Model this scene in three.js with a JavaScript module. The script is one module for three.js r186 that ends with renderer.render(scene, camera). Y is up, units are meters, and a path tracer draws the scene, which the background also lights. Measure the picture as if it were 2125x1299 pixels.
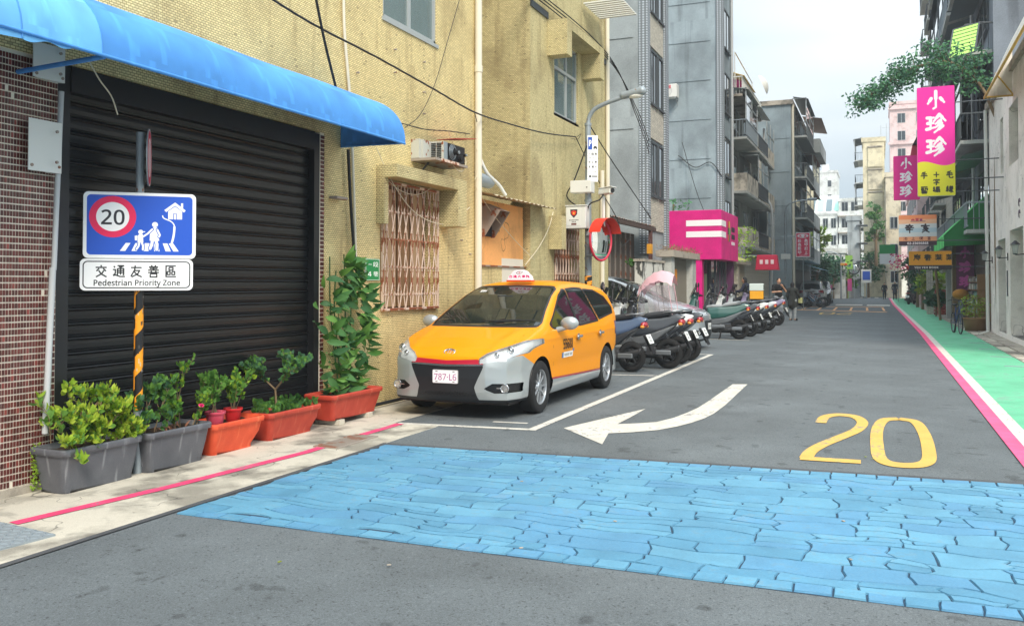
import * as THREE from 'three';
import { mergeGeometries } from 'three/addons/utils/BufferGeometryUtils.js';
import { FontLoader } from 'three/addons/loaders/FontLoader.js';
import { RoundedBoxGeometry } from 'three/addons/geometries/RoundedBoxGeometry.js';

// ---------- camera, sky, sun, exposure ----------
const W0 = 2125, H0 = 1299, FPX = 1850, PITCH = 1.3 * Math.PI / 180, YAW = Math.atan((1828 - 1062.5) / FPX);
const scene = new THREE.Scene();
const camera = new THREE.PerspectiveCamera(2 * Math.atan(H0 / 2 / FPX) * 180 / Math.PI, W0 / H0, 0.1, 900);
camera.position.set(0, 1.55, 0);
camera.rotation.set(PITCH, YAW, 0, 'YXZ');
camera.setViewOffset(W0, H0, 0, 103.5, W0, H0);
camera.updateMatrixWorld(); camera.updateProjectionMatrix();
const renderer = new THREE.WebGLRenderer({ antialias: true });
renderer.setSize(1024, 625);
renderer.toneMapping = THREE.LinearToneMapping;
renderer.toneMappingExposure = 2.45;
renderer.shadowMap.enabled = true;

let seedv = 7;
const rnd = () => { seedv = (seedv * 1664525 + 1013904223) >>> 0; return seedv / 4294967296; };
const rr = (a, b) => a + (b - a) * rnd();
const reseed = s => { seedv = s >>> 0; };
const cl = (x, a = 0, b = 1) => x < a ? a : x > b ? b : x;
const mixn = (a, b, t) => a + (b - a) * t;
const sst = (a, b, x) => { const t = cl((x - a) / (b - a)); return t * t * (3 - 2 * t); };
const HB = new Float32Array(65536); { reseed(99); for (let i = 0; i < 65536; i++) HB[i] = rnd(); }
const hsh = (x, y) => HB[((x * 73 + (y * 151 << 3) + (x * y & 255) * 31) & 65535)];
function vn(x, y, p) {            // value noise, period p cells
  let xi = Math.floor(x), yi = Math.floor(y); const fx = x - xi, fy = y - yi;
  const a = fx * fx * (3 - 2 * fx), b = fy * fy * (3 - 2 * fy);
  const m = v => ((v % p) + p) % p; const x0 = m(xi), x1 = m(xi + 1), y0 = m(yi), y1 = m(yi + 1);
  const t0 = hsh(x0, y0) + (hsh(x1, y0) - hsh(x0, y0)) * a, t1 = hsh(x0, y1) + (hsh(x1, y1) - hsh(x0, y1)) * a;
  return t0 + (t1 - t0) * b;
}
const fbm = (x, y, p, o = 4) => { let s = 0, a = .5, t = 0; for (let i = 0; i < o; i++) { s += a * vn(x + i * 17, y + i * 31, p); t += a; a *= .5; x *= 2; y *= 2; p *= 2; } return s / t; };

{ // overcast sky: three times brighter overhead than at the horizon, soft cloud banks
  const w = 1024, h = 512, d = new Float32Array(w * h * 4);
  for (let j = 0; j < h; j++) for (let i = 0; i < w; i++) {
    const el = (j + .5) / h * Math.PI - Math.PI / 2, s = Math.max(0, Math.sin(el));
    const u = i / w * 16, v = j / h * 40;
    const c = fbm(u, v, 16, 5), c2 = fbm(u + 5, v * .6 + 3, 16, 3);
    let L = .36 * (1 + 2.4 * Math.pow(s, 1.7)) * (.95 + .5 * (c - .5) + .3 * (c2 - .5));
    if (el < 0) L = .16;
    const k = (j * w + i) * 4, b = cl(.5 + (c - .5) * 1.8);
    d[k] = L * mixn(.79, .95, b); d[k + 1] = L * mixn(.96, 1.02, b); d[k + 2] = L * mixn(1.09, 1.06, b); d[k + 3] = 1;
  }
  const t = new THREE.DataTexture(d, w, h, THREE.RGBAFormat, THREE.FloatType);
  t.mapping = THREE.EquirectangularReflectionMapping; t.magFilter = THREE.LinearFilter; t.minFilter = THREE.LinearFilter; t.wrapS = THREE.RepeatWrapping; t.needsUpdate = true;
  scene.background = t; scene.environment = t;
}
const sun = new THREE.DirectionalLight(0xfff2e0, 1.5);
sun.position.set(24, 46, 26); sun.target.position.set(-4, 0, -14); sun.castShadow = true; sun.shadow.radius = 34;
sun.shadow.mapSize.set(2048, 2048);
{ const c = sun.shadow.camera; c.left = -60; c.right = 60; c.top = 60; c.bottom = -60; c.near = 1; c.far = 200; }
scene.add(sun, sun.target);
scene.fog = new THREE.FogExp2(0xe6eef4, 0.0011);

// ---------- photo pixel -> place ----------
const V = (x, y, z) => new THREE.Vector3(x, y, z), EYE = V(0, 1.55, 0);
const CF = V(0, 0, -1).applyEuler(camera.rotation), CR = V(1, 0, 0).applyEuler(camera.rotation), CU = V(0, 1, 0).applyEuler(camera.rotation);
const ray = (px, py) => CF.clone().addScaledVector(CR, (px - 1062.5) / FPX).addScaledVector(CU, -(py - 546) / FPX);
const G = (px, py, y = 0) => { const d = ray(px, py); return EYE.clone().addScaledVector(d, (y - 1.55) / d.y); };       // where it meets the ground
const onX = (px, py, x) => { const d = ray(px, py); return EYE.clone().addScaledVector(d, x / d.x); };                   // ... a wall along the street
const onZ = (px, py, z) => { const d = ray(px, py); return EYE.clone().addScaledVector(d, z / d.z); };                   // ... a wall across the street

// ---------- things, parts, names ----------
const used = {};
const numbered = n => { const k = used[n] = (used[n] ?? -1) + 1; return k ? n + '_' + String(k).padStart(3, '0') : n; };
function tag(o, label, category, group) { o.userData.label = label; o.userData.category = category; if (group) o.userData.group = group; return o; }
function thing(name, label, category, p = [0, 0, 0], turn = 0, group) {
  const o = new THREE.Group(); o.name = numbered(name); o.position.set(...p); o.rotation.y = turn; scene.add(o); return tag(o, label, category, group);
}
function prep(g) {
  if (g.index) g = g.toNonIndexed();
  for (const k of Object.keys(g.attributes)) if (!['position', 'normal', 'uv'].includes(k)) g.deleteAttribute(k);
  if (!g.attributes.normal) g.computeVertexNormals();
  if (!g.attributes.uv) g.setAttribute('uv', new THREE.BufferAttribute(new Float32Array(g.attributes.position.count * 2), 2));
  return g;
}
function boxUV(g, s = 1) {
  const p = g.attributes.position.array, uv = g.attributes.uv.array;
  for (let i = 0; i < p.length; i += 9) {
    const ax = p[i + 3] - p[i], ay = p[i + 4] - p[i + 1], az = p[i + 5] - p[i + 2], bx = p[i + 6] - p[i], by = p[i + 7] - p[i + 1], bz = p[i + 8] - p[i + 2];
    const x = Math.abs(ay * bz - az * by), y = Math.abs(az * bx - ax * bz), z = Math.abs(ax * by - ay * bx);
    for (let k = 0; k < 3; k++) { const q = i + k * 3, o = q / 3 * 2; uv[o] = s * (x >= y && x >= z ? p[q + 2] : p[q]); uv[o + 1] = s * (y >= z && y > x ? p[q + 2] : p[q + 1]); }
  }
  return g;
}
const merge = gs => { gs = (Array.isArray(gs) ? gs : [gs]).map(prep); return gs.length > 1 ? mergeGeometries(gs) : gs[0]; };
function mk(name, gs, mat, parent = scene, keepUV) {
  const g = merge(gs); if (!keepUV && (mat.map || mat.bumpMap)) boxUV(g);
  const m = new THREE.Mesh(g, mat); m.name = parent === scene ? numbered(name) : name; m.castShadow = m.receiveShadow = true; parent.add(m); return m;
}
const one = (name, gs, mat, label, category, group, keepUV) => tag(mk(name, gs, mat, scene, keepUV), label, category, group);
const setting = (name, gs, mat, keepUV) => { const m = mk(name, gs, mat, scene, keepUV); m.userData.kind = 'structure'; return m; };
function copy(o, p, turn, label) { const c = o.clone(); c.name = numbered(o.name.replace(/_\d{3}$/, '')); c.position.set(...p); if (turn !== undefined) c.rotation.y = turn; if (label) c.userData = { ...c.userData, label }; scene.add(c); return c; }
const paint = (o, map) => o.traverse(c => { if (c.isMesh && map.has(c.material)) c.material = map.get(c.material); });

// ---------- shapes ----------
const bx = (x0, x1, y0, y1, z0, z1) => new THREE.BoxGeometry(Math.abs(x1 - x0), Math.abs(y1 - y0), Math.abs(z1 - z0)).translate((x0 + x1) / 2, (y0 + y1) / 2, (z0 + z1) / 2);
const rbx = (x0, x1, y0, y1, z0, z1, r = .01, s = 2) => new RoundedBoxGeometry(Math.abs(x1 - x0), Math.abs(y1 - y0), Math.abs(z1 - z0), s, r).translate((x0 + x1) / 2, (y0 + y1) / 2, (z0 + z1) / 2);
const cyl = (r0, r1, h, n = 12, open) => new THREE.CylinderGeometry(r1, r0, h, n, 1, !!open);
function rod(a, b, r, n = 6, r2) {
  a = a.isVector3 ? a : V(...a); b = b.isVector3 ? b : V(...b); const d = b.clone().sub(a), L = d.length();
  return new THREE.CylinderGeometry(r2 ?? r, r, L, n).translate(0, L / 2, 0).applyQuaternion(new THREE.Quaternion().setFromUnitVectors(V(0, 1, 0), d.normalize())).translate(a.x, a.y, a.z);
}
const tube = (pts, r, seg = 20, n = 5, closed) => new THREE.TubeGeometry(new THREE.CatmullRomCurve3(pts.map(p => p.isVector3 ? p : V(...p)), !!closed), seg, r, n, !!closed);
function sheet(poly, y) { // flat polygon on the ground from [x, z] points
  const s = poly.map(p => new THREE.Vector2(p.x ?? p[0], -(p.isVector3 ? p.z : p[1])));
  return new THREE.ShapeGeometry(new THREE.Shape(s)).rotateX(-Math.PI / 2).translate(0, y, 0);
}
const rect = (x0, x1, z0, z1, y) => sheet([[x0, z0], [x1, z0], [x1, z1], [x0, z1]], y);
function prism(poly, d, bev = 0) { // polygon in x,y extruded to z = d
  return new THREE.ExtrudeGeometry(new THREE.Shape(poly.map(p => new THREE.Vector2(p[0], p[1]))), { depth: d, bevelEnabled: bev > 0, bevelSize: bev, bevelThickness: bev, bevelSegments: 2, curveSegments: 8 });
}
function loft(rows, close) { // grid of points -> smooth surface
  const n = rows.length, m = rows[0].length, pos = [], uv = [], idx = [];
  rows.forEach((r, i) => r.forEach((p, j) => { pos.push(p[0], p[1], p[2]); uv.push(j / (m - 1), i / (n - 1)); }));
  for (let i = 0; i < n - 1; i++) for (let j = 0; j < m - 1; j++) { const a = i * m + j; idx.push(a, a + 1, a + m, a + 1, a + m + 1, a + m); }
  const g = new THREE.BufferGeometry(); g.setAttribute('position', new THREE.Float32BufferAttribute(pos, 3)); g.setAttribute('uv', new THREE.Float32BufferAttribute(uv, 2)); g.setIndex(idx); g.computeVertexNormals(); return g;
}
// wall in the plane x = X (or z = Z) built of blocks round its openings: a = along, b = up
function wallBlocks(a0, a1, b0, b1, holes, make) {
  const A = [...new Set([a0, a1, ...holes.flatMap(h => [h[0], h[1]])])].filter(v => v >= a0 && v <= a1).sort((p, q) => p - q), out = [];
  for (let i = 0; i < A.length - 1; i++) {
    const m = (A[i] + A[i + 1]) / 2; let y = b0;
    for (const h of holes.filter(h => h[0] < m && h[1] > m).sort((p, q) => p[2] - q[2])) { if (h[2] > y) out.push(make(A[i], A[i + 1], y, h[2])); y = h[3]; }
    if (y < b1) out.push(make(A[i], A[i + 1], y, b1));
  }
  return out;
}

// ---------- smooth solids from distance fields (surface nets) ----------
function net(f, [x0, x1, y0, y1, z0, z1], sx, sy = sx, sz = sx) {
  const nx = Math.ceil((x1 - x0) / sx) + 1, ny = Math.ceil((y1 - y0) / sy) + 1, nz = Math.ceil((z1 - z0) / sz) + 1;
  const F = new Float32Array(nx * ny * nz), I = new Int32Array(nx * ny * nz).fill(-1), pos = [], idx = [];
  const at = (i, j, k) => (k * ny + j) * nx + i;
  const Q = 5, rad = Math.hypot(sx, sy, sz) * Q / 2 * 1.7;      // blocks far from the surface are filled without a closer look
  for (let K = 0; K < nz; K += Q) for (let J = 0; J < ny; J += Q) for (let A = 0; A < nx; A += Q) {
    const v = f(x0 + (A + Q / 2) * sx, y0 + (J + Q / 2) * sy, z0 + (K + Q / 2) * sz), far = Math.abs(v) > rad;
    for (let k = K; k < Math.min(K + Q, nz); k++) for (let j = J; j < Math.min(J + Q, ny); j++) for (let i = A; i < Math.min(A + Q, nx); i++) F[at(i, j, k)] = far ? v : f(x0 + i * sx, y0 + j * sy, z0 + k * sz);
  }
  const E = [[0, 0, 0, 1, 0, 0], [0, 1, 0, 1, 1, 0], [0, 0, 1, 1, 0, 1], [0, 1, 1, 1, 1, 1], [0, 0, 0, 0, 1, 0], [1, 0, 0, 1, 1, 0], [0, 0, 1, 0, 1, 1], [1, 0, 1, 1, 1, 1], [0, 0, 0, 0, 0, 1], [1, 0, 0, 1, 0, 1], [0, 1, 0, 0, 1, 1], [1, 1, 0, 1, 1, 1]];
  for (let k = 0; k < nz - 1; k++) for (let j = 0; j < ny - 1; j++) for (let i = 0; i < nx - 1; i++) {
    let n = 0, px = 0, py = 0, pz = 0;
    for (const e of E) { const a = F[at(i + e[0], j + e[1], k + e[2])], b = F[at(i + e[3], j + e[4], k + e[5])]; if ((a < 0) !== (b < 0)) { const t = a / (a - b); px += e[0] + t * (e[3] - e[0]); py += e[1] + t * (e[4] - e[1]); pz += e[2] + t * (e[5] - e[2]); n++; } }
    if (n) { I[at(i, j, k)] = pos.length / 3; pos.push(x0 + (i + px / n) * sx, y0 + (j + py / n) * sy, z0 + (k + pz / n) * sz); }
  }
  const quad = (a, b, c, d, flip) => { if (a < 0 || b < 0 || c < 0 || d < 0) return; flip ? idx.push(a, c, b, a, d, c) : idx.push(a, b, c, a, c, d); };
  for (let k = 1; k < nz - 1; k++) for (let j = 1; j < ny - 1; j++) for (let i = 1; i < nx - 1; i++) {
    const s = F[at(i, j, k)] < 0;
    if (s !== F[at(i + 1, j, k)] < 0) quad(I[at(i, j - 1, k - 1)], I[at(i, j, k - 1)], I[at(i, j, k)], I[at(i, j - 1, k)], !s);
    if (s !== F[at(i, j + 1, k)] < 0) quad(I[at(i - 1, j, k - 1)], I[at(i, j, k - 1)], I[at(i, j, k)], I[at(i - 1, j, k)], s);
    if (s !== F[at(i, j, k + 1)] < 0) quad(I[at(i - 1, j - 1, k)], I[at(i, j - 1, k)], I[at(i, j, k)], I[at(i - 1, j, k)], !s);
  }
  const nor = [], e = sx * .6;
  for (let q = 0; q < pos.length; q += 3) {
    for (let it = 0; it < 2; it++) {
      const x = pos[q], y = pos[q + 1], z = pos[q + 2], v = f(x, y, z), gx = (f(x + e, y, z) - f(x - e, y, z)) / 2 / e, gy = (f(x, y + e, z) - f(x, y - e, z)) / 2 / e, gz = (f(x, y, z + e) - f(x, y, z - e)) / 2 / e, l = gx * gx + gy * gy + gz * gz || 1;
      const st = cl(v / l, -sx * 1.5, sx * 1.5);
      if (it === 0) { pos[q] -= gx * st; pos[q + 1] -= gy * st; pos[q + 2] -= gz * st; } else { const L = Math.sqrt(l); nor.push(gx / L, gy / L, gz / L); }
    }
  }
  const g = new THREE.BufferGeometry(); g.setAttribute('position', new THREE.Float32BufferAttribute(pos, 3)); g.setAttribute('normal', new THREE.Float32BufferAttribute(nor, 3)); g.setIndex(idx);
  return prep(g);
}
// cut a triangle soup along f = 0: [inside (f < 0), outside]
function cut(g, f) {
  const P = g.attributes.position.array, N = g.attributes.normal.array, n = P.length / 9, out = [[[], []], [[], []]], val = new Float32Array(n * 3);
  for (let i = 0; i < n * 3; i++) val[i] = f(P[i * 3], P[i * 3 + 1], P[i * 3 + 2]);
  for (let t = 0; t < n; t++) {
    const a = val[t * 3], b = val[t * 3 + 1], c = val[t * 3 + 2], o = t * 9;
    if ((a < 0) === (b < 0) && (b < 0) === (c < 0)) { const q = out[a < 0 ? 0 : 1]; for (let k = 0; k < 9; k++) { q[0].push(P[o + k]); q[1].push(N[o + k]); } continue; }
    for (const side of [0, 1]) {
      const s = side ? -1 : 1, poly = [];
      for (let k = 0; k < 3; k++) {
        const k2 = (k + 1) % 3, fa = val[t * 3 + k] * s, fb = val[t * 3 + k2] * s, A = o + k * 3, B = o + k2 * 3, ina = side ? fa <= 0 : fa < 0, inb = side ? fb <= 0 : fb < 0;
        if (ina) poly.push([P[A], P[A + 1], P[A + 2], N[A], N[A + 1], N[A + 2]]);
        if (ina !== inb && fa !== fb) { const u = fa / (fa - fb), q = []; for (let d = 0; d < 3; d++) q.push(P[A + d] + u * (P[B + d] - P[A + d])); for (let d = 0; d < 3; d++) q.push(N[A + d] + u * (N[B + d] - N[A + d])); poly.push(q); }
      }
      for (let k = 1; k + 1 < poly.length; k++) for (const q of [poly[0], poly[k], poly[k + 1]]) { out[side][0].push(q[0], q[1], q[2]); out[side][1].push(q[3], q[4], q[5]); }
    }
  }
  return out.map(([p, n]) => { const q = new THREE.BufferGeometry(); q.setAttribute('position', new THREE.Float32BufferAttribute(p, 3)); q.setAttribute('normal', new THREE.Float32BufferAttribute(n, 3)); return prep(q); });
}
function pushOut(g, d) { const P = g.attributes.position, N = g.attributes.normal; for (let i = 0; i < P.count; i++) P.setXYZ(i, P.getX(i) + N.getX(i) * d, P.getY(i) + N.getY(i) * d, P.getZ(i) + N.getZ(i) * d); return g; }
function psd(poly, x, y) { // signed distance to a polygon
  let q = poly.flat_; if (!q) { q = poly.flat_ = new Float64Array(poly.length * 5); poly.forEach((p, i) => { const o = poly[(i + poly.length - 1) % poly.length], ex = o[0] - p[0], ey = o[1] - p[1]; q.set([p[0], p[1], ex, ey, 1 / (ex * ex + ey * ey + 1e-12)], i * 5); }); }
  let d = 1e9, s = 1;
  for (let i = 0; i < q.length; i += 5) {
    const ex = q[i + 2], ey = q[i + 3], wx = x - q[i], wy = y - q[i + 1]; let t = (wx * ex + wy * ey) * q[i + 4]; t = t < 0 ? 0 : t > 1 ? 1 : t;
    const dx = wx - ex * t, dy = wy - ey * t, dd = dx * dx + dy * dy; if (dd < d) d = dd;
    if (wy >= 0 ? (wy < ey && ex * wy > ey * wx) : (wy >= ey && !(ex * wy > ey * wx))) s = -s;
  }
  return s * Math.sqrt(d);
}
const smax = (a, b, k) => { const h = cl(.5 + .5 * (a - b) / k); return mixn(b, a, h) + k * h * (1 - h); };
const smin = (a, b, k) => -smax(-a, -b, k);
function capsule(a, b, ra, rb) { const dx = b[0] - a[0], dy = b[1] - a[1], dz = b[2] - a[2], l = dx * dx + dy * dy + dz * dz || 1e-6; return (x, y, z) => { const t = cl(((x - a[0]) * dx + (y - a[1]) * dy + (z - a[2]) * dz) / l); return Math.hypot(x - a[0] - t * dx, y - a[1] - t * dy, z - a[2] - t * dz) - ra - (rb - ra) * t; }; }
const ellip = (c, r) => { const m = Math.min(...r); return (x, y, z) => (Math.hypot((x - c[0]) / r[0], (y - c[1]) / r[1], (z - c[2]) / r[2]) - 1) * m; };
const union = (fs, k) => (x, y, z) => { let d = 1e9; for (const f of fs) d = smin(d, f(x, y, z), k); return d; };
// ---------- materials ----------
function dtex(w, h, fn, rep, srgb = true) {
  const d = new Uint8Array(w * h * 4), o = [0, 0, 0];
  for (let j = 0; j < h; j++) for (let i = 0; i < w; i++) { fn(i / w, j / h, o, i, j); const k = (j * w + i) * 4; d[k] = cl(o[0], 0, 255); d[k + 1] = cl(o[1], 0, 255); d[k + 2] = cl(o[2], 0, 255); d[k + 3] = 255; }
  const t = new THREE.DataTexture(d, w, h, THREE.RGBAFormat); t.wrapS = t.wrapT = THREE.RepeatWrapping; t.magFilter = THREE.LinearFilter; t.minFilter = THREE.LinearMipmapLinearFilter; t.generateMipmaps = true;
  if (srgb) t.colorSpace = THREE.SRGBColorSpace; t.repeat.set(1 / rep, 1 / (rep * h / w)); t.needsUpdate = true; return t;
}
const std = (c, rough = .8, o = {}) => new THREE.MeshStandardMaterial({ color: c, roughness: rough, side: THREE.DoubleSide, ...o });
const phys = (c, rough, o = {}) => new THREE.MeshPhysicalMaterial({ color: c, roughness: rough, side: THREE.DoubleSide, ...o });
const ctex = (w, h, draw) => { const c = document.createElement('canvas'); c.width = w; c.height = h; const g = c.getContext('2d'); draw(g, w, h); const t = new THREE.CanvasTexture(c); t.colorSpace = THREE.SRGBColorSpace; t.anisotropy = 8; return t; };
const grey = (o, v) => { o[0] = o[1] = o[2] = v; };

// asphalt: stones of several greys in dark binder, patches, oil spots
const asphT = dtex(1024, 1024, (u, v, o, i, j) => {
  const f = HB[(i * 7919 + j * 104729) & 65535], n = fbm(u * 8, v * 8, 8, 5), m = fbm(u * 3 + 4, v * 3 + 9, 3, 3), st = vn(u * 300, v * 300, 300);
  let t = 97 + (n - .5) * 20 + (m - .5) * 12 + (f - .5) * 34 + (st > .86 ? 12 : 0) - (st < .14 ? 26 : 0);
  const oil = sst(.72, .8, fbm(u * 20 + 3, v * 20 + 7, 20, 3)); t -= oil * 18;
  o[0] = t * .97; o[1] = t * 1.03; o[2] = t * 1.06;
}, 3.2);
const asphB = dtex(512, 512, (u, v, o, i, j) => grey(o, 120 + (HB[(i * 3571 + j * 60493) & 65535] - .5) * 130 + (vn(u * 128, v * 128, 128) - .5) * 90), 1.2, false);
const M = {};
M.asphalt = std(0xffffff, .88, { map: asphT, bumpMap: asphB, bumpScale: .004 });
const patchT = dtex(512, 512, (u, v, o, i, j) => { const f = HB[(i * 7919 + j * 104729) & 65535], n = fbm(u * 8, v * 8, 8, 4), t = 76 + (n - .5) * 30 + (f - .5) * 30; o[0] = t; o[1] = t * 1.02; o[2] = t * 1.06; }, 1.6);
M.tar = std(0xffffff, .85, { map: patchT, bumpMap: asphB, bumpScale: .003 });
// concrete with stains and hairline cracks
const concrete = (r, g, b, dirt, rep = 3, sz = 1024) => dtex(sz, sz, (u, v, o, i, j) => {
  const n = fbm(u * 6, v * 6, 6, 5), m = fbm(u * 14 + 3, v * 14 + 8, 14, 4), f = HB[(i * 7919 + j * 104729) & 65535] - .5, cr = Math.abs(fbm(u * 4 + 1, v * 4 + 2, 4, 4) - .5);
  let k = 1 - dirt * sst(.45, .75, n) - dirt * .5 * sst(.5, .7, m) + f * .10; if (cr < .004) k *= .7; if (vn(u * 90, v * 90, 90) > .97) k *= .8;
  o[0] = r * k; o[1] = g * k * (1 - .01 * n); o[2] = b * k * (1 - .03 * n);
}, rep);
const concB = dtex(512, 512, (u, v, o, i, j) => grey(o, 128 + (fbm(u * 24, v * 24, 24, 4) - .5) * 160 + (HB[(i * 3571 + j * 60493) & 65535] - .5) * 40), 1.5, false);
M.pavement = std(0xffffff, .9, { map: concrete(194, 188, 174, .28, 2.2, 512), bumpMap: concB, bumpScale: .004 });
M.slab = std(0xffffff, .9, { map: concrete(168, 160, 148, .3, 2.4, 512), bumpMap: concB, bumpScale: .004 });
// streaked bare concrete of the tall blocks
const greyWall = (r, g, b) => dtex(512, 512, (u, v, o, i, j) => {
  const st = fbm(u * 30, v * 2, 30, 3), n = fbm(u * 5, v * 5, 5, 5), m = fbm(u * 12 + 4, v * 9 + 2, 12, 4), f = HB[(i * 7919 + j * 104729) & 65535] - .5;
  const k = 1 - .13 * sst(.4, .75, n) - .14 * sst(.55, .8, st) + .22 * (m - .5) + f * .12 + .02;
  o[0] = r * k; o[1] = g * k; o[2] = b * k;
}, 7);
M.grey1 = std(0xffffff, .92, { map: greyWall(150, 158, 161), bumpMap: concB, bumpScale: .005 });
M.grey2 = std(0xffffff, .92, { map: greyWall(144, 158, 165), bumpMap: concB, bumpScale: .005 });
M.grey3 = std(0xffffff, .92, { map: greyWall(176, 178, 174), bumpMap: concB, bumpScale: .005 });
// yellow mosaic: running bond of small glazed tiles with grime runs
const TW = .045, TH = .0225, YS = 4.5;
const yTile = (base, grout, seed) => dtex(1536, 1536, (u, v, o, i, j) => {
  const y = v * YS, x = u * YS, NR = Math.round(YS / TH), NC = Math.round(YS / TW), ry = v * NR, row = Math.floor(ry), cx = u * NC + (row & 1 ? .5 : 0), col = Math.floor(cx), fy = ry - row, fx = cx - col;
  const edge = fy < .26 || fx < .13, h = hsh((col % NC) + seed, row), n = fbm(u * 5 + seed, v * 5, 5, 4), st = fbm(u * 40, v * 3 + seed, 40, 3), m = fbm(u * 13, v * 13 + seed, 13, 3);
  let k = .94 + h * .12; const c = edge ? grout : base; if (edge) k = .95;
  const d = .17 * sst(.5, .78, n) + .12 * sst(.55, .8, st) + .05 * sst(.55, .75, m) + (vn(u * 120, v * 120, 120) > .985 ? .35 : 0);
  if (h > .992 && !edge) k *= .72;
  o[0] = c[0] * k * (1 - d * .8); o[1] = c[1] * k * (1 - d * .9); o[2] = c[2] * k * (1 - d);
}, YS);

M.yellow = std(0xffffff, .62, { map: yTile([230, 212, 156], [160, 138, 90], 3) });
M.yellow2 = std(0xffffff, .7, { map: yTile([212, 200, 152], [132, 118, 76], 11) });
M.grout = std(0xe6dccb, .9);
M.maroon = std(0x5c2b26, .35); M.maroon2 = std(0x43201d, .35);
// thin weathered paint
const painted = (r, g, b, wear, rep = 2) => dtex(256, 256, (u, v, o, i, j) => { const n = fbm(u * 8, v * 8, 8, 5), m = vn(u * 70, v * 70, 70), f = HB[(i * 7919 + j * 104729) & 65535] - .5; let k = 1 + (n - .5) * .22 + f * .08; let w = wear * sst(.58, .72, n * .65 + m * .35); if (f > .36) w = Math.max(w, wear * .55); o[0] = mixn(r * k, 130, w); o[1] = mixn(g * k, 128, w); o[2] = mixn(b * k, 126, w); }, rep);
M.white = std(0xffffff, .75, { map: painted(208, 203, 192, .8, 1.4), bumpMap: asphB, bumpScale: .002 });
M.yellowPaint = std(0xffffff, .75, { map: painted(216, 172, 80, .8, 1.4), bumpMap: asphB, bumpScale: .002 });
M.redPaint = std(0xffffff, .75, { map: painted(226, 62, 112, .6, 1.1), bumpMap: concB, bumpScale: .002 });
M.redPaint2 = std(0xffffff, .75, { map: painted(232, 84, 130, .15, 1.1), bumpMap: asphB, bumpScale: .002 });
M.green = std(0xffffff, .8, { map: painted(92, 176, 136, .4, 3), bumpMap: asphB, bumpScale: .003 });
M.orangeLine = std(0xffffff, .8, { map: painted(236, 176, 120, .3, 1.4) });
M.blueStone = [[86, 142, 172], [80, 136, 166], [92, 148, 176], [84, 139, 173]].map(c => std(0xffffff, .7, { map: painted(c[0], c[1], c[2], .22, 1.7), bumpMap: concB, bumpScale: .0012 }));
M.blueJoint = std(0x2a4256, .95);
const metalRust = (r, g, b, k) => dtex(256, 256, (u, v, o, i, j) => { const n = fbm(u * 6, v * 6, 6, 5), w = sst(.75 - k, .86 - k, n), f = HB[(i * 7919 + j * 104729) & 65535] * 16 - 8; o[0] = mixn(r, 134, w) + f; o[1] = mixn(g, 74, w) + f; o[2] = mixn(b, 44, w) + f; }, .5);
M.shutter = std(0x121519, .4, { metalness: .15 }); M.shutterFrame = std(0x14161a, .5);
M.rustWhite = std(0xffffff, .7, { map: metalRust(208, 186, 170, .38) });
M.rustGrey = std(0xffffff, .7, { map: metalRust(150, 140, 130, .2) });
M.steel = std(0x9aa4ab, .45, { metalness: .5 }); M.galv = std(0xffffff, .5, { map: metalRust(150, 160, 166, .0), metalness: .3 });
M.plastic = std(0xd8d9d4, .5); M.pipe = std(0xd9d2bf, .6); M.pipeGrey = std(0xb9bcbd, .5);
M.black = std(0x15161a, .5); M.rubber = std(0x1a1b1d, .85); M.cable = std(0x17181b, .6); M.cableWhite = std(0xd6cdb5, .6);
M.glassWin = phys(0x9fb0b0, .06, { metalness: .0, transmission: 0 }); M.glassWin.color.set(0x55686c); M.glassWin.clearcoat = 1; M.glassWin.clearcoatRoughness = .03;
M.glassDark = phys(0x1b2328, .05, { clearcoat: 1, clearcoatRoughness: .03 });
M.frame = std(0xaeb4b4, .45, { metalness: .3 }); M.frameDark = std(0x454b50, .5);
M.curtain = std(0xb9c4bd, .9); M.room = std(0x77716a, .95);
M.orangePanel = std(0xffffff, .8, { map: concrete(238, 172, 104, .10, 3, 512) });
M.soil = std(0x3a2b20, 1); M.wood = std(0x8a6a48, .8); M.bark = std(0x7d6a50, .9);
const fabT = (r, g, b) => dtex(256, 256, (u, v, o, i, j) => { const n = fbm(u * 5, v * 5, 5, 4), s = fbm(u * 24, v * 5, 24, 3), w = ((i ^ j) & 1) * 4, k = 1 + (n - .5) * .3 + .10 * sst(.56, .8, s); o[0] = r * k + w; o[1] = g * k + w; o[2] = b * k + w; }, 1.6);
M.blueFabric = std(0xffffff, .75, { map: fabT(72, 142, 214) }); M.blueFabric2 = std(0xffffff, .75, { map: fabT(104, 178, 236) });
M.planterGrey = std(0xffffff, .55, { map: dtex(256, 256, (u, v, o, i, j) => { const n = fbm(u * 6, v * 6, 6, 4), s = sst(.6, .8, fbm(u * 22, v * 3, 22, 3)), f = HB[(i * 7919 + j * 104729) & 65535] * 10; o[0] = 78 + n * 20 + s * 40 + f; o[1] = 80 + n * 20 + s * 40 + f; o[2] = 86 + n * 20 + s * 38 + f; }, .8) });
const terra = (r, g, b) => std(0xffffff, .6, { map: dtex(256, 256, (u, v, o, i, j) => { const n = fbm(u * 7, v * 7, 7, 4), s = sst(.55, .8, fbm(u * 26, v * 3, 26, 3)), f = HB[(i * 7919 + j * 104729) & 65535] * 10 - 5; o[0] = r + (n - .5) * 26 + s * 8 + f; o[1] = g + (n - .5) * 26 + s * 26 + f; o[2] = b + (n - .5) * 22 + s * 22 + f; }, .7) });
M.terraOrange = terra(222, 84, 48); M.terraRed = terra(186, 66, 48); M.potPink = terra(190, 66, 88); M.potRed = terra(196, 30, 34);
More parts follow.
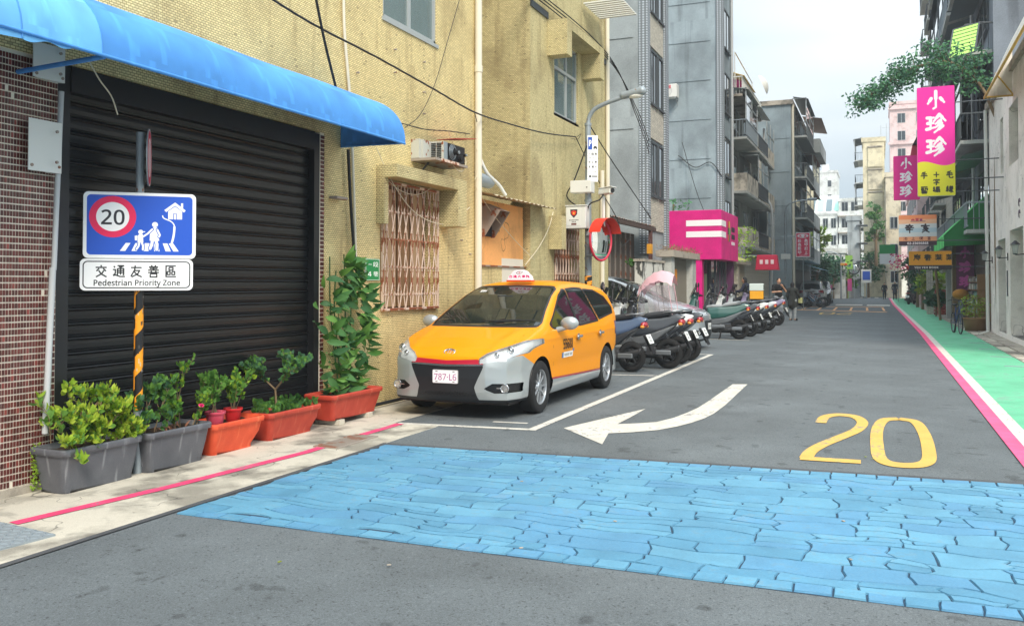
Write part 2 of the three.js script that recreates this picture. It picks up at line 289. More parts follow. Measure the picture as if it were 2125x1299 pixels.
const leaf = (c, k = .35) => phys(c, .55, { transmission: k, thickness: 0, specularIntensity: .5 });
M.leafY = leaf(0xb6cc48); M.leafY2 = leaf(0x94b63a); M.leafG = leaf(0x4f8038); M.leafG2 = leaf(0x6b9a45); M.leafD = leaf(0x3b6a3c); M.leafD2 = leaf(0x588a4e); M.leafB = leaf(0x4f7a5c); M.leafO = leaf(0x8f9a3a); M.leafTree = leaf(0x44705a, .3); M.leafTree2 = leaf(0x5a9062, .3);
M.skin = std(0xd3a283, .7); M.hair = std(0x17161a, .8);
// ---------- ground, road, pavements, markings ----------
setting('ground', rect(-160, 160, -420, 60, -.16), M.slab);
setting('road', rect(-4.45, 1.12, -260, 40, 0), M.asphalt);
setting('side_street', [rect(1.12, 60, -4.68, 40, 0), rect(-60, -4.45, -2.9, 40, -.002)], M.asphalt);
setting('parking_bay', rect(-5.0, -4.45, -70, -8.66, .001), M.asphalt);
setting('gutter_pavement', [bx(-5.9, -4.45, -.15, .004, -8.66, -2.9), bx(-5.9, -5.0, -.15, .004, -20, -8.66), bx(-9.5, -4.99, -.15, -.002, -80, -20)], M.pavement);
setting('tar_joint', [sheet([[-4.49, -2.9], [-4.44, -2.9], [-4.38, -7.46], [-4.45, -7.5]], .008), sheet([[-4.47, -7.46], [1.12, -7.86], [1.12, -7.95], [-4.47, -7.54]], .005)], M.tar);
// stamped blue crossing: every stone a piece of its own
{
  reseed(31);
  const cross = new THREE.Group(); cross.name = 'blue_crossing'; cross.userData.kind = 'structure'; scene.add(cross);
  const zTop = x => mixn(-7.44, -7.84, (x + 4.4) / 5.4), zBot = -4.70, X0 = -4.39, X1 = 1.1;
  mk('joint_bed', sheet([[X0, zBot], [X1, zBot], [X1, zTop(X1)], [X0, zTop(X0)]], .002), M.blueJoint, cross);
  const place = (x, w) => { const s = (w - 0) / 1; return [x, mixn(zBot, zTop(x), s)]; };          // w: 0 near edge .. 1 far edge
  const warp = (x, w, k) => { const a = vn(x * 4.3 + 9, w * 11 + 3, 97) - .5, b = vn(x * 3.1 + 40, w * 9 + 60, 97) - .5, c = vn(x * 5 + 7, w * 46 + 5, 97) - .5, d = vn(x * 10 + 70, w * 20 + 15, 97) - .5; return [x + k * (a * .05 + c * .085), w + k * (b * .042 + d * .012)]; };
  const stone = (x0, x1, w0, w1, k, nm) => {
    const iw = .0021, ix = .0042, pts = [], L = x1 - x0, D = (w1 - w0) * 2.9, n1 = Math.max(2, Math.round(L / .08)), n2 = Math.max(2, Math.round(D / .07));
    if (L < .05 || w1 - w0 < .012) return;
    const q = [[x0 + ix, w0 + iw], [x1 - ix, w0 + iw], [x1 - ix, w1 - iw], [x0 + ix, w1 - iw]];
    for (let s = 0; s < 4; s++) { const a = q[s], b = q[(s + 1) % 4], n = s % 2 ? n2 : n1; for (let i = 0; i < n; i++) pts.push([mixn(a[0], b[0], i / n), mixn(a[1], b[1], i / n)]); }
    const P = pts.map(p => { const r = warp(p[0], p[1], k); return place(cl(r[0], X0, X1), r[1]); });
    const cx = P.reduce((s, p) => s + p[0], 0) / P.length, cz = P.reduce((s, p) => s + p[1], 0) / P.length, pos = [], h = .011 + rr(0, .002), in_ = p => { const dx = cx - p[0], dz = cz - p[1], l = Math.hypot(dx, dz); return [p[0] + dx / l * .0045, h, p[1] + dz / l * .0045]; };
    const T = P.map(in_), tri = THREE.ShapeUtils.triangulateShape(T.map(p => new THREE.Vector2(p[0], -p[2])), []);
    for (const t of tri) for (const i of t) pos.push(...T[i]);
    P.forEach((p, i) => { const j = (i + 1) % P.length, a = [p[0], .002, p[1]], b = [P[j][0], .002, P[j][1]]; pos.push(...a, ...b, ...T[j], ...a, ...T[j], ...T[i]); });
    const g = new THREE.BufferGeometry(); g.setAttribute('position', new THREE.Float32BufferAttribute(pos, 3)); g.computeVertexNormals();
    const m = mk(nm, g, M.blueStone[Math.floor(rnd() * 4)], cross); return m;
  };
  const bw = .045;
  for (const [a, b] of [[0, bw], [1 - bw, 1]]) { let x = X0; while (x < X1 - .05) { const w = Math.min(rr(.15, .19), X1 - x); stone(x, x + w, a, b, .12, 'brick'); x += w; } }
  // wandering courses of flagstones: long joints run across the street, short ones are staggered
  let w0 = bw, row = 0;
  while (w0 < 1 - bw - .001) {
    let h = rr(.052, .098); if (1 - bw - w0 - h < .045) h = 1 - bw - w0;
    let x = X0;
    while (x < X1 - .02) {
      let L = rr(.16, .62) * (h > .08 ? 1.1 : 1); if (X1 - x - L < .16) L = X1 - x;
      const q = rnd();
      if (q < .16 && h > .062) { const m = w0 + h * rr(.4, .6), c = x + L * rr(.35, .65); stone(x, x + L, w0, m, 1, 'stone'); stone(x, c, m, w0 + h, 1, 'stone'); stone(c, x + L, m, w0 + h, 1, 'stone'); }
      else if (q < .3) { const m = w0 + h * rr(.35, .65); stone(x, x + L, w0, m, 1, 'stone'); stone(x, x + L, m, w0 + h, 1, 'stone'); }
      else stone(x, x + L, w0, w0 + h, 1, 'stone');
      x += L;
    }
    w0 += h; row++;
  }
}
function ribbon(pts, w, y, sz = 1) { // painted line along [x, z] points; sz stretches the width along the street
  const L = [], R = [];
  pts.forEach((p, i) => { const a = pts[Math.max(0, i - 1)], b = pts[Math.min(pts.length - 1, i + 1)]; let dx = b[0] - a[0], dz = (b[1] - a[1]) / sz; const l = Math.hypot(dx, dz); dx /= l; dz /= l; L.push([p[0] - dz * w / 2, p[1] + dx * w / 2 * sz]); R.push([p[0] + dz * w / 2, p[1] - dx * w / 2 * sz]); });
  const pos = []; for (let i = 0; i < pts.length - 1; i++) { const a = L[i], b = R[i], c = L[i + 1], d = R[i + 1]; for (const q of [a, d, b, a, c, d]) pos.push(q[0], y, q[1]); }
  const g = new THREE.BufferGeometry(); g.setAttribute('position', new THREE.Float32BufferAttribute(pos, 3)); g.setAttribute('normal', new THREE.Float32BufferAttribute(pos.map((_, i) => i % 3 === 1 ? 1 : 0), 3)); return g;
}
const smooth = (pts, n = 40) => new THREE.CatmullRomCurve3(pts.map(p => V(p[0], 0, p[1]))).getPoints(n).map(p => [p.x, p.z]);
setting('white_road_marking', [ribbon([[-4.95, -8.66], [-3.37, -8.83]], .1, .005), ribbon([[-3.42, -8.79], [-3.41, -19.6]], .1, .006), ribbon([[-4.02, -9.16], [-3.62, -9.2]], .07, .005), ribbon([[-4.9, -14.5], [-3.47, -14.75]], .09, .005), ribbon([[-4.9, -19.7], [-3.36, -19.55]], .1, .005), ribbon([[-4.4, -25], [-3.3, -24.8]], .1, .005)], M.white);
{ // curved arrow, outline read off the ground
  const a = [[1170, 889], [1340, 849], [1310, 866], [1281, 881], [1330, 879], [1363, 876.5], [1398, 868], [1427, 857], [1449, 847], [1468, 835], [1521, 798], [1552, 798], [1505, 842], [1482, 859], [1462, 869], [1436, 878], [1405, 886], [1367, 893], [1310, 898], [1263, 900], [1250, 923]].map(p => G(...p));
  setting('arrow_marking', sheet(a, .005), M.white);
  const dig = (pts, x0, w, z0, h, n) => smooth(pts, n).map(([u, v]) => [x0 + u * w, z0 - v * h]);
  const two = [[.10, .74], [.13, .88], [.32, .965], [.55, .975], [.80, .93], [.93, .80], [.86, .64], [.58, .45], [.28, .27], [.14, .14], [.11, .03]];
  const zero = [[.5, .96], [.82, .90], [.92, .68], [.93, .35], [.86, .12], [.5, .035], [.14, .1], [.07, .35], [.08, .7], [.2, .9], [.5, .96]];
  setting('speed_limit_marking', [ribbon(dig(two, -.68, .52, -8.22, 3.05, 60), .118, .006, 1.9), ribbon([[-.67, -8.3], [-.17, -8.32]], .1, .0065, 1.7), ribbon(dig(zero, -.08, .52, -8.2, 3.05, 80), .118, .006, 1.9)], M.yellowPaint);
  setting('far_speed_marking', [ribbon(dig(zero.map(p => [1 - p[0], 1 - p[1]]), -2.9, .7, -47, 3.4, 40), .14, .006, 2.6), ribbon(dig(two.map(p => [1 - p[0], 1 - p[1]]), -2.05, .7, -47, 3.4, 40), .14, .006, 2.6)], M.yellowPaint);
  setting('ladder_marking', [ribbon([[-4.9, -62], [.2, -63.5]], .4, .005, 2), ribbon([[-4.9, -55], [.3, -52]], .4, .005, 2), ...[0, 1, 2, 3, 4, 5].map(i => ribbon([[-4.4 + i * .9, -61], [-4.3 + i * .9, -54.4]], .12, .0055))], M.orangeLine);
  setting('far_crossing_marking', [0, 1, 2, 3, 4, 5, 6].map(i => rect(-4.6 + i * .8, -4.2 + i * .8, -108, -101, .005)), M.white);
  setting('stop_marking', [rect(-3, -1.2, -70, -67, .005), rect(-.9, .6, -69.5, -66, .005)], M.white);
}
// right side: red and white kerb lines, green footway, drain slots, rough edge
const edgeX = z => z > -30 ? 1.10 : mixn(1.10, .8, cl((-30 - z) / 40));
const band = (d0, d1, y) => { const out = [], zs = [8, 0, -8, -16, -24, -30, -40, -55, -70, -100, -140]; for (let i = 0; i < zs.length - 1; i++) out.push([edgeX(zs[i]), zs[i]]); return sheet([...out.map(p => [p[0] + d0, p[1]]), ...out.slice().reverse().map(p => [p[0] + d1, p[1]])], y); };
setting('red_kerb_line', band(0, .14, .012), M.redPaint2);
setting('white_kerb_line', band(.14, .28, .012), M.white);
setting('green_footway', band(.28, 1.45, .011), M.green);
setting('footway_edge', band(.27, 2.6, -.003), M.slab);
setting('red_line_marking', [ribbon([[-5.17, -4.1], [-5.0, -5.3], [-4.87, -6.85], [-4.88, -7.1]], .1, .009), ribbon([[-4.9, -7.85], [-4.9, -8.62]], .1, .009)], M.redPaint);
for (let i = 0; i < 12; i++) { const z = -14.2 - i * 2.35; const m = setting('drain_slot', bx(edgeX(z) + 1.02, edgeX(z) + 1.44, .011, .016, z, z + .11), M.steel); }
for (let i = 0; i < 26; i++) { const z = -10 - i * 1.1; setting('edge_slab', rbx(edgeX(z) + 1.46, edgeX(z) + 1.72, -.05, .02 + rr(0, .012), z - 1.07, z, .012, 1), i % 3 ? M.slab : M.pavement); }
for (let i = 0; i < 9; i++) { const z = -12 - i * 2.3; setting('forecourt_slab', rbx(2.86, 3.3, -.05, .016 + rr(0, .02), z - 2.26, z, .012, 1), M.slab); }
{ // checker plate cover and drain grate in the gutter
  const p = thing('checker_plate_cover', 'grey steel checker plate cover set in the beige pavement', 'drain cover', [-5.1, .004, -3.55]);
  mk('plate', bx(-.36, .36, 0, .012, -.5, .5), M.galv, p);
  const st = []; for (let i = 0; i < 14; i++) for (let j = 0; j < 20; j++) st.push(bx(-.02, .02, 0, .004, -.005, .005).rotateY((i + j) & 1 ? .8 : -.8).translate(-.33 + i * .051, .012, -.48 + j * .051));
  const t = mk('raised_tread', st, M.galv, p); t.userData.kind = 'stuff'; p.rotation.y = -.12;
  const g = thing('drain_grate', 'rusty brown drain grate in the gutter beside the planters', 'drain grate', [-4.83, .004, -7.45]);
  mk('frame', [bx(-.14, .14, 0, .012, -.36, -.33), bx(-.14, .14, 0, .012, .33, .36), bx(-.14, -.115, 0, .012, -.33, .33), bx(.115, .14, 0, .012, -.33, .33)], M.rustGrey, g);
  mk('pit', bx(-.115, .115, -.002, .001, -.33, .33), M.black, g);
  for (let i = 0; i < 16; i++) mk('bar', bx(-.115, .115, .001, .011, -.32 + i * .041, -.30 + i * .041), M.rustGrey, g);
}
{ // bits of litter on the road
  reseed(5);
  for (let i = 0; i < 9; i++) { const p = G(rr(120, 2050), rr(930, 1260)); const m = setting('litter_speck', rbx(-.012, .012, 0, .006, -.008, .008, .003, 1).rotateY(rnd() * 6).translate(p.x, .013, p.z), i % 3 ? M.slab : M.leafO); }
}
// ---------- yellow tiled apartment block ----------
const FX = -5.85;
const winPane = phys(0xb9c9c9, .03, { transmission: .75, thickness: 0 });
function slideWindow(parent, z0, z1, y0, y1, x, mull, frameMat = M.frame) { // sliding window in a street-side wall
  const w = mk('window', [bx(x - .06, x, y0, y0 + .05, z0, z1), bx(x - .06, x, y1 - .05, y1, z0, z1), bx(x - .06, x, y0, y1, z0, z0 + .05), bx(x - .06, x, y0, y1, z1 - .05, z1), ...mull.map(m => bx(x - .055, x - .01, y0 + .05, y1 - .05, mixn(z0, z1, m) - .035, mixn(z0, z1, m) + .035))], frameMat, parent);
  mk('pane', bx(x - .04, x - .032, y0 + .05, y1 - .05, z0 + .05, z1 - .05), winPane, w);
  const c = []; for (let i = 0; i <= 60; i++) { const t = i / 60; c.push([x - .13 + Math.sin(t * 70) * .018, mixn(z0, z1, t)]); }
  mk('curtain', loft([c.map(p => [p[0], y0, p[1]]), c.map(p => [p[0], y1, p[1]])]), M.curtain, w);
  mk('sill', bx(x - .05, x + .04, y0 - .05, y0, z0 - .03, z1 + .03), frameMat, w);
  return w;
}
function barGrille(parent, z0, z1, y0, y1, x, n) { // rusty folding grille: crossing bars bolted together
  const gr = mk('window_grille', [bx(x - .015, x + .015, y0, y1, z0 - .03, z0 - .012), bx(x - .015, x + .015, y0, y1, z1 + .012, z1 + .03), bx(x - .02, x + .02, y0 - .03, y0, z0 - .03, z1 + .03), bx(x - .02, x + .02, y1, y1 + .03, z0 - .03, z1 + .03)], M.rustWhite, parent);
  for (let i = 0; i < n; i++) {
    const zc = mixn(z0, z1, (i + .5) / n), a = (z1 - z0) / n * .46, s = i & 1 ? 1 : -1, pts = [], k = 9;
    for (let j = 0; j <= k; j++) pts.push([x + s * .008 + rr(-.004, .004), mixn(y0, y1, j / k), zc + (j & 1 ? 1 : -1) * a * .5 * s * rr(.7, 1.2)]);
    const g = []; for (let j = 0; j < k; j++) g.push(rod(pts[j], pts[j + 1], .0095, 5));
    for (let j = 1; j < k; j += 2) g.push(bx(-.014, .014, -.014, .014, -.014, .014).translate(...pts[j]));
    mk('bar', g, M.rustWhite, gr);
  }
  return gr;
}
{
  reseed(12);
  const b = thing('apartment_building', 'yellow mosaic tiled apartment block with black roller shutter and barred windows', 'building');
  const fw = (z0, z1, y0, y1) => bx(FX - .24, FX, y0, y1, z0, z1);
  mk('wall', [...wallBlocks(-12.65, -8.54, 0, 13, [[-11.31, -9.82, 4.96, 6.45], [-11.31, -9.77, 1.21, 2.86]], fw), fw(-8.54, -2.2, 3.26, 13), bx(-14, FX - .001, 0, 13, -12.65, -12.4)], M.yellow, b);
  mk('rear_wing_wall', [...wallBlocks(-20, -15, 0, 13, [[-17.78, -16.3, 4.88, 6.4], [-17.7, -16.28, 1.2, 2.78]], fw), bx(-9, FX - .24, 0, 13, -15.24, -15), bx(-9.2, -9, 0, 13, -15, -12.65), bx(-14, FX - .001, 0, 13, -20, -19.8)], M.yellow2, b);
  mk('inner_wall', [bx(-14, FX - .42, 0, 12.9, -12.38, -2.2), bx(-14, FX - .42, 0, 12.9, -19.78, -15.26)], M.room, b);
  mk('roof', [bx(-14.2, FX + .15, 13, 13.3, -12.7, -2), bx(-14.2, FX + .15, 13, 13.3, -20.1, -14.9)], M.slab, b);
  // maroon pillar
  const pl = mk('pillar', bx(FX - .24, FX - .006, .06, 3.26, -4.98, -2.2), M.grout, b); mk('jamb', bx(FX - .24, FX - .006, .02, 3.26, -8.54, -8.46), M.grout, b);
  mk('plinth', bx(FX - .24, FX + .02, 0, .06, -4.98, -2.2), M.slab, b);
  const im = new THREE.InstancedMesh(bx(-.006, .006, -.0188, .0188, -.0084, .0084), M.maroon, 64 * 112), mt = new THREE.Matrix4(), col = new THREE.Color(); let n = 0;
  const put = (y, z) => { if (rnd() < .006) return; im.setMatrixAt(n, mt.makeTranslation(FX - .006 + rr(-.0015, .0015), y, z)); const k = rr(.6, 1.35), o = rr(0, 1) > .93 ? 2 : 1; im.setColorAt(n++, col.setRGB(k * o, k * o * .95, k * o * .95)); };
  for (let j = 0; j < 66; j++) { for (let i = 0; i < 98; i++) put(.09 + j * .048, -4.965 + i * .0248); for (let i = 0; i < 3; i++) put(.09 + j * .048, -8.528 + i * .0248); }
  im.count = n; im.name = 'maroon_tile'; im.userData.kind = 'stuff'; im.castShadow = im.receiveShadow = true; pl.add(im);
  // roller shutter
  const sh = mk('roller_shutter', [bx(FX - .16, FX - .01, 0, 3.24, -5.1, -4.98), bx(FX - .16, FX - .01, 0, 3.24, -8.46, -8.36), bx(FX - .2, FX - .0, 3.05, 3.25, -8.36, -5.1), bx(FX - .13, FX - .06, 0, .09, -8.36, -5.1), bx(FX - .4, FX - .2, 0, 3.25, -8.4, -5.06)], M.shutterFrame, b);
  const prof = [[0, 0], [.004, .01], [.006, .045], [.004, .072], [.018, .079], [.023, .087], [.018, .096], [.0, .1], [.014, .105], [.016, .112], [0, .118], [-.012, .118], [-.012, 0]];
  const sg = merge(prism(prof, 3.26)); boxUV(sg);
  for (let i = 0; i < 26; i++) { const m = new THREE.Mesh(sg, M.shutter); m.name = 'slat'; m.position.set(FX - .1, .085 + i * .117, -8.36); m.castShadow = m.receiveShadow = true; sh.add(m); }
  // windows and rusty grilles
  slideWindow(b, -11.31, -9.82, 4.96, 6.45, FX - .02, [.5]);
  slideWindow(b, -17.78, -16.3, 4.88, 6.4, FX - .04, [.42]);
  mk('transom', bx(FX - .1, FX - .035, 5.78, 5.84, -17.74, -16.34), M.frame, b);
  barGrille(b, -11.28, -9.8, 1.23, 2.83, FX + .03, 18);
  barGrille(b, -17.68, -16.3, 1.23, 2.76, FX + .03, 16);
  { const m = std(0x6d4f3a, .9); mk('window_board', bx(FX - .3, FX - .2, 1.21, 2.86, -11.31, -9.77), m, b); mk('window_board', bx(FX - .3, FX - .2, 1.2, 2.78, -17.7, -16.28), m, b); }
  for (let i = 0; i < 4; i++) mk('board', bx(FX - .19, FX - .17, 1.24, 2.8, -11.2 + i * .37, -10.88 + i * .37), i & 1 ? M.wood : std(0xb89a78, .9), b);
  mk('window_hood', [bx(FX + .001, FX + .3, 2.88, 3.04, -11.69, -9.67), bx(FX + .001, FX + .3, 2.36, 2.88, -11.69, -11.4), bx(FX + .001, FX + .12, 2.3, 2.88, -9.77, -9.67)], M.yellow2, b);
  mk('window_hood', [bx(FX + .001, FX + .26, 2.2, 2.84, -16.24, -15.98), bx(FX + .001, FX + .1, 2.78, 2.84, -17.8, -16.24)], M.yellow2, b);
  mk('window_hood', [bx(FX + .001, FX + .4, 6.42, 6.58, -18.35, -15.9), bx(FX + .001, FX + .4, 5.9, 6.42, -16.2, -15.9), bx(FX + .001, FX + .4, 5.9, 6.42, -18.35, -18.05)], M.yellow2, b);
  mk('ledge_channel', [bx(FX + .001, FX + .03, 6.6, 6.72, -15.9, -15), bx(FX + .001, FX + .03, 6.6, 6.72, -20, -18.35)], M.frameDark, b);
  for (let i = 0; i < 9; i++) mk('balcony_slat', bx(FX + .05, FX + .9, 7.5, 7.53, -19.2 + i * .14, -19.12 + i * .14), M.plastic, b);
  // ground-floor infill of the recess
  mk('infill_wall', [bx(-6.2, -5.96, 0, 1.84, -15, -12.65)], M.yellow, b);
  mk('infill_panel', bx(-6.1, -5.98, 1.84, 2.92, -14.98, -12.66), M.orangePanel, b);
  mk('white_patch', [bx(-5.96, -5.955, .5, 1.84, -14.98, -13.95), bx(-5.98, -5.973, 1.845, 1.98, -14.96, -13.98)], std(0xd9d2c2, .85), b);
  mk('panel_rail', bx(-5.98, -5.93, 1.825, 1.85, -15, -12.66), M.rustGrey, b);
  const lr = []; for (let i = 0; i <= 40; i++) { const t = i / 40; lr.push([mixn(-15.6, -12.66, t), Math.sin(t * 90) * .014]); }
  mk('corrugated_canopy', loft([lr.map(p => [-6.2, 3.05 + p[1], p[0]]), lr.map(p => [-5.55, 2.93 + p[1], p[0]])]), std(0xb9ad93, .8), b);
  const vent = mk('vent_hood', [loft([[[-5.97, 2.86, -13.1], [-5.97, 2.86, -13.5]], [[-5.62, 2.72, -13.1], [-5.62, 2.72, -13.5]]]), loft([[[-5.97, 2.86, -13.1], [-5.97, 2.3, -13.1]], [[-5.62, 2.72, -13.1], [-5.9, 2.3, -13.1]]]), loft([[[-5.97, 2.86, -13.5], [-5.97, 2.3, -13.5]], [[-5.62, 2.72, -13.5], [-5.9, 2.3, -13.5]]])], M.rustGrey, b);
  mk('vent_mouth', bx(-5.985, -5.94, 2.32, 2.82, -13.48, -13.12), M.black, b);
  for (const [y, z] of [[5.6, -10.9], [4.6, -10.1], [4.3, -10.1], [4.62, -10.9], [4.2, -10.9], [3.9, -10.9], [2.2, -12.1], [2.0, -12.4], [4.1, -9.2]]) mk('wall_bolt', cyl(.014, .01, .04, 6).rotateZ(Math.PI / 2).translate(FX + .02, y, z), M.rustGrey, b);
}
// blue barrel awning over the shutter
{
  const a = thing('blue_awning', 'long faded blue fabric barrel awning above the black roller shutter', 'awning', [0, 0, 0]);
  const prof = t => { const q = t * Math.PI / 2; return [-5.845 + .86 * Math.sin(q) ** .85, 3.14 + .58 * Math.cos(q) ** .9]; };
  const seg = (z0, z1, sag0, sag1) => { const rows = []; for (let i = 0; i <= 24; i++) { const t = i / 24, z = mixn(z0, z1, t), sag = mixn(sag0, sag1, t) + .012 * Math.sin(t * Math.PI * 5); const r = []; for (let j = 0; j <= 14; j++) { const [x, y] = prof(j / 14); r.push([x + .012 * Math.sin(t * 9) * Math.sin(j / 14 * 3), y - sag * (j / 14), z]); } rows.push(r); } return loft(rows); };
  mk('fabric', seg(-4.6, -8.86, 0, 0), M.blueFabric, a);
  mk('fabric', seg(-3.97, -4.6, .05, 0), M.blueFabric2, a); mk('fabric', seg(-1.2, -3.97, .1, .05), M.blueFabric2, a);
  const end = []; for (let j = 0; j <= 14; j++) end.push(prof(j / 14)); end.push([-5.845, 3.14]);
  const ps = prism(end, .012).translate(0, 0, -8.872); mk('end_panel', ps, M.blueFabric, a);
  mk('front_rail', [rod([-4.985, 3.135, -1.2], [-4.985, 3.135, -8.86], .014), rod([-5.8, 3.15, -8.84], [-4.99, 3.14, -8.84], .012), rod([-5.84, 3.70, -1.2], [-5.84, 3.70, -8.86], .02)], M.blueFabric, a);
  for (const z of [-4.62]) mk('rib', [rod([-5.84, 3.1, z], [-4.99, 3.13, z], .018), tube(Array.from({ length: 8 }, (_, j) => { const [x, y] = prof(j / 7); return [x - .012, y - .015, z]; }), .01, 14)], M.blueFabric, a);
  mk('seam', [-3.97, -4.6].map(z => tube(Array.from({ length: 8 }, (_, j) => { const [x, y] = prof(j / 7); return [x + .004, y + .003 - (z > -4.2 ? .05 : 0) * j / 7, z]; }), .005, 14)), M.blueFabric, a);
  one('dangling_cord', tube([onX(180, 120, -5.5), onX(205, 165, -5.5), onX(230, 200, -5.5), onX(243, 238, -5.5)], .006, 16), M.cableWhite, 'short pale cord hanging under the blue awning', 'cord');
}
// air conditioner with its casing open
{
  M.acCase = std(0xffffff, .6, { map: metalRust(186, 186, 176, .12) }); const a = thing('air_conditioner', 'rusty window air conditioner with exposed black fan above barred window', 'air conditioner', [FX, 3.24, -11.1]); a.scale.setScalar(.76);
  mk('case_panel', bx(0, .16, 0, .34, .62, .7), M.acCase, a); mk('case_panel', bx(.2, .44, .0, .34, .28, .30), M.acCase, a);
  const lou = []; for (let i = 0; i < 9; i++) for (const x of [.2, .31]) lou.push(bx(x, x + .09, .03 + i * .033, .045 + i * .033, .30, .315)); mk('louvre', lou, M.black, a);
  mk('side_panel', bx(.0, .2, 0, .34, .3, .62), M.acCase, a);
  mk('brace', bx(.2, .206, -.01, .03, -.02, .44).rotateX(.62).translate(0, .02, .3), M.black, a);
  mk('coil_housing', [bx(.02, .46, .02, .33, -.55, .12)], M.black, a);
  mk('cover_plate', bx(.1, .44, .0, .34, .13, .27), M.galv, a);
  const fan = []; for (const r of [.14, .12, .1, .08]) fan.push(new THREE.TorusGeometry(r, .005, 5, 24).rotateY(Math.PI / 2).translate(.47 + (.14 - r) * .6, .18, -.02)); mk('fan_guard', fan, M.steel, a);
  mk('fan_motor', [cyl(.05, .05, .1, 14).rotateZ(Math.PI / 2).translate(.5, .18, -.1), cyl(.03, .03, .1, 12).rotateZ(Math.PI / 2).translate(.5, .17, -.42), cyl(.06, .05, .12, 12).rotateZ(Math.PI / 2).translate(.47, .1, -.3)], M.rubber, a);
  mk('motor_cap', [cyl(.03, .03, .02, 14).rotateZ(Math.PI / 2).translate(.56, .18, -.1), cyl(.022, .022, .02, 12).rotateZ(Math.PI / 2).translate(.56, .17, -.42)], M.steel, a);
  mk('tray', [bx(0, .5, -.05, -.005, -.6, .7)], M.rustGrey, a);
  mk('tray_lip', bx(.5, .515, -.05, .0, -.2, .5), M.rustWhite, a);
  mk('red_top_sheet', bx(.1, .5, 0, .012, -1.0, -.1).rotateX(.14).translate(0, .42, 0), std(0xb23a34, .7), a);
  mk('hose', tube([[.4, .0, -.1], [.45, -.12, -.25], [.45, -.1, -.5], [.45, .1, -.62], [.4, .25, -.5]], .008, 24), M.cableWhite, a);
}
// pipes, cables, plates on the wall
one('downpipe', [rod([-5.79, 0, -12.62], [-5.79, 12.8, -12.62], .055, 12), cyl(.065, .065, .1, 12).translate(-5.79, 4.9, -12.62)], M.pipe, 'thick cream downpipe at the edge of the wall recess', 'pipe');
one('downpipe', [rod([-5.8, 0, -19.35], [-5.8, 4.1, -19.35], .05, 10), rod([-5.8, 2.5, -19.8], [-5.8, 13, -19.8], .05, 10)], M.pipe, 'cream downpipes at the far end of the tiled wall behind the lamp post', 'pipe');
one('conduit', tube([onX(712, -40, -5.82), onX(714, 60, -5.82), onX(726, 210, -5.82), onX(733, 380, -5.82), onX(738, 540, -5.82)], .018, 30, 7), M.pipe, 'thin cream conduit running down the wall behind the awning end', 'pipe');
one('conduit', [rod(onX(126, 190, -5.8), onX(110, 560, -5.8), .02, 8), rod(onX(108, 555, -5.79), onX(92, 900, -5.79), .024, 8)], M.pipeGrey, 'grey plastic conduit on the maroon tiled pillar', 'pipe');
one('corner_hose', tube([[-5.9, 3.75, -12.75], [-5.85, 3.5, -12.85], [-5.8, 3.3, -13.0], [-5.75, 3.15, -13.35], [-5.7, 3.0, -13.5]], .028, 24, 8), M.plastic, 'bent white hose above the corrugated canopy', 'hose');
one('cylinder_tank', [cyl(.11, .11, .5, 16).rotateX(Math.PI / 2).translate(-5.88, 3.2, -12.98)], M.galv, 'small grey metal cylinder mounted beside the cream downpipe', 'tank');
const wireOn = (px, r, label, mat = M.cable, x = FX + .06, name = 'cable', cat = 'cable') => one(name, tube(px.map(p => p.isVector3 ? p : onX(p[0], p[1], p[2] ?? x)), r, px.length * 8), mat, label, cat);
wireOn([[520, -30, -5.6], [640, 45, -5.6], [780, 118, -5.6], [900, 185, -5.65], [985, 233, -5.68], [1060, 258, -5.7], [1130, 276, -5.72], [1195, 284, -5.75]], .013, 'thick black cable sagging across the yellow tiled wall');
wireOn([[652, -20, -5.55], [672, 80, -5.6], [700, 195, -5.78]], .016, 'thick black cable dropping to the blue awning');
wireOn([[722, 310], [728, 430], [736, 540]], .02, 'black cable running down the wall below the blue awning');
wireOn([[956, -10], [930, 80], [900, 180], [870, 240], [840, 265]], .005, 'thin dark wire from the upper window to the awning end');
wireOn([[830, 255], [880, 268], [930, 272], [975, 278]], .008, 'bundle of dark wires along the wall above the air conditioner');
wireOn([[930, 272], [945, 310], [962, 350]], .005, 'pale wire hanging behind the air conditioner', M.cableWhite);
wireOn([[780, 305], [815, 380], [860, 440], [915, 465], [945, 455], [975, 430]], .006, 'slack pale wire looping over the barred window', M.cableWhite);
wireOn([[790, 360], [830, 395], [870, 403], [915, 375]], .005, 'thin pale wire drooping under the window hood', M.cableWhite);
wireOn([[985, 385], [1020, 440], [1070, 500], [1110, 540]], .005, 'thin wire crossing the orange panel', M.cableWhite);
wireOn([[1090, 550], [1120, 510], [1140, 470], [1148, 440]], .007, 'pale rope slanting up to the far barred window', M.cableWhite);
wireOn([[1195, 284], [1205, 305], [1225, 345], [1245, 380]], .01, 'black cable running from the wall hook past the lamp post');
wireOn([[985, 235], [992, 262], [996, 290]], .006, 'short dark wire hanging beside the cream downpipe');
wireOn([[988, 310], [1000, 330], [998, 352], [985, 372]], .005, 'loop of pale wire beside the cream downpipe', M.cableWhite);
wireOn([[1198, 284], [1206, 278], [1200, 288], [1186, 288]], .006, 'coil of spare black cable on the wall hook');
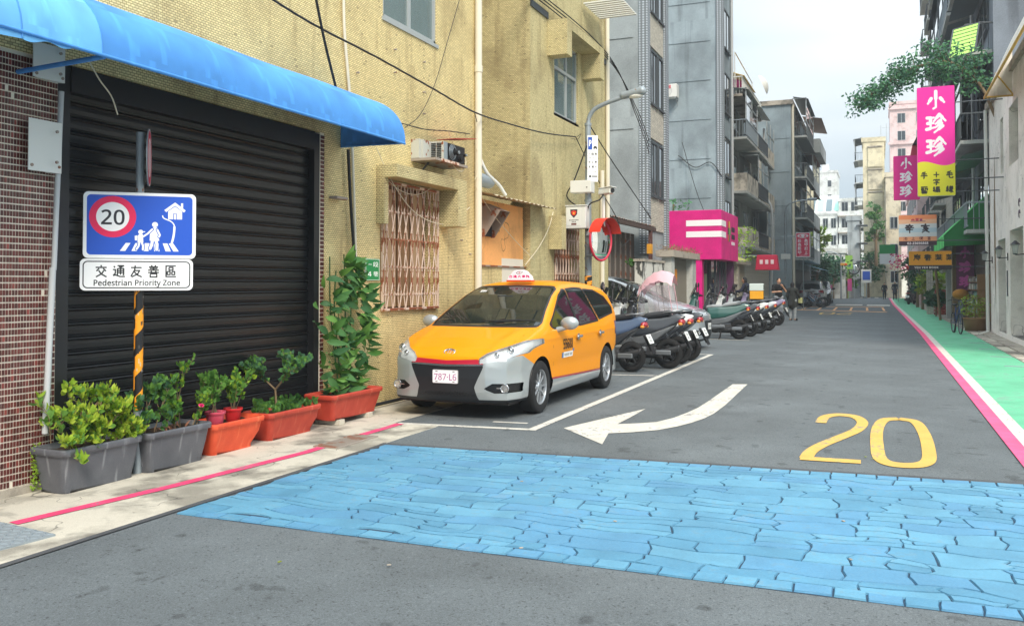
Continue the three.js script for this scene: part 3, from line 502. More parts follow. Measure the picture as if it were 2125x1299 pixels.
for (const [x0, y0, x1, y1, lab] of [[62, 95, 128, 165, 'white bent steel plate on the pillar tucked under the awning'], [52, 252, 121, 355, 'white bent steel plate with rusty screws halfway up the pillar']]) {
  const c = onX((x0 + x1) / 2, (y0 + y1) / 2, -5.8), w = Math.abs(onX(x1, y0, -5.8).z - onX(x0, y0, -5.8).z) / 2, h = (y1 - y0) / 1850 * 6.9 / 2;
  const p = thing('steel_plate', lab, 'plate', [-5.78, c.y, c.z]);
  mk('plate', prism([[-w, -.005], [-w * .6, .02], [w * .2, .02], [w * .35, .045], [w * .7, .045], [w, -.005], [w, -.012], [-w, -.012]], h * 2).rotateX(-Math.PI / 2).rotateY(Math.PI / 2).translate(0, -h, 0), M.plastic, p);
  for (const [u, v] of [[.5, .6], [.5, -.6], [-.8, -.8], [.85, -.75]]) mk('screw', cyl(.012, .012, .012, 8).rotateZ(Math.PI / 2).translate(u < 0 || u > .8 ? .012 : .048, v * h, -u * w), M.rustGrey, p);
}
one('wall_spout', rbx(FX + .01, FX + .12, 2.52, 2.55, -8.85, -8.62, .008), M.rustGrey, 'small rusty metal bracket on the wall beside the shutter', 'bracket');
one('floor_pipe', tube([[-5.8, .05, -8.9], [-5.78, .05, -9.6], [-5.78, .05, -10.6], [-5.8, .06, -12.4]], .022, 20, 7), M.rubber, 'black hose lying along the foot of the tiled wall', 'hose');
// ---------- lettering: brush strokes on a 100 x 100 grid ----------
const GL = {}; `交 50,4 50,16;10,22 90,22;35,30 15,50;65,30 85,50;70,45 55,70 12,95;32,45 50,72 90,95
通 12,12 22,22;6,38 24,38 24,68 8,84;8,84 26,80 60,92 96,92;40,8 85,8 62,22;52,14 66,24;40,30 40,80;40,30 86,30 86,78 78,78;40,46 86,46;40,61 86,61;63,30 63,78
友 10,22 90,22;42,5 38,40 10,90;30,45 75,45 60,72 15,95;35,55 60,80 92,95
善 32,3 40,12;68,3 60,12;15,17 85,17;20,29 80,29;8,42 92,42;50,12 50,42;30,48 35,56;70,48 65,56;8,60 92,60;25,70 75,70 75,95 25,95 25,70
區 10,8 90,8;15,8 15,92 92,92;38,20 68,20 68,40 38,40 38,20;25,52 46,52 46,76 25,76 25,52;60,52 82,52 82,76 60,76 60,52
小 50,5 50,85 38,92;28,40 12,65;72,40 90,62
珍 8,20 40,20;10,48 38,48;5,78 42,70;24,20 24,74;66,5 40,38;66,5 95,38;72,35 48,52;76,50 46,70;82,64 42,95
毛 70,5 20,18;15,35 85,30;8,56 90,50;45,12 45,80 55,92 88,92 92,75
線 30,5 12,28 30,28;35,20 10,50 40,48;25,50 25,85;10,60 5,80;40,58 45,72;60,5 55,15;50,15 50,45 85,45 85,15 50,15;50,30 85,30;67,45 67,92 58,88;48,55 62,58 45,85;85,50 70,65;68,58 92,92
十 10,50 90,50;50,8 50,92
字 50,2 50,12;10,15 10,30;10,15 90,15 88,30;28,36 72,36 50,52;50,52 50,90 38,86;8,62 92,62
繡 20,3 8,22 22,22;26,15 6,42 30,40;18,42 18,85;8,55 4,75;30,52 34,68;40,12 95,12;66,2 66,92;45,22 45,42 88,42 88,22 45,22;40,52 40,92;40,52 94,52 94,92;50,62 58,72;50,85 58,75;75,62 82,72;76,85 84,76
手 70,6 25,14;15,32 85,32;6,55 94,55;50,10 50,85 38,90
藝 8,10 92,10;32,3 32,18;68,3 68,18;10,28 48,28;28,20 28,44;8,44 50,44;15,36 42,36;54,30 92,30 86,50 95,56;68,22 62,55 52,60;20,66 80,66;8,78 92,78;45,78 25,94 78,92;65,84 82,97;10,54 48,54
辛 50,3 50,12;15,15 85,15;32,22 38,34;68,22 60,34;8,38 92,38;18,60 82,60;50,38 50,97
亥 50,2 50,14;10,18 90,18;48,20 28,42 60,42;62,36 20,70;75,50 15,95;52,68 88,95
池 12,10 22,20;6,36 16,46;8,90 25,60;38,42 92,28 90,62 80,60;62,8 62,70;45,20 45,80 52,90 90,90 94,72
上 45,8 45,88;45,42 80,42;8,90 92,90
便 28,5 8,45;20,30 20,95;38,12 95,12;45,26 45,58 88,58 88,26 45,26;45,42 88,42;66,12 66,60 40,92;46,66 92,94
當 50,3 50,16;28,6 34,16;72,6 66,16;10,20 10,32;10,20 90,20 90,32;34,32 66,32 66,46 34,46 34,32;22,56 78,56 78,95 22,95 22,56;22,75 78,75;50,56 50,95
廊 52,2 52,10;15,12 92,12;18,12 16,60 5,95;32,25 32,70 52,62;32,25 55,25 55,50 32,50;32,38 55,38;50,68 60,82;70,25 70,95;70,25 90,25 80,45 92,62 76,66
書 20,10 78,10 78,30;8,20 92,20;20,30 78,30;50,2 50,60;15,42 85,42;6,54 94,54;25,64 75,64 75,97 25,97 25,64;25,80 75,80
葉 8,12 92,12;33,4 33,20;67,4 67,20;8,36 92,36;28,26 28,56 80,56;50,24 50,56;72,24 72,50 50,50;6,68 94,68;50,56 50,97;46,70 10,94;54,70 90,94
台 45,5 20,35 80,32;65,18 86,42;22,52 78,52 78,92 22,92 22,52
灣 8,12 18,22;4,38 14,48;6,92 20,62;58,3 58,12;40,14 78,14;45,24 72,24;45,32 72,32;45,40 72,40 72,50 45,50 45,40;36,14 28,30 38,30;30,36 28,50;82,14 76,30 88,30;82,36 88,50;32,60 84,60 84,70 34,70 30,84 86,84 80,97 70,95
大 10,38 90,38;50,6 48,45 12,94;52,45 90,94
車 12,14 88,14;22,26 78,26 78,60 22,60 22,26;22,43 78,43;8,74 92,74;50,3 50,97
隊 12,8 12,96;12,8 34,8 22,30 36,48 18,54;45,4 55,16;85,4 75,16;42,22 92,22;66,22 45,42;58,32 70,55 66,92 56,90;62,46 42,62;66,60 42,82;88,34 70,48;70,50 94,82
一 10,50 90,50
段 15,10 15,80;15,12 40,8;15,32 40,32;15,54 40,54;5,84 45,70;55,10 52,32 45,40;55,10 80,10 80,34 92,36;52,50 88,50 75,72 45,95;55,60 72,82 95,95
巷 10,18 90,18;34,5 34,38;66,5 66,38;6,38 94,38;34,40 10,68;66,40 92,66;35,54 66,54 66,70 35,70;35,54 35,90 80,90 82,78
印 30,8 14,16 14,60 40,55;14,36 40,36;56,12 56,96;56,12 88,12 88,64 76,62
色 40,4 15,32;30,14 66,14 52,32;18,34 84,34 84,58 18,58 18,34;50,34 50,58;18,58 18,82 28,92 88,92 92,78
訂 20,4 30,10;8,18 44,18;12,30 40,30;12,42 40,42;12,54 40,54 40,80 12,80 12,54;52,16 96,16;76,16 76,92 62,86
影 12,8 46,8 46,30 12,30 12,8;12,19 46,19;4,40 54,40;14,50 44,50 44,66 14,66 14,50;28,66 28,92;12,76 6,88;44,74 52,86;86,8 60,28;90,34 60,56;94,62 58,92
彩 46,6 12,16;14,24 20,36;30,22 34,34;50,20 42,34;6,48 56,48;30,40 30,95;26,54 6,82;34,54 54,76;86,8 62,28;90,34 62,56;94,62 60,92`
  .split('\n').forEach(l => { GL[l[0]] = l.slice(2).split(';').map(s => s.split(' ').map(p => p.split(',').map(Number))); });
function han(g, str, x, y, s, w, color, dx = s * 1.18, dy = 0, brush) { // each glyph at most s wide, stepping dx, dy
  g.strokeStyle = color; g.fillStyle = color; g.lineJoin = 'round'; g.lineCap = brush ? 'round' : 'butt';
  [...str].forEach((ch, i) => {
    for (const st of GL[ch] ?? []) {
      const q = st.map(p => [x + i * dx + p[0] / 100 * s, y + i * dy + p[1] / 100 * s]);
      g.lineWidth = w; g.beginPath(); q.forEach((p, k) => k ? g.lineTo(...p) : g.moveTo(...p)); g.stroke();
      if (brush) { const a = q[0], b = q[q.length - 1], m = q[Math.floor(q.length / 2)]; g.lineWidth = w * 1.6; g.beginPath(); g.moveTo(...a); g.lineTo(mixn(a[0], m[0], .45), mixn(a[1], m[1], .45)); g.stroke(); }
    }
  });
}
const rrect = (g, x, y, w, h, r) => { g.beginPath(); g.moveTo(x + r, y); g.arcTo(x + w, y, x + w, y + h, r); g.arcTo(x + w, y + h, x, y + h, r); g.arcTo(x, y + h, x, y, r); g.arcTo(x, y, x + w, y, r); g.closePath(); };
const roundShape = (w, h, r) => { const s = new THREE.Shape(); s.moveTo(-w / 2 + r, -h / 2); s.lineTo(w / 2 - r, -h / 2); s.absarc(w / 2 - r, -h / 2 + r, r, -Math.PI / 2, 0); s.lineTo(w / 2, h / 2 - r); s.absarc(w / 2 - r, h / 2 - r, r, 0, Math.PI / 2); s.lineTo(-w / 2 + r, h / 2); s.absarc(-w / 2 + r, h / 2 - r, r, Math.PI / 2, Math.PI); s.lineTo(-w / 2, -h / 2 + r); s.absarc(-w / 2 + r, -h / 2 + r, r, Math.PI, Math.PI * 1.5); return s; };
function face(name, parent, w, h, r, tex, p = [0, 0, 0], back = M.galv, d = .012, rough = .45) { // printed plate facing +z
  const s = roundShape(w, h, r), pl = mk(name, new THREE.ExtrudeGeometry(s, { depth: d, bevelEnabled: false, curveSegments: 6 }).translate(0, 0, -d - .0025), back, parent);
  const g = new THREE.ShapeGeometry(s, 6), q = g.attributes.position, uv = g.attributes.uv; for (let i = 0; i < q.count; i++) uv.setXY(i, q.getX(i) / w + .5, q.getY(i) / h + .5);
  const f = mk('print', g, std(0xffffff, rough, { map: tex, side: THREE.FrontSide }), pl, true); pl.position.set(...p); return pl;
}
const T = {};
T.zone = ctex(900, 590, (g, w, h) => {
  g.fillStyle = '#f4f5f6'; g.fillRect(0, 0, w, h); g.fillStyle = '#1c55c4'; rrect(g, 28, 26, w - 56, h - 56, 34); g.fill();
  g.fillStyle = '#ea1f58'; g.beginPath(); g.arc(230, 220, 185, 0, 7); g.fill(); g.fillStyle = '#f6f6f6'; g.beginPath(); g.arc(230, 220, 130, 0, 7); g.fill();
  g.fillStyle = '#2b2a33'; g.font = '178px sans-serif'; g.textAlign = 'center'; g.textBaseline = 'middle'; g.fillText('20', 231, 226); g.lineWidth = 5; g.strokeStyle = '#2b2a33'; g.strokeText('20', 231, 226);
  const P = (pts, c = '#f6f6f6') => { g.fillStyle = c; g.beginPath(); pts.forEach((p, i) => i ? g.lineTo(...p) : g.moveTo(...p)); g.closePath(); g.fill(); };
  P([[640, 150], [728, 78], [816, 150], [800, 168], [728, 108], [656, 168]]); P([[672, 160], [728, 116], [786, 160], [786, 232], [672, 232]]); P([[776, 84], [794, 84], [794, 130], [776, 116]]); P([[712, 180], [744, 180], [744, 232], [712, 232]], '#1c55c4'); P([[718, 186], [738, 186], [738, 232], [718, 232]]);
  g.strokeStyle = '#f6f6f6'; g.lineCap = 'butt'; g.lineWidth = 10; g.beginPath(); g.moveTo(628, 198); g.bezierCurveTo(620, 250, 720, 220, 726, 310); g.stroke(); g.lineWidth = 18; g.beginPath(); g.moveTo(724, 296); g.quadraticCurveTo(724, 380, 702, 452); g.stroke();
  for (const [x, s] of [[318, 54], [400, 34], [482, 12], [560, -10], [640, -34], [694, -54]]) P([[x + s * .3, 452], [x + s * .3 + 38, 452], [x - s * .5 + 40, 524], [x - s * .5 - 4, 524]]);
  g.lineWidth = 22; g.lineCap = 'round'; g.lineJoin = 'round';
  const L = (pts, lw) => { g.strokeStyle = '#1c55c4'; g.lineWidth = lw + 12; g.beginPath(); pts.forEach((p, i) => i ? g.lineTo(...p) : g.moveTo(...p)); g.stroke(); g.strokeStyle = '#f6f6f6'; g.lineWidth = lw; g.beginPath(); pts.forEach((p, i) => i ? g.lineTo(...p) : g.moveTo(...p)); g.stroke(); };
  L([[548, 420], [540, 470], [528, 500]], 24); L([[572, 420], [584, 460], [582, 508]], 24); P([[526, 350], [552, 310], [584, 310], [602, 430], [524, 430]]); L([[586, 330], [606, 376], [600, 392]], 16); L([[544, 326], [508, 366], [474, 392]], 16);
  g.fillStyle = '#f6f6f6'; g.beginPath(); g.arc(566, 284, 24, 0, 7); g.fill();
  L([[444, 440], [436, 480], [420, 506]], 16); L([[458, 440], [472, 476], [470, 510]], 16); P([[426, 390], [440, 370], [470, 372], [474, 448], [428, 448]]); P([[404, 388], [424, 382], [424, 430], [406, 428]]); g.beginPath(); g.arc(452, 352, 20, 0, 7); g.fill(); P([[432, 346], [488, 346], [488, 354], [432, 354]]);
});
T.zone2 = ctex(900, 260, (g, w, h) => {
  g.fillStyle = '#f4f5f6'; g.fillRect(0, 0, w, h); g.strokeStyle = '#15181c'; g.lineWidth = 9; rrect(g, 26, 22, w - 52, h - 44, 34); g.stroke();
  han(g, '交通友善區', 112, 48, 106, 11, '#15181c', 138); g.fillStyle = '#15181c'; g.font = '64px sans-serif'; g.textAlign = 'center'; g.textBaseline = 'alphabetic'; g.fillText('Pedestrian Priority Zone', w / 2, 220); g.lineWidth = 2.5; g.strokeText('Pedestrian Priority Zone', w / 2, 220);
});
T.noPark = ctex(256, 256, (g) => { g.fillStyle = '#ddd4d4'; g.fillRect(0, 0, 256, 256); g.strokeStyle = '#b8123f'; g.lineWidth = 34; g.beginPath(); g.arc(128, 128, 104, 0, 7); g.stroke(); for (const x of [70, 110, 150, 190]) { g.lineWidth = 14; g.beginPath(); g.moveTo(x - 30, 200); g.lineTo(x + 10, 60); g.stroke(); } });
T.poleStripe = ctex(256, 512, (g) => { // reflective sleeve, scuffed
  g.fillStyle = '#1a1a1c'; g.fillRect(0, 0, 256, 512); g.fillStyle = '#f59c1a'; for (let k = -1; k < 4; k++) { g.beginPath(); g.moveTo(0, k * 170 + 120); g.lineTo(256, k * 170); g.lineTo(256, k * 170 + 85); g.lineTo(0, k * 170 + 205); g.fill(); }
  reseed(44); for (let i = 0; i < 90; i++) { g.fillStyle = rnd() > .5 ? 'rgba(190,186,178,.8)' : 'rgba(40,40,42,.9)'; g.fillRect(rnd() * 256, rnd() * 150 + (i % 2) * 200, rr(2, 14), rr(2, 22)); }
});
{
  const p = thing('sign_post', 'blue and white pedestrian zone sign on orange and black striped post', 'road sign', [-5.62, 0, -5.58]);
  mk('post', [rod([0, 0, 0], [0, 2.78, 0], .033, 14), cyl(.036, .036, .02, 14).translate(0, 2.78, 0)], M.galv, p);
  const sl = new THREE.CylinderGeometry(.0365, .0365, 1.0, 16, 1, true).translate(0, 1.02, 0); const st = mk('striped_sleeve', sl, std(0xffffff, .5, { map: T.poleStripe }), p, true);
  const R = 42 * Math.PI / 180, q = new THREE.Group(); q.name = 'sign_board'; q.rotation.y = R; p.add(q);
  face('zone_plate', q, .85, .535, .04, T.zone, [.01, 2.02, .06]);
  face('name_plate', q, .85, .255, .04, T.zone2, [-.01, 1.62, .062]);
  mk('clamp', [rbx(-.05, .05, 1.6, 1.66, -.045, .045, .008), rbx(-.05, .05, 1.9, 1.95, -.045, .045, .008), rbx(-.05, .05, 2.2, 2.25, -.045, .045, .008)], M.galv, q);
  const c = new THREE.Group(); c.name = 'round_sign'; c.rotation.y = 131 * Math.PI / 180; c.position.set(.05, 2.58, 0); p.add(c);
  const disc = new THREE.CircleGeometry(.235, 32); mk('disc', cyl(.235, .235, .008, 32).rotateX(Math.PI / 2).translate(0, 0, .03), M.galv, c); mk('print', disc.translate(0, 0, .0365), std(0xffffff, .5, { map: T.noPark }), c, true);
}
T.lane = ctex(200, 300, (g, w, h) => { g.fillStyle = '#178a4a'; g.fillRect(0, 0, w, h); g.strokeStyle = '#e8f2ea'; g.lineWidth = 6; g.strokeRect(8, 8, w - 16, h - 16); han(g, '一段', 20, 40, 76, 9, '#eef6ee', 84); han(g, '巷', 106, 170, 76, 8, '#eef6ee'); g.fillStyle = '#eef6ee'; g.font = 'bold 92px sans-serif'; g.textAlign = 'center'; g.textBaseline = 'middle'; g.fillText('4', 60, 210); });
{ const s = thing('street_name_sign', 'small green street name plate on the tiled wall beside the climbing plant', 'sign', [FX + .02, 1.72, -9.56], Math.PI / 2); face('plate', s, .34, .27, .015, T.lane, [0, 0, 0]); }
// ---------- planters and plants ----------
function leafGeo(L, w, droop = .3, fold = .25) { // one leaf along +y from its stalk, 8 faces
  const p = [], N = 4, prof = [.0, .78, 1, .7, 0];
  for (let i = 0; i <= N; i++) { const t = i / N, y = L * t * (1 - droop * .25 * t), z = -droop * L * t * t, h = w / 2 * prof[i]; p.push([[-h, y, z + h * fold], [0, y, z], [h, y, z + h * fold]]); }
  return boxUV(merge(loft(p)));
}
const LG = { round: leafGeo(.062, .042, .25), oval: leafGeo(.085, .042, .35), big: leafGeo(.19, .062, .75, .35), bigw: leafGeo(.17, .075, .6, .3), small: leafGeo(.036, .024, .2), thin: leafGeo(.09, .014, .5), heart: leafGeo(.05, .05, .3) };
const qA = new THREE.Quaternion(), qB = new THREE.Quaternion();
function leafAt(geo, mat, parent, p, dir, roll, s, name = 'leaf') {
  const m = new THREE.Mesh(geo, mat); m.name = name; m.position.set(p[0], p[1], p[2]); qA.setFromUnitVectors(V(0, 1, 0), dir.clone().normalize()); qB.setFromAxisAngle(V(0, 1, 0), roll); m.quaternion.copy(qA.multiply(qB)); m.scale.setScalar(s); m.castShadow = m.receiveShadow = true; parent.add(m); return m;
}
const leafMerged = (geo, p, dir, roll, s) => { const g = geo.clone(); g.scale(s, s, s); g.rotateY(roll); g.applyQuaternion(new THREE.Quaternion().setFromUnitVectors(V(0, 1, 0), dir.clone().normalize())); return g.translate(p[0], p[1], p[2]); };
const rdir = (up = .4) => V(rr(-1, 1), rr(-.5, 1) + up, rr(-1, 1)).normalize();
// branching shrub: stems are one part, leaves single parts (or one mass where they are tiny)
function shrub(name, label, cat, p, o) {
  const t = thing(name, label, cat, p, 0, o.group), tips = []; let stems = [];
  const grow = (a, d, len, r, lvl) => {
    const b = a.clone().addScaledVector(d, len); stems.push(rod(a, b, r, 5, r * .7));
    if (lvl === 0) { tips.push([a, b, d]); return; }
    if (lvl < o.levels || o.levels === 1 || o.base) tips.push([a.clone().lerp(b, .35), b, d]);
    const n = o.fork ?? 3; for (let i = 0; i < n; i++) { const e = d.clone().multiplyScalar(o.straight ?? .9).add(V(rr(-1, 1) * (o.spread ?? 1), rr(-.1, .7), rr(-1, 1) * (o.spreadZ ?? o.spread ?? 1)).multiplyScalar(.75)).normalize(); grow(b, e, len * rr(.55, .85), r * .65, lvl - 1); }
  };
  for (const s of o.stems) { grow(V(...s[0]), V(...s[1]).normalize(), s[2], o.r ?? .009, o.levels); if (o.stems.length < 9) { mk('stem', stems, o.bark ?? M.bark, t); stems = []; } }
  if (stems.length) mk('stems', stems, o.bark ?? M.leafG, t).userData.kind = 'stuff';
  const mats = o.mats, mass = mats.map(() => []); let n = 0;
  for (let k = 0; k < o.leaves; k++) {
    const [a, b, d] = tips[k % tips.length], f = rr(.25, 1.08), q = a.clone().lerp(b, f), e = d.clone().multiplyScalar(.35).add(rdir(o.up ?? .25)).normalize(), mi = Math.floor(rnd() * mats.length), s = rr(.65, 1.15) * (o.s ?? 1), roll = rr(-.5, .5) + (e.z < 0 ? 3 : 0);
    const gg = Array.isArray(o.geo) ? o.geo[Math.floor(rnd() * o.geo.length)] : o.geo;
    if (o.parts && n < o.parts) { leafAt(gg, mats[mi], t, q.toArray(), e, roll, s); n++; } else mass[mi].push(leafMerged(gg, q.toArray(), e, roll, s));
  }
  mass.forEach((g, i) => { if (g.length) mk('foliage', g, mats[i], t).userData.kind = 'stuff'; });
  return t;
}
function boxPlanter(label, z0, z1, x0, x1, h, mat, o = {}) { // tapered trough with rim, feet cut-out and soil
  const t = thing('planter', label, 'planter', [(x0 + x1) / 2, o.y ?? .004, (z0 + z1) / 2], o.turn ?? 0, 'flower troughs along the shutter'), w = (x1 - x0) / 2, l = (z1 - z0) / 2, tp = o.taper ?? .03;
  const ring = (y, e) => { const r = .05, p = [], W = w + e, L = l + e; for (const [sx, sz, a0] of [[1, 1, 0], [-1, 1, 1], [-1, -1, 2], [1, -1, 3]]) for (let i = 0; i <= 4; i++) { const a = (a0 + i / 4) * Math.PI / 2; p.push([sx * (W - r) + r * Math.cos(a), y, sz * (L - r) + r * Math.sin(a)]); } p.push(p[0]); return p; };
  mk('trough', [loft([ring(.02, -tp - .004), ring(.0, -tp), ring(.03, -tp), ring(h * .5, -tp * .4 + (o.belly ?? 0)), ring(h - .05, 0), ring(h - .05, .016), ring(h - .012, .02), ring(h, .012), ring(h, -.008), ring(h - .06, -.014), ring(h - .06, -.2)].map(r => r.slice().reverse()))], mat, t);
  if (o.rib) mk('rib', [0, 1, 2].map(i => rbx(-w * .6 + i * .08, -w * .6 + i * .08 + .03, .05, h - .06, l - tp - .004, l - tp + .012, .006)), mat, t);
  const S = []; for (let i = 0; i <= 12; i++) { const r = []; for (let j = 0; j <= 6; j++) r.push([mixn(-w + .03, w - .03, j / 6), h - .055 + rr(0, .03), mixn(-l + .03, l - .03, i / 12)]); S.push(r); }
  mk('soil', loft(S), M.soil, t); return t;
}
reseed(77);
boxPlanter('dark grey plastic trough holding a yellow green leafy bush by the pillar', -5.5, -4.77, -5.84, -5.5, .33, M.planterGrey, { taper: .035 });
boxPlanter('dark grey ribbed plastic trough with a pink flower beside the striped post', -6.27, -5.56, -5.84, -5.47, .33, M.planterGrey, { taper: .04, rib: 1 });
boxPlanter('bright orange trough holding two small flower pots', -7.0, -6.31, -5.82, -5.47, .29, M.terraOrange, { taper: .07, belly: .01 });
boxPlanter('terracotta trough of low round leaves with a little twisted tree', -7.95, -7.12, -5.82, -5.48, .28, M.terraRed, { taper: .06, belly: .01 });
boxPlanter('terracotta trough with the tall climbing plant on the yellow wall', -9.14, -8.14, -5.82, -5.44, .28, M.terraRed, { taper: .05, y: .06 });
for (const [x, z, l] of [[-5.55, -8.32, 'brick propping the near end of the climbing plant trough'], [-5.56, -8.92, 'brick propping the far end of the climbing plant trough']]) one('brick', rbx(x - .22, x + .1, .004, .062, z - .05, z + .05, .006), M.pavement, l, 'brick');
// plants
shrub('leafy_bush', 'yellow green bush with round leaves in the grey trough by the pillar', 'bush', [-5.66, .27, -5.1], { stems: [[[0, 0, .02], [.05, 1, .05], .2], [[.02, 0, -.1], [.2, 1, -.45], .16], [[0, 0, .1], [.15, 1, .5], .15], [[.05, 0, .16], [.5, .8, .6], .1], [[.06, 0, -.18], [.5, .9, -.5], .12], [[.05, 0, 0], [.8, .8, .1], .1]], base: 1, levels: 3, fork: 3, spread: 1.15, straight: .6, r: .011, leaves: 2300, parts: 290, geo: [LG.round, LG.oval, LG.small], mats: [M.leafY, M.leafY2, M.leafY, M.leafG2], s: .88, up: .15 });
shrub('fern', 'low yellow green fern spilling over the grey trough rim', 'fern', [-5.56, .3, -5.36], { stems: Array.from({ length: 14 }, () => [[rr(-.1, .05), 0, rr(-.14, .14)], [rr(-.5, 1.2), rr(.5, 1), rr(-1, 1)], rr(.09, .17)]), levels: 0, r: .004, leaves: 700, geo: [LG.small, LG.small], mats: [M.leafY, M.leafY2], up: 0, s: .95 });
shrub('trailing_weed', 'thin trailing weed hanging over the end of the grey trough', 'weed', [-5.52, .34, -4.86], { stems: [[[0, 0, 0], [.5, -.6, .2], .1], [[-.1, .02, 0], [.2, 1, .3], .16], [[-.2, .02, .02], [0, 1, .1], .2]], levels: 1, fork: 2, r: .004, leaves: 46, parts: 46, geo: LG.oval, mats: [M.leafG2, M.leafY2] });
{ const t = thing('moss_growth', 'strip of green moss down the corner behind the grey trough', 'moss', [-5.8, 0, -4.78]), g = []; for (let i = 0; i < 160; i++) g.push(leafMerged(LG.small, [rr(-.03, .03), rr(.01, .36), rr(-.02, .03)], rdir(0), rnd() * 6, rr(.4, .8))); mk('foliage', g, M.leafY2, t).userData.kind = 'stuff'; }
shrub('green_herb', 'dark green herb with rough leaves in front of the shutter', 'plant', [-5.68, .28, -5.72], { base: 1, stems: [[[0, 0, 0], [0, 1, -.1], .22], [[.03, 0, -.06], [.1, 1, -.3], .2], [[.03, 0, .06], [.1, 1, .2], .18], [[.06, 0, .1], [.4, 1, .4], .1], [[.06, 0, -.1], [.4, 1, -.4], .1]], levels: 2, fork: 3, spread: .85, r: .006, leaves: 680, parts: 90, geo: [LG.round, LG.heart], mats: [M.leafB, M.leafD2, M.leafG2], s: .95 });
{
  const f = shrub('pink_flower_plant', 'small bushy plant with one pink flower in the ribbed grey trough', 'flower', [-5.64, .28, -6.08], { base: 1, stems: [[[0, 0, 0], [0, 1, .1], .26], [[.05, 0, -.08], [.2, 1, -.4], .15], [[0, 0, .06], [.1, 1, .4], .2], [[.04, 0, -.14], [.3, 1, -.2], .12], [[.05, 0, .12], [.3, 1, .3], .12]], levels: 2, fork: 3, spread: .9, r: .006, leaves: 900, parts: 90, geo: [LG.small, LG.round], mats: [M.leafG2, M.leafG, M.leafY2], s: .95 });
  const pet = []; for (let i = 0; i < 6; i++) pet.push(leafMerged(LG.heart, [.14, .2, -.1], V(Math.cos(i) * .9 + .4, .4, Math.sin(i) * .9), i, .62)); mk('pink_flower', pet, std(0xd6236e, .6), f);
  const d = []; for (let i = 0; i < 60; i++) d.push(leafMerged(LG.thin, [rr(-.1, .12), .0, rr(-.16, .3)], rdir(.1), rnd() * 6, rr(.6, 1.2))); mk('dry_grass', d, std(0x9a6a52, .9), f).userData.kind = 'stuff';
}
function pot(label, p, r, h, mat) { const t = thing('flower_pot', label, 'flower pot', p); mk('pot', new THREE.LatheGeometry([[.0, 0], [r * .72, 0], [r * .95, h * .86], [r * 1.08, h * .86], [r * 1.1, h], [r, h], [r * .95, h * .9], [0, h * .88]].map(q => new THREE.Vector2(...q)), 24), mat, t); mk('soil', cyl(r * .95, r * .95, .006, 18).translate(0, h * .89, 0), M.soil, t); return t; }
pot('faded pink plastic flower pot standing in the orange trough', [-5.57, .225, -6.44], .085, .17, M.potPink);
pot('glossy red plastic flower pot standing in the orange trough', [-5.62, .225, -6.74], .08, .16, M.potRed);
shrub('seedling', 'thin stemmed green seedling in the faded pink pot', 'plant', [-5.57, .38, -6.44], { stems: Array.from({ length: 7 }, () => [[rr(-.03, .03), 0, rr(-.03, .03)], [rr(-.4, .4), 1, rr(-.3, .5)], rr(.12, .24)]), levels: 1, fork: 3, spread: .9, r: .004, leaves: 440, parts: 40, geo: [LG.small, LG.round], mats: [M.leafG2, M.leafG], s: .9 });
shrub('seedling', 'dense bright green seedling in the glossy red pot', 'plant', [-5.62, .37, -6.74], { stems: Array.from({ length: 7 }, () => [[rr(-.03, .03), 0, rr(-.03, .03)], [rr(-.5, .4), 1, rr(-.7, .3)], rr(.12, .22)]), levels: 1, fork: 3, spread: .9, r: .004, leaves: 440, parts: 40, geo: [LG.small, LG.round], mats: [M.leafG2, M.leafY2, M.leafG], s: .95 });
shrub('dwarf_tree', 'little twisted tree with spreading crown in front of the shutter', 'tree', [-5.66, .24, -7.45], { stems: [[[0, 0, 0], [.0, 1, .12], .24]], levels: 3, fork: 4, spread: 1.4, straight: .75, r: .015, leaves: 900, parts: 200, geo: [LG.heart, LG.round], mats: [M.leafD2, M.leafB, M.leafG2], s: .95, up: .2 });
shrub('ground_cover', 'mat of small round leaves filling the terracotta trough', 'plant', [-5.65, .25, -7.53], { stems: Array.from({ length: 50 }, () => [[rr(-.15, .15), 0, rr(-.4, .4)], [rr(-.4, .6), 1, rr(-.5, .5)], rr(.05, .12)]), levels: 0, r: .003, leaves: 760, parts: 120, geo: [LG.heart, LG.round], mats: [M.leafG, M.leafG2, M.leafD2], s: .85, up: .5 });
{ // climbing plant with long drooping leaves on the wall
  const t = thing('climbing_plant', 'tall climbing plant with long drooping leaves against the yellow wall', 'plant', [-5.7, .3, -8.75]);
  const st = []; for (const z of [-.28, -.1, .08, .22]) st.push(tube([[0, 0, z * .5], [-.06, .5, z * .8 + rr(-.05, .05)], [-.08, 1.0, z * 1.0 + rr(-.08, .08)], [-.08, 1.4 + rr(-.1, .2), z * .9]], .008, 16)); st.forEach(g => mk('stem', g, M.leafD, t));
  const mats = [M.leafG, M.leafD2, M.leafG2, M.leafD];
  for (let i = 0; i < 295; i++) {
    const h = rr(0, 1), y = h * 1.5 + .02, half = h > .86 ? .2 : h > .4 ? .5 : .42, z = rr(-half, half) + (h > .86 ? -.06 : 0), x = rr(-.08, .1) * (h > .86 ? .8 : 1);
    leafAt(rnd() > .5 ? LG.big : LG.bigw, mats[Math.floor(rnd() * 4)], t, [x, y, z], V(rr(.1, .9), rr(-1, .35), rr(-.9, .9)), rr(-.5, .5), rr(.75, 1.3));
  }
}
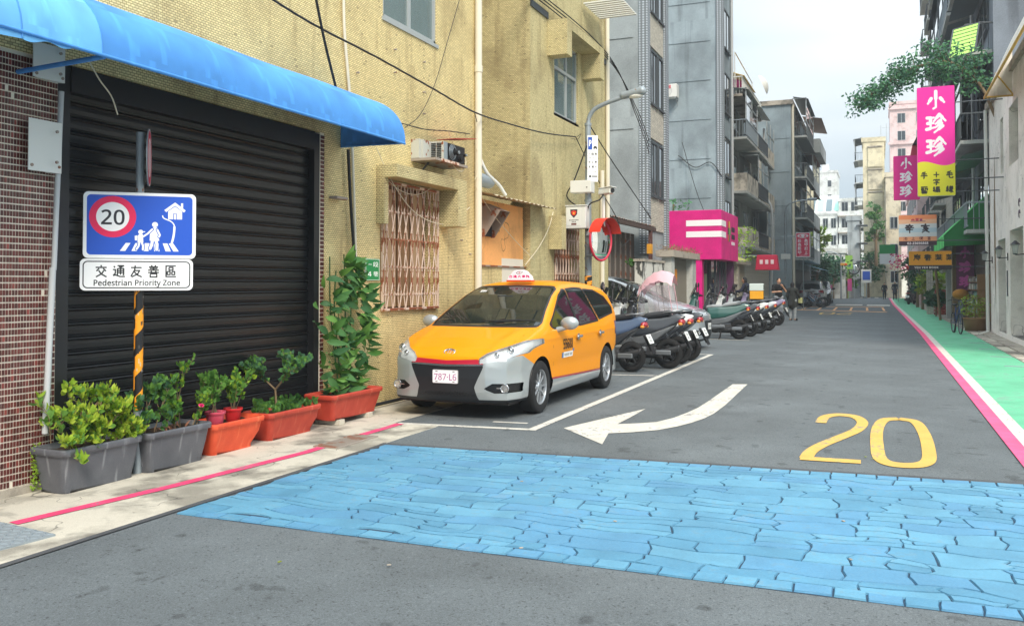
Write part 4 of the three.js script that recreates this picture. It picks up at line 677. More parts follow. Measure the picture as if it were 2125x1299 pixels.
// ---------- cars ----------
const carPaint = (c, met = 0, rough = .38) => phys(c, rough, { metalness: met, clearcoat: .9, clearcoatRoughness: .06 });
M.taxi = phys(new THREE.Color().setRGB(.80, .285, .0), .5, { clearcoat: .28, clearcoatRoughness: .05, specularIntensity: .35 }); M.silver = carPaint(0xa9b0b2, .35, .35); M.silverCar = carPaint(0x9aa1a6, .35, .35); M.blackPaint = carPaint(0x15171b); M.whitePaint = carPaint(0xd8dadb);
M.trim = std(0x121316, .4); M.grille = std(0x1c1f24, .45); M.chrome = std(0xc8ccd0, .18, { metalness: .9 }); M.redStrip = carPaint(0xb01430);
M.carGlass = phys(0x4d5a55, .02, { transmission: .82, thickness: 0, specularIntensity: 1 }); M.lampGlass = phys(0xf4f6f7, .04, { transmission: .8, thickness: 0 }); M.lampInner = std(0xdfe3e6, .28, { metalness: .35 });
M.cabin = std(0x24252a, .9); M.seat = std(0x3b3a3a, .9); M.tyre = std(0x17181a, .85); M.rim = std(0xaeb3b8, .3, { metalness: .7 }); M.tail = phys(0xa01020, .2, { clearcoat: 1 });
const bandX = (poly) => [...poly, ...poly.slice().reverse().map(p => [-p[0], p[1]])];
function wheel(parent, x, y, z, R, wd, spokes = 10) { // axle along x, outer face to +x
  const w = new THREE.Group(); w.name = 'wheel'; w.position.set(x, y, z); parent.add(w); const r = R * .66;
  const prof = [[r, -wd / 2], [R * .93, -wd / 2], [R * .985, -wd * .4], [R, -wd * .25], [R, wd * .25], [R * .985, wd * .4], [R * .93, wd / 2], [r * 1.04, wd / 2], [r, wd * .44]].map(q => new THREE.Vector2(...q));
  mk('tyre', new THREE.LatheGeometry(prof, 36).rotateZ(-Math.PI / 2), M.tyre, w);
  const g = [new THREE.LatheGeometry([[r * .9, -wd * .3], [r * .93, wd * .4], [r, wd * .46], [r * 1.02, wd * .4]].map(q => new THREE.Vector2(...q)), 32).rotateZ(-Math.PI / 2), cyl(.07 * R / .3, .05 * R / .3, .03, 16).rotateZ(-Math.PI / 2).translate(wd * .34, 0, 0)];
  for (let i = 0; i < spokes; i++) { const a = (Math.floor(i / 2) + (i & 1 ? .3 : -.3) * .9) * Math.PI * 4 / spokes; g.push(rbx(wd * .25, wd * .36, .05, r * .96, -.011, .011, .005, 1).rotateX(a)); }
  mk('rim', g, M.rim, w); mk('brake_disc', cyl(r * .85, r * .85, .012, 24).rotateZ(Math.PI / 2).translate(wd * .02, 0, 0), M.grille, w);
  return w;
}
const SIDE = [[2.24, .2], [2.29, .32], [2.305, .48], [2.29, .62], [2.245, .72], [2.12, .81], [1.85, .905], [1.5, .995], [1.25, 1.05], [.9, 1.23], [.5, 1.405], [.15, 1.52], [-.2, 1.575], [-.7, 1.592], [-1.3, 1.57], [-1.8, 1.5], [-2.0, 1.41], [-2.2, 1.1], [-2.26, .92], [-2.3, .6], [-2.27, .3], [-2.2, .2]];
const PLAN = bandX([[.0, 2.33], [.5, 2.295], [.71, 2.16], [.80, 1.94], [.835, 1.65], [.862, 1.2], [.868, 0], [.862, -1.3], [.83, -1.8], [.76, -2.1], [.6, -2.28], [0, -2.33]]);
const FRONT = bandX([[0, 1.66], [.40, 1.615], [.56, 1.545], [.635, 1.45], [.80, 1.03], [.845, .93], [.868, .8], [.868, .6], [.85, .34], [.80, .19], [.7, .17], [0, .17]]);
function carField(o) {
  const S = (o.side ?? SIDE), ky = o.tall ?? 1;
  return (x, y0, z) => { const y = y0 / ky, b = Math.abs(x), a = b + .010 * Math.exp(-(((y - .52) / .12) ** 2)) - .006 * Math.exp(-(((y - .87) / .025) ** 2)) * (z < 1.3 ? 1 : 0); let d = psd(S, z + .095 * a * a * (z > 0 ? 1 : -.6), y + .045 * a * a - (z > 1.1 ? .012 * Math.exp(-(((b - .5 - .12 * (2.2 - z)) / .07) ** 2)) : 0)); d = smax(d, psd(PLAN, a, z), .09); return smax(d, psd(FRONT, a, y), .07); };
}
function makeCar(name, label, cat, o) {
  const t = thing(name, label, cat, o.p, o.turn ?? 0, o.group), f = carField(o), K = o.tall ?? 1, st = o.step ?? .03, taxi = o.taxi;
  let g = net(f, [-.95, .95, .12, 1.72 * K, -2.42, 2.42], st, st, st * 1.15);
  const AX = [1.4, -1.35], RW = .315;
  g = cut(g, (x, y, z) => Math.abs(x) < .5 ? 1 : Math.min(...AX.map(a => Math.hypot(z - a, y - RW) - .365)))[1];
  g = cut(g, (x, y, z) => y - .2)[1];
  const take = (f, d = 0) => { const r = cut(g, f); g = r[1]; return d ? pushOut(r[0], d) : r[0]; };
  // windscreen
  const ws = (e) => bandX([[0, 1.035 - e], [.70 + e, 1.035 - e], [.72 + e, 1.06], [.565 + e, 1.475], [.5 + e, 1.495 + e], [0, 1.51 + e]].map(p => [p[0], p[1] * K]));
  const w1 = ws(.022), w2 = ws(0);
  let trim = take((x, y, z) => z < .05 ? 1 : psd(w1, x, y)); let r = cut(trim, (x, y, z) => psd(w2, x, y));
  const wsg = mk('windscreen', pushOut(r[0], -.004), M.carGlass, t); mk('screen_trim', r[1], M.trim, t);
  // side windows
  const sw = o.windows ?? [[[.98, 1.03], [.78, 1.12], [.30, 1.37], [.06, 1.45], [-.02, 1.45], [-.04, 1.0], [.9, 1.0]], [[-.10, 1.0], [-.09, 1.455], [-.5, 1.47], [-.78, 1.46], [-1.0, 1.03]], [[-1.08, 1.05], [-.86, 1.45], [-1.3, 1.43], [-1.72, 1.33], [-1.9, 1.18], [-1.86, 1.12]]];
  const swk = sw.map(p => p.map(q => [q[0], q[1] * K])), outer = (z, y) => Math.min(...swk.map(p => psd(p, z, y))) - .028;
  trim = take((x, y, z) => Math.abs(x) < .4 || z > 1.15 ? 1 : outer(z, y));
  for (const p of swk) { r = cut(trim, (x, y, z) => psd(p, z, y)); mk('side_window', pushOut(r[0], -.005), M.carGlass, t); trim = r[1]; }
  mk('window_frame', trim, o.trimMat ?? M.trim, t);
  // rear window
  const rw = bandX([[0, 1.02], [.6, 1.02], [.62, 1.06], [.5, 1.38], [0, 1.41]].map(p => [p[0], p[1] * K])); mk('rear_window', take((x, y, z) => z > -1.9 ? 1 : psd(rw, x, y), -.003), M.glassDark, t);
  // lamps
  const hl = [[.395, .70], [.46, .755], [.62, .82], [.77, .885], [.83, .895], [.85, .86], [.82, .745], [.64, .675], [.40, .64]];
  for (const s of [1, -1]) {
    const h = take((x, y, z) => z < 1.3 || x * s < 0 ? 1 : psd(hl, x * s, y / K)), inner = pushOut(h.clone(), -.035), lamp = mk('headlight', h, M.lampGlass, t);
    mk('reflector', inner, M.lampInner, lamp); const c = (x, y) => { let z = 2.3; while (f(x * s, y * K, z) > 0) z -= .005; return [x * s, y * K, z - .025]; };
    for (const [x, y, q] of [[.70, .79, .036], [.58, .735, .026]]) { const p = c(x, y); mk('projector', [new THREE.SphereGeometry(q, 14, 10).translate(...p), new THREE.TorusGeometry(q * 1.1, .006, 6, 20).translate(p[0], p[1], p[2] + q * .5)], M.chrome, lamp); }
    mk('tail_light', take((x, y, z) => z > -1.85 || x * s < .45 ? 1 : Math.max(Math.abs(y / K - .88) - .1, -(z + 2.28)), .002), M.tail, t);
  }
  // bumpers, grille, sills
  const yb = (a, z) => .652 + .2 * Math.max(0, a - .42) - .42 * Math.max(0, 1.93 - z);
  const fogPoly = [[.46, .365], [.56, .425], [.80, .42], [.80, .32], [.58, .315]];
  for (const s of [1, -1]) {
    mk('fog_lamp_recess', take((x, y, z) => z < 1.6 || x * s < 0 ? 1 : psd(fogPoly, x * s, y / K), -.03), M.trim, t);
    let z = 2.3; while (f(.68 * s, .37 * K, z) > 0) z -= .005;
    const fl = mk('fog_lamp', [cyl(.042, .042, .03, 18).rotateX(Math.PI / 2).translate(.685 * s, .37 * K, z - .01)], M.lampGlass, t); mk('ring', [new THREE.TorusGeometry(.046, .007, 6, 22).translate(.685 * s, .37 * K, z + .006), rbx(.44 * s, .64 * s, .362 * K, .378 * K, z - .0, z + .016, .006).rotateY(0)], M.chrome, fl);
  }
  mk('lower_lip', take((x, y, z) => z < 1.75 ? 1 : y / K - .238), M.grille, t);
  const gp = bandX([[0, .605], [.46, .62], [.44, .57], [.35, .38], [.38, .27], [.42, .2], [0, .2]]);
  const grl = mk('grille', take((x, y, z) => z < 1.9 ? 1 : psd(gp, x, y / K)), M.grille, t);
  const bars = []; let zf = 2.33; while (f(0, .34, zf) > 0) zf -= .005; for (let j = 0; j < 4; j++) for (let i = -9; i <= 9; i++) bars.push(new THREE.TorusGeometry(.017, .004, 4, 6).rotateZ(j % 2 * .52).translate(i * .043 + (j % 2) * .021, .3 + j * .03, zf + .002 - i * i * .0004)); mk('mesh', bars, M.trim, grl);
  if (taxi) {
    const rp = bandX([[0, .605], [.47, .62], [.43, .672], [.38, .69], [0, .672]]); let rs = take((x, y, z) => z < 1.9 ? 1 : psd(rp, x, y)); r = cut(rs, (x, y) => y - .628 - .02 * Math.abs(x)); mk('chrome_strip', pushOut(r[0], .008), M.chrome, t); mk('red_strip', pushOut(r[1], .004), M.redStrip, t);
  }
  const two = o.lower ?? o.paint;
  mk('front_bumper', take((x, y, z) => z < 1.5 ? 1 : y / K - yb(Math.abs(x), z)), two, t);
  mk('rear_bumper', take((x, y, z) => z > -1.62 ? 1 : y / K - .60 + .25 * Math.max(0, z + 1.95)), two, t);
  let sill = take((x, y, z) => Math.abs(z) > 1.1 ? 1 : y - .36 - .03 * z); if (taxi) { r = cut(sill, (x, y, z) => y - .34 - .03 * z); mk('red_sill_line', pushOut(r[1], .004), M.redStrip, t); sill = r[0]; } mk('sill', pushOut(sill, .012), two, t);
  // panel gaps
  const seam = take((x, y, z) => Math.abs(x) < .6 || y < .37 ? 1 : Math.min(Math.abs(z - 1.0 - .12 * (y - .7)), Math.abs(z + .07), Math.abs(z + 1.03 + (y < .75 ? .5 * (y - .75) : -.1 * (y - .75)))) - .0035, -.008); mk('door_gap', seam, M.trim, t);
  const hs = take((x, y, z) => z < 1.3 || z > 2.2 || y < .7 * K ? 1 : Math.abs(Math.abs(x) - (.66 + .1 * (1.9 - z))) - .003, -.006); mk('bonnet_gap', hs, M.trim, t);
  mk('body', g, o.paint, t);
  // wheel wells, floor
  mk('underbody', [bx(-.7, .7, .17, .22, -2.1, 2.1), ...AX.flatMap(a => [1, -1].map(s => new THREE.CylinderGeometry(.362, .362, .34, 24, 1, true, 0, Math.PI).rotateZ(Math.PI / 2).rotateX(Math.PI / 2 * 0).translate(s * .66, RW, a))), ...AX.map(a => bx(-.5, .5, .2, .68, a - .36, a + .36))], M.trim, t);
  for (const a of AX) for (const s of [1, -1]) { const w = wheel(t, s * .735, RW, a, RW, .2); if (s < 0) w.rotation.y = Math.PI; }
  // cabin
  mk('dashboard', [rbx(-.68, .68, .72, .98, .75, 1.3, .05), rbx(-.68, .68, .3, .5, -1.9, 1.2, .02)], M.cabin, t);
  for (const x of [-.36, .36]) for (const z of [.1, -.8]) { mk('seat', [rbx(x - .24, x + .24, .45, .62, z - .2, z + .3, .05), rbx(x - .23, x + .23, .55, 1.1, -.08, .08, .05).rotateX(0).translate(0, 0, z - .27), rbx(x - .13, x + .13, 1.1, 1.3, z - .31, z - .2, .04)], M.seat, t); }
  mk('steering_wheel', [new THREE.TorusGeometry(.18, .014, 8, 28).rotateX(-.5).translate(.36, .98, .62), rod([.36, .98, .62], [.36, .85, .85], .025)], M.cabin, t);
  mk('rear_view_mirror', rbx(-.11, .11, 1.33 * K, 1.39 * K, .52, .55, .012), M.cabin, t);
  for (const s of [1, -1]) {
    const m = mk('wing_mirror', [new THREE.SphereGeometry(1, 18, 12).scale(.12, .085, .075).translate(s * .98, 1.05 * K, .78), rod([s * .80, .96 * K, .80], [s * .95, 1.0 * K, .79], .035, 8, .03)], o.mirror ?? o.paint, t);
    mk('mirror_glass', new THREE.CircleGeometry(.07, 16).scale(1.3, .9, 1).rotateY(Math.PI).translate(s * .98, 1.05 * K, .70), M.chrome, m);
    for (const z of [.08, -.92]) { const h = mk('door_handle', [rbx(s * .868, s * .90, .83 * K, .865 * K, z - .1, z + .1, .012), cyl(.045, .04, .012, 16).rotateZ(Math.PI / 2).translate(s * .866, .845 * K, z)], M.chrome, t); }
    mk('wiper', [rod([s * .1 + .05, 1.075 * K, 1.24], [s * .1 + .55, 1.10 * K, 1.13], .007)], M.trim, t);
  }
  const plate = (tex, z, ry, y) => { const q = new THREE.Group(); q.name = 'licence_plate'; q.position.set(0, y, z); q.rotation.y = ry; t.add(q); face('plate', q, .32, .15, .012, tex, [0, 0, 0], M.plastic, .01); };
  let zp = 2.33; while (f(0, .49 * K, zp) > 0) zp -= .005; plate(o.plate, zp + .012, 0, .49 * K); zp = -2.4; while (f(0, .75 * K, zp) > 0) zp += .005; plate(o.plate, zp - .012, Math.PI, .75 * K);
  let ze = 2.33; while (f(0, .765 * K, ze) > 0) ze -= .005; const em = mk('emblem', [new THREE.TorusGeometry(.05, .006, 6, 24).scale(1.35, .85, 1), new THREE.TorusGeometry(.03, .005, 6, 20).scale(.6, 1.35, 1), new THREE.TorusGeometry(.03, .005, 6, 20).scale(1.6, .5, 1).translate(0, .014, 0)], M.chrome, t); em.position.set(0, .765 * K, ze + .006); em.rotation.x = -.75;
  // conform: a printed patch laid on the right-hand or left-hand door
  t.userData.conform = (w, h, cz, cy, s, tex, nm) => { const rows = []; for (let i = 0; i <= 6; i++) { const row = []; for (let j = 0; j <= 8; j++) { const z = cz - s * (j / 8 - .5) * w, y = cy + (i / 6 - .5) * h; let a = .5, b = 1.0; for (let k = 0; k < 24; k++) { const m = (a + b) / 2; f(s * m, y, z) < 0 ? a = m : b = m; } row.push([s * (a + .003), y, z]); } rows.push(row); } mk(nm, loft(rows), std(0xffffff, .4, { map: tex, transparent: true, alphaTest: .5 }), t, true); };
  t.userData.wrap = (g, cz, cy, s) => { g = prep(g); const P = g.attributes.position, N = g.attributes.normal; for (let i = 0; i < P.count; i++) { const z = cz - s * P.getX(i), y = cy + P.getY(i); let a = .5, b = 1.0; for (let k = 0; k < 22; k++) { const m = (a + b) / 2; f(s * m, y, z) < 0 ? a = m : b = m; } P.setXYZ(i, s * (a + .0035), y, z); N.setXYZ(i, s, 0, 0); } return g; };
  return t;
}
const bold = await new FontLoader().loadAsync('fonts/droid/droid_sans_bold.typeface.json');
T.plate = ctex(384, 180, (g, w, h) => { g.fillStyle = '#f3eff2'; g.fillRect(0, 0, w, h); g.strokeStyle = '#b9b2b8'; g.lineWidth = 4; g.strokeRect(4, 4, w - 8, h - 8); g.fillStyle = '#a01f7c'; g.font = '118px sans-serif'; g.textAlign = 'center'; g.textBaseline = 'middle'; g.fillText('787·L6', w / 2, h / 2 + 6); g.fillStyle = '#333'; for (const [x, y] of [[60, 22], [320, 22], [60, 160], [320, 160]]) g.fillRect(x - 16, y - 6, 32, 10); });
T.plateW = ctex(256, 120, (g, w, h) => { g.fillStyle = '#eef0ee'; g.fillRect(0, 0, w, h); g.fillStyle = '#26332c'; g.font = 'bold 66px sans-serif'; g.textAlign = 'center'; g.textBaseline = 'middle'; g.fillText('2581-DS', w / 2, h / 2 + 4); });
T.door = ctex(512, 340, (g) => { g.clearRect(0, 0, 512, 340); g.fillStyle = '#0c0a08'; g.font = 'bold 146px monospace'; g.textAlign = 'center'; g.textBaseline = 'middle'; g.fillStyle = '#2d6fae'; g.fillRect(10, 236, 60, 74); g.fillRect(452, 200, 54, 40); g.fillStyle = '#f2f2ee'; g.fillRect(70, 232, 390, 78); g.fillStyle = '#22231f'; g.font = 'bold 54px sans-serif'; g.fillText('TAIWAN TAXI', 265, 273); });
T.roof = ctex(512, 300, (g, w, h) => { g.fillStyle = '#fbeaf1'; g.fillRect(0, 0, w, h); g.strokeStyle = '#2c2a33'; g.lineWidth = 14; g.beginPath(); g.ellipse(256, 78, 62, 32, -.2, .6, 5.6); g.stroke(); g.strokeStyle = '#cf2b3f'; g.lineWidth = 12; g.beginPath(); g.moveTo(256, 44); g.lineTo(256, 112); g.stroke(); g.strokeStyle = '#3b9a5a'; g.beginPath(); g.ellipse(256, 80, 70, 40, -.2, 5.6, 6.6); g.stroke(); han(g, '台灣大車隊', 26, 150, 86, 13, '#d4166a', 94); });
T.roofNum = ctex(256, 64, (g, w, h) => { g.clearRect(0, 0, w, h); g.fillStyle = '#f2f2f2'; g.font = 'bold 58px sans-serif'; g.textBaseline = 'middle'; g.textAlign = 'center'; g.fillText('5554', w / 2, h / 2); });
{
  const x = makeCar('taxi', 'orange taxi with silver bumpers and a white roof sign parked by the yellow wall', 'taxi', { p: [-4.59, 0, -11.4], paint: M.taxi, lower: M.silver, taxi: true, mirror: M.silver, plate: T.plate, step: .022 });
  x.userData.conform(.48, .31, .46, .73, 1, T.door, 'door_lettering'); { const tg = new THREE.ShapeGeometry(bold.generateShapes('55688', .1), 5); tg.computeBoundingBox(); const c = tg.boundingBox.getCenter(V()); tg.translate(-c.x, -c.y, 0).scale(1.0, 1.3, 1); mk('door_number', x.userData.wrap(tg, .46, .775, 1), std(0x0d0b09, .5), x); }
  const s = new THREE.Group(); s.name = 'roof_sign'; s.position.set(.0, 1.57, .0); s.scale.setScalar(.72); x.add(s);
  mk('base', rbx(-.26, .26, 0, .035, -.09, .09, .012), std(0xd8481e, .5), s);
  const sh = [[-.24, .035], [.24, .035], [.22, .1], [.17, .14], [.13, .19], [.07, .215], [-.07, .215], [-.13, .19], [-.17, .14], [-.22, .1]];
  mk('lamp_box', prism(sh, .10, .012).translate(0, 0, -.05), std(0xf3e4ea, .4), s);
  const g = new THREE.ShapeGeometry(new THREE.Shape(sh.map(p => new THREE.Vector2(...p)))), q = g.attributes.position; for (let i = 0; i < q.count; i++) g.attributes.uv.setXY(i, q.getX(i) / .48 + .5, (q.getY(i) - .035) / .19); mk('print', g.translate(0, 0, .0645), std(0xffffff, .4, { map: T.roof }), s, true);
  mk('dash_card', [rbx(-.58, -.40, .99, 1.07, 1.04, 1.05, .004)], std(0x7fc4a6, .6), x); mk('dash_ornament', [new THREE.SphereGeometry(.035, 12, 10).translate(-.02, 1.03, 1.0), cyl(.012, .03, .1, 8).translate(-.02, 1.1, 1.0)], std(0xd8cfb0, .5), x);
  // number on the top corner of the windscreen
  const f = carField({}), row = []; for (let i = 0; i <= 3; i++) { const r = []; for (let j = 0; j <= 6; j++) { const px = mixn(-.50, -.30, j / 6), py = mixn(1.425, 1.465, i / 3); let a = -.2, b = 1.6; for (let k = 0; k < 24; k++) { const m = (a + b) / 2; f(px, py, m) < 0 ? a = m : b = m; } r.push([px, py + .002, a + .004]); } row.push(r); } mk('screen_number', loft(row), std(0xffffff, .5, { map: T.roofNum, transparent: true, alphaTest: .5 }), x, true);
  delete x.userData.conform; delete x.userData.wrap;
}
{
  const m = makeCar('people_carrier', 'silver people carrier parked nose out behind the scooters', 'car', { p: [-6.05, 0, -21.35], turn: Math.PI / 2, paint: M.silverCar, plate: T.plateW, step: .035, tall: 1.1 }); delete m.userData.conform; delete m.userData.wrap;
  const c = copy(m, [-4.25, 0, -72.5], 0, 'black car parked nose to the bicycles far down the street'); c.userData.category = 'car'; paint(c, new Map([[M.silverCar, M.blackPaint]])); c.name = numbered('parked_car');
  const d = copy(m, [-4.4, 0, -66.5], Math.PI, 'white car parked beside the row of bicycles'); paint(d, new Map([[M.silverCar, M.whitePaint]])); d.name = numbered('parked_car');
}
// ---------- scooters, bicycles ----------
M.scootGlass = phys(0x2c3136, .1, { transmission: .4, thickness: 0 }); M.scootGrey = carPaint(0x2b2f36); M.scootBlue = carPaint(0x3d5270); M.scootGreen = carPaint(0x174f48); M.scootWhite = carPaint(0xd5d8d6); M.scootLilac = carPaint(0x8d84a4); M.seatVinyl = std(0x22242a, .5); M.seatGrey = std(0x8e9294, .55); M.engine = std(0x2d2e31, .6); M.alloy = std(0x8b8f93, .35, { metalness: .7 });
T.plateS = ctex(200, 120, (g, w, h) => { g.fillStyle = '#eff1ef'; g.fillRect(0, 0, w, h); g.fillStyle = '#222b28'; g.font = 'bold 44px sans-serif'; g.textAlign = 'center'; g.textBaseline = 'middle'; g.fillText('MQR', 100, 36); g.fillText('·3867', 100, 84); });
function makeScooter(label, o) { // nose to +z, wheels on y = 0
  const t = thing('scooter', label, 'scooter', o.p, o.turn, o.group), R = .23, A = o.paint, B = o.lower ?? M.scootGrey;
  for (const [z, n] of [[.62, 'front_wheel'], [-.62, 'rear_wheel']]) {
    const w = new THREE.Group(); w.name = n; w.position.set(0, R, z); t.add(w);
    mk('tyre', new THREE.TorusGeometry(R - .052, .052, 10, 32).rotateY(Math.PI / 2), M.tyre, w);
    const g = [new THREE.TorusGeometry(R - .1, .016, 6, 28).rotateY(Math.PI / 2), cyl(.04, .04, .1, 12).rotateZ(Math.PI / 2)]; for (let i = 0; i < 5; i++) g.push(rbx(-.016, .016, .03, R - .1, -.014, .014, .005, 1).rotateX(i * 1.2566)); mk('rim', g, M.engine, w);
  }
  const pan = (poly, w, k) => (x, y, z) => smax(psd(poly, z, y), Math.abs(x) - w(z, y), k);
  const fl = pan([[-.3, .26], [.34, .24], [.42, .34], [.3, .33], [-.3, .34]], () => .19, .03);
  mk('tail_fairing', net(pan([[-.9, .80], [-.84, .72], [-.6, .60], [-.3, .50], [.02, .46], [.12, .56], [.12, .72], [-.1, .75], [-.5, .78], [-.75, .83]], (z, y) => .19 - .10 * cl((-z - .15) / .75) - .05 * cl((y - .6) / .2), .05), [-.25, .25, .4, .92, -1, .22], .024), A, t);
  mk('side_cover', net(pan([[-.78, .68], [-.62, .55], [-.4, .40], [-.1, .33], [.1, .32], [.1, .47], [-.3, .51], [-.6, .62]], (z, y) => .165 - .05 * cl((-z - .3) / .5), .03), [-.25, .25, .25, .75, -.9, .2], .026), B, t);
  mk('floorboard', net(fl, [-.25, .25, .16, .42, -.42, .5], .026), B, t);
  mk('front_shield', net(pan([[.36, .30], [.46, .28], [.60, .5], [.58, .74], [.50, .93], [.42, .98], [.36, .94], [.40, .7], [.34, .45]], (z, y) => .21 - .08 * cl((y - .72) / .25) - .08 * cl((.45 - y) / .2), .05), [-.28, .28, .2, 1.05, .25, .72], .024), A, t);
  mk('leg_shield', net(pan([[.28, .32], [.34, .34], [.40, .7], [.38, .92], [.33, .9], [.33, .6]], () => .15, .03), [-.22, .22, .25, 1.0, .2, .5], .026), B, t);
  mk('front_mudguard', new THREE.CylinderGeometry(R + .03, R + .03, .12, 18, 1, true, -.9, 1.9).rotateZ(Math.PI / 2).rotateX(-.35).translate(0, R, .62), A, t);
  mk('seat', net(pan([[.16, .70], [.14, .77], [.0, .80], [-.22, .79], [-.3, .84], [-.62, .885], [-.68, .86], [-.66, .80], [-.2, .73]], (z, y) => .145 - .04 * cl((-z - .3) / .4) - .05 * cl((z - .0) / .15), .05), [-.22, .22, .6, 1.0, -.8, .28], .024), o.seat ?? M.seatVinyl, t);
  mk('fork', [rod([-.09, R, .62], [-.07, .62, .5], .018), rod([.09, R, .62], [.07, .62, .5], .018)], M.alloy, t);
  mk('engine_case', [rbx(-.17, -.03, .14, .32, -.72, -.12, .05), rbx(.03, .12, .18, .34, -.45, -.15, .04), cyl(.1, .1, .06, 18).rotateZ(Math.PI / 2).translate(-.17, .22, -.62)], M.engine, t);
  mk('exhaust', [rod([.17, .22, -.38], [.18, .32, -.80], .038, 14, .043), rod([.08, .2, 0], [.16, .23, -.3], .018), cyl(.046, .046, .02, 14).rotateX(1.3).translate(.18, .322, -.81)], M.engine, t); mk('heat_shield', rbx(.2, .235, .22, .29, -.7, -.46, .015).rotateX(0), M.alloy, t);
  mk('shock_absorber', [tube(Array.from({ length: 40 }, (_, i) => [-.13 + .022 * Math.cos(i * 1.2), .28 + i * .006, -.62 + i * .001 + .022 * Math.sin(i * 1.2)]), .005, 80, 4)], M.alloy, t);
  mk('handlebar', [tube([[-.34, 1.0, .28], [-.18, 1.03, .36], [0, 1.0, .40], [.18, 1.03, .36], [.34, 1.0, .28]], .014, 18), rod([-.36, .995, .27], [-.25, 1.02, .33], .02), rod([.36, .995, .27], [.25, 1.02, .33], .02)], M.black, t);
  for (const s of [-1, 1]) { const m = mk('mirror', [rod([s * .22, 1.03, .34], [s * .31, 1.24, .36], .011)], M.black, t); mk('mirror_head', new THREE.SphereGeometry(1, 14, 10).scale(.095, .065, .02).rotateX(-.1).translate(s * .32, 1.25, .36), M.black, m); mk('mirror_glass', new THREE.CircleGeometry(.05, 14).scale(1.3, .9, 1).rotateY(Math.PI).translate(s * .32, 1.25, .34), M.chrome, m); mk('brake_lever', rod([s * .2, 1.02, .41], [s * .34, 1.0, .36], .007), M.alloy, t); mk('indicator', new THREE.SphereGeometry(.03, 10, 8).scale(1, .8, 1.2).translate(s * .12, .68, -.83), std(0xd98a2a, .3), t); }
  mk('windshield', loft([[[-.17, .98, .50], [0, .98, .55], [.17, .98, .50]], [[-.15, 1.12, .42], [0, 1.13, .47], [.15, 1.12, .42]], [[-.1, 1.22, .36], [0, 1.24, .4], [.1, 1.22, .36]]]), M.scootGlass, t); mk('instrument_cowl', rbx(-.12, .12, 1.0, 1.09, .32, .46, .03), M.black, t);
  mk('headlight', new THREE.SphereGeometry(1, 18, 12).scale(.12, .09, .05).translate(0, .95, .50), M.lampGlass, t); mk('headlight_shell', new THREE.SphereGeometry(1, 18, 12).scale(.15, .11, .1).translate(0, .97, .43), A, t);
  mk('tail_light', new THREE.SphereGeometry(1, 16, 12).scale(.11, .05, .06).translate(0, .71, -.83), M.tail, t);
  mk('grab_rail', tube([[-.1, .84, -.5], [-.11, .87, -.72], [0, .88, -.84], [.11, .87, -.72], [.1, .84, -.5]], .011, 20), M.alloy, t);
  mk('rear_mudguard', [rbx(-.06, .06, -.28, 0, -.008, .008, .006).rotateX(.5).translate(0, .56, -.82), rbx(-.09, .09, -.15, .1, -.005, .005, .004).rotateX(.42).translate(0, .42, -.93)], M.black, t);
  const q = new THREE.Group(); q.name = 'licence_plate'; q.position.set(0, .50, -.925); q.rotation.set(-.45, Math.PI, 0, 'YXZ'); t.add(q); face('plate', q, .25, .145, .01, T.plateS, [0, 0, 0], M.plastic, .004);
  mk('stand', [rod([-.12, .2, -.2], [-.2, .012, -.16], .011), rod([.12, .2, -.2], [.2, .012, -.16], .011), rod([-.23, .012, -.16], [.23, .012, -.16], .01)], M.black, t);
  t.scale.set(1.12, 1.17, 1.1); return t;
}
const DOWN = -Math.PI / 2; // nose to the wall
const sA = makeScooter('blue grey scooter parked right behind the taxi', { p: [-4.72, 0, -15.25], turn: DOWN - .02, paint: M.scootBlue, group: 'parked scooters' });
const sB = makeScooter('long dark scooter second in the row behind the taxi', { p: [-4.3, 0, -16.1], turn: DOWN + .02, paint: M.scootGrey, lower: carPaint(0x5d6165), group: 'parked scooters' }); sB.scale.set(1.15, 1.2, 1.16);
const sC = copy(sA, [-4.28, 0, -17.05], DOWN - .03, 'pale scooter wrapped in clear plastic under a pink rain canopy'); paint(sC, new Map([[M.scootBlue, M.scootWhite]]));
const sD = copy(sA, [-4.25, 0, -17.95], DOWN + .05, 'dark scooter half hidden behind the rain canopy'); paint(sD, new Map([[M.scootBlue, M.scootGrey]]));
const sE = copy(sB, [-4.35, 0, -25.2], DOWN + .1, 'green and grey scooter at the front of the row by the pink shop'); paint(sE, new Map([[M.scootGrey, M.scootGreen], [M.seatVinyl, M.seatGrey]]));
const sF = copy(sA, [-4.2, 0, -26.6], DOWN, 'dark scooter beside the green one'); paint(sF, new Map([[M.scootBlue, M.scootGrey]]));
const sG = copy(sA, [-4.15, 0, -28.4], DOWN + .06, 'white scooter with the yellow delivery box'); paint(sG, new Map([[M.scootBlue, M.scootWhite]]));
const sH = copy(sA, [-4.1, 0, -30.2], DOWN - .05, 'silver scooter beside the yellow delivery box'); paint(sH, new Map([[M.scootBlue, M.silver]]));
const sI = copy(sA, [-4.2, 0, -34.2], DOWN + .08, 'lilac scooter next to the people talking'); paint(sI, new Map([[M.scootBlue, M.scootLilac]]));
const sJ = copy(sA, [-4.6, 0, -76.5], DOWN, 'dark scooter beyond the black car'); paint(sJ, new Map([[M.scootBlue, M.scootGrey]]));
const sK = copy(sA, [2.1, 0, -72], 0.3, 'dark scooter standing on the far green footway'); paint(sK, new Map([[M.scootBlue, M.scootGrey]]));
const sL = copy(sA, [-5.0, 0, -36.6], DOWN, 'dark scooter with the seated rider in navy'); paint(sL, new Map([[M.scootBlue, M.scootGrey]]));
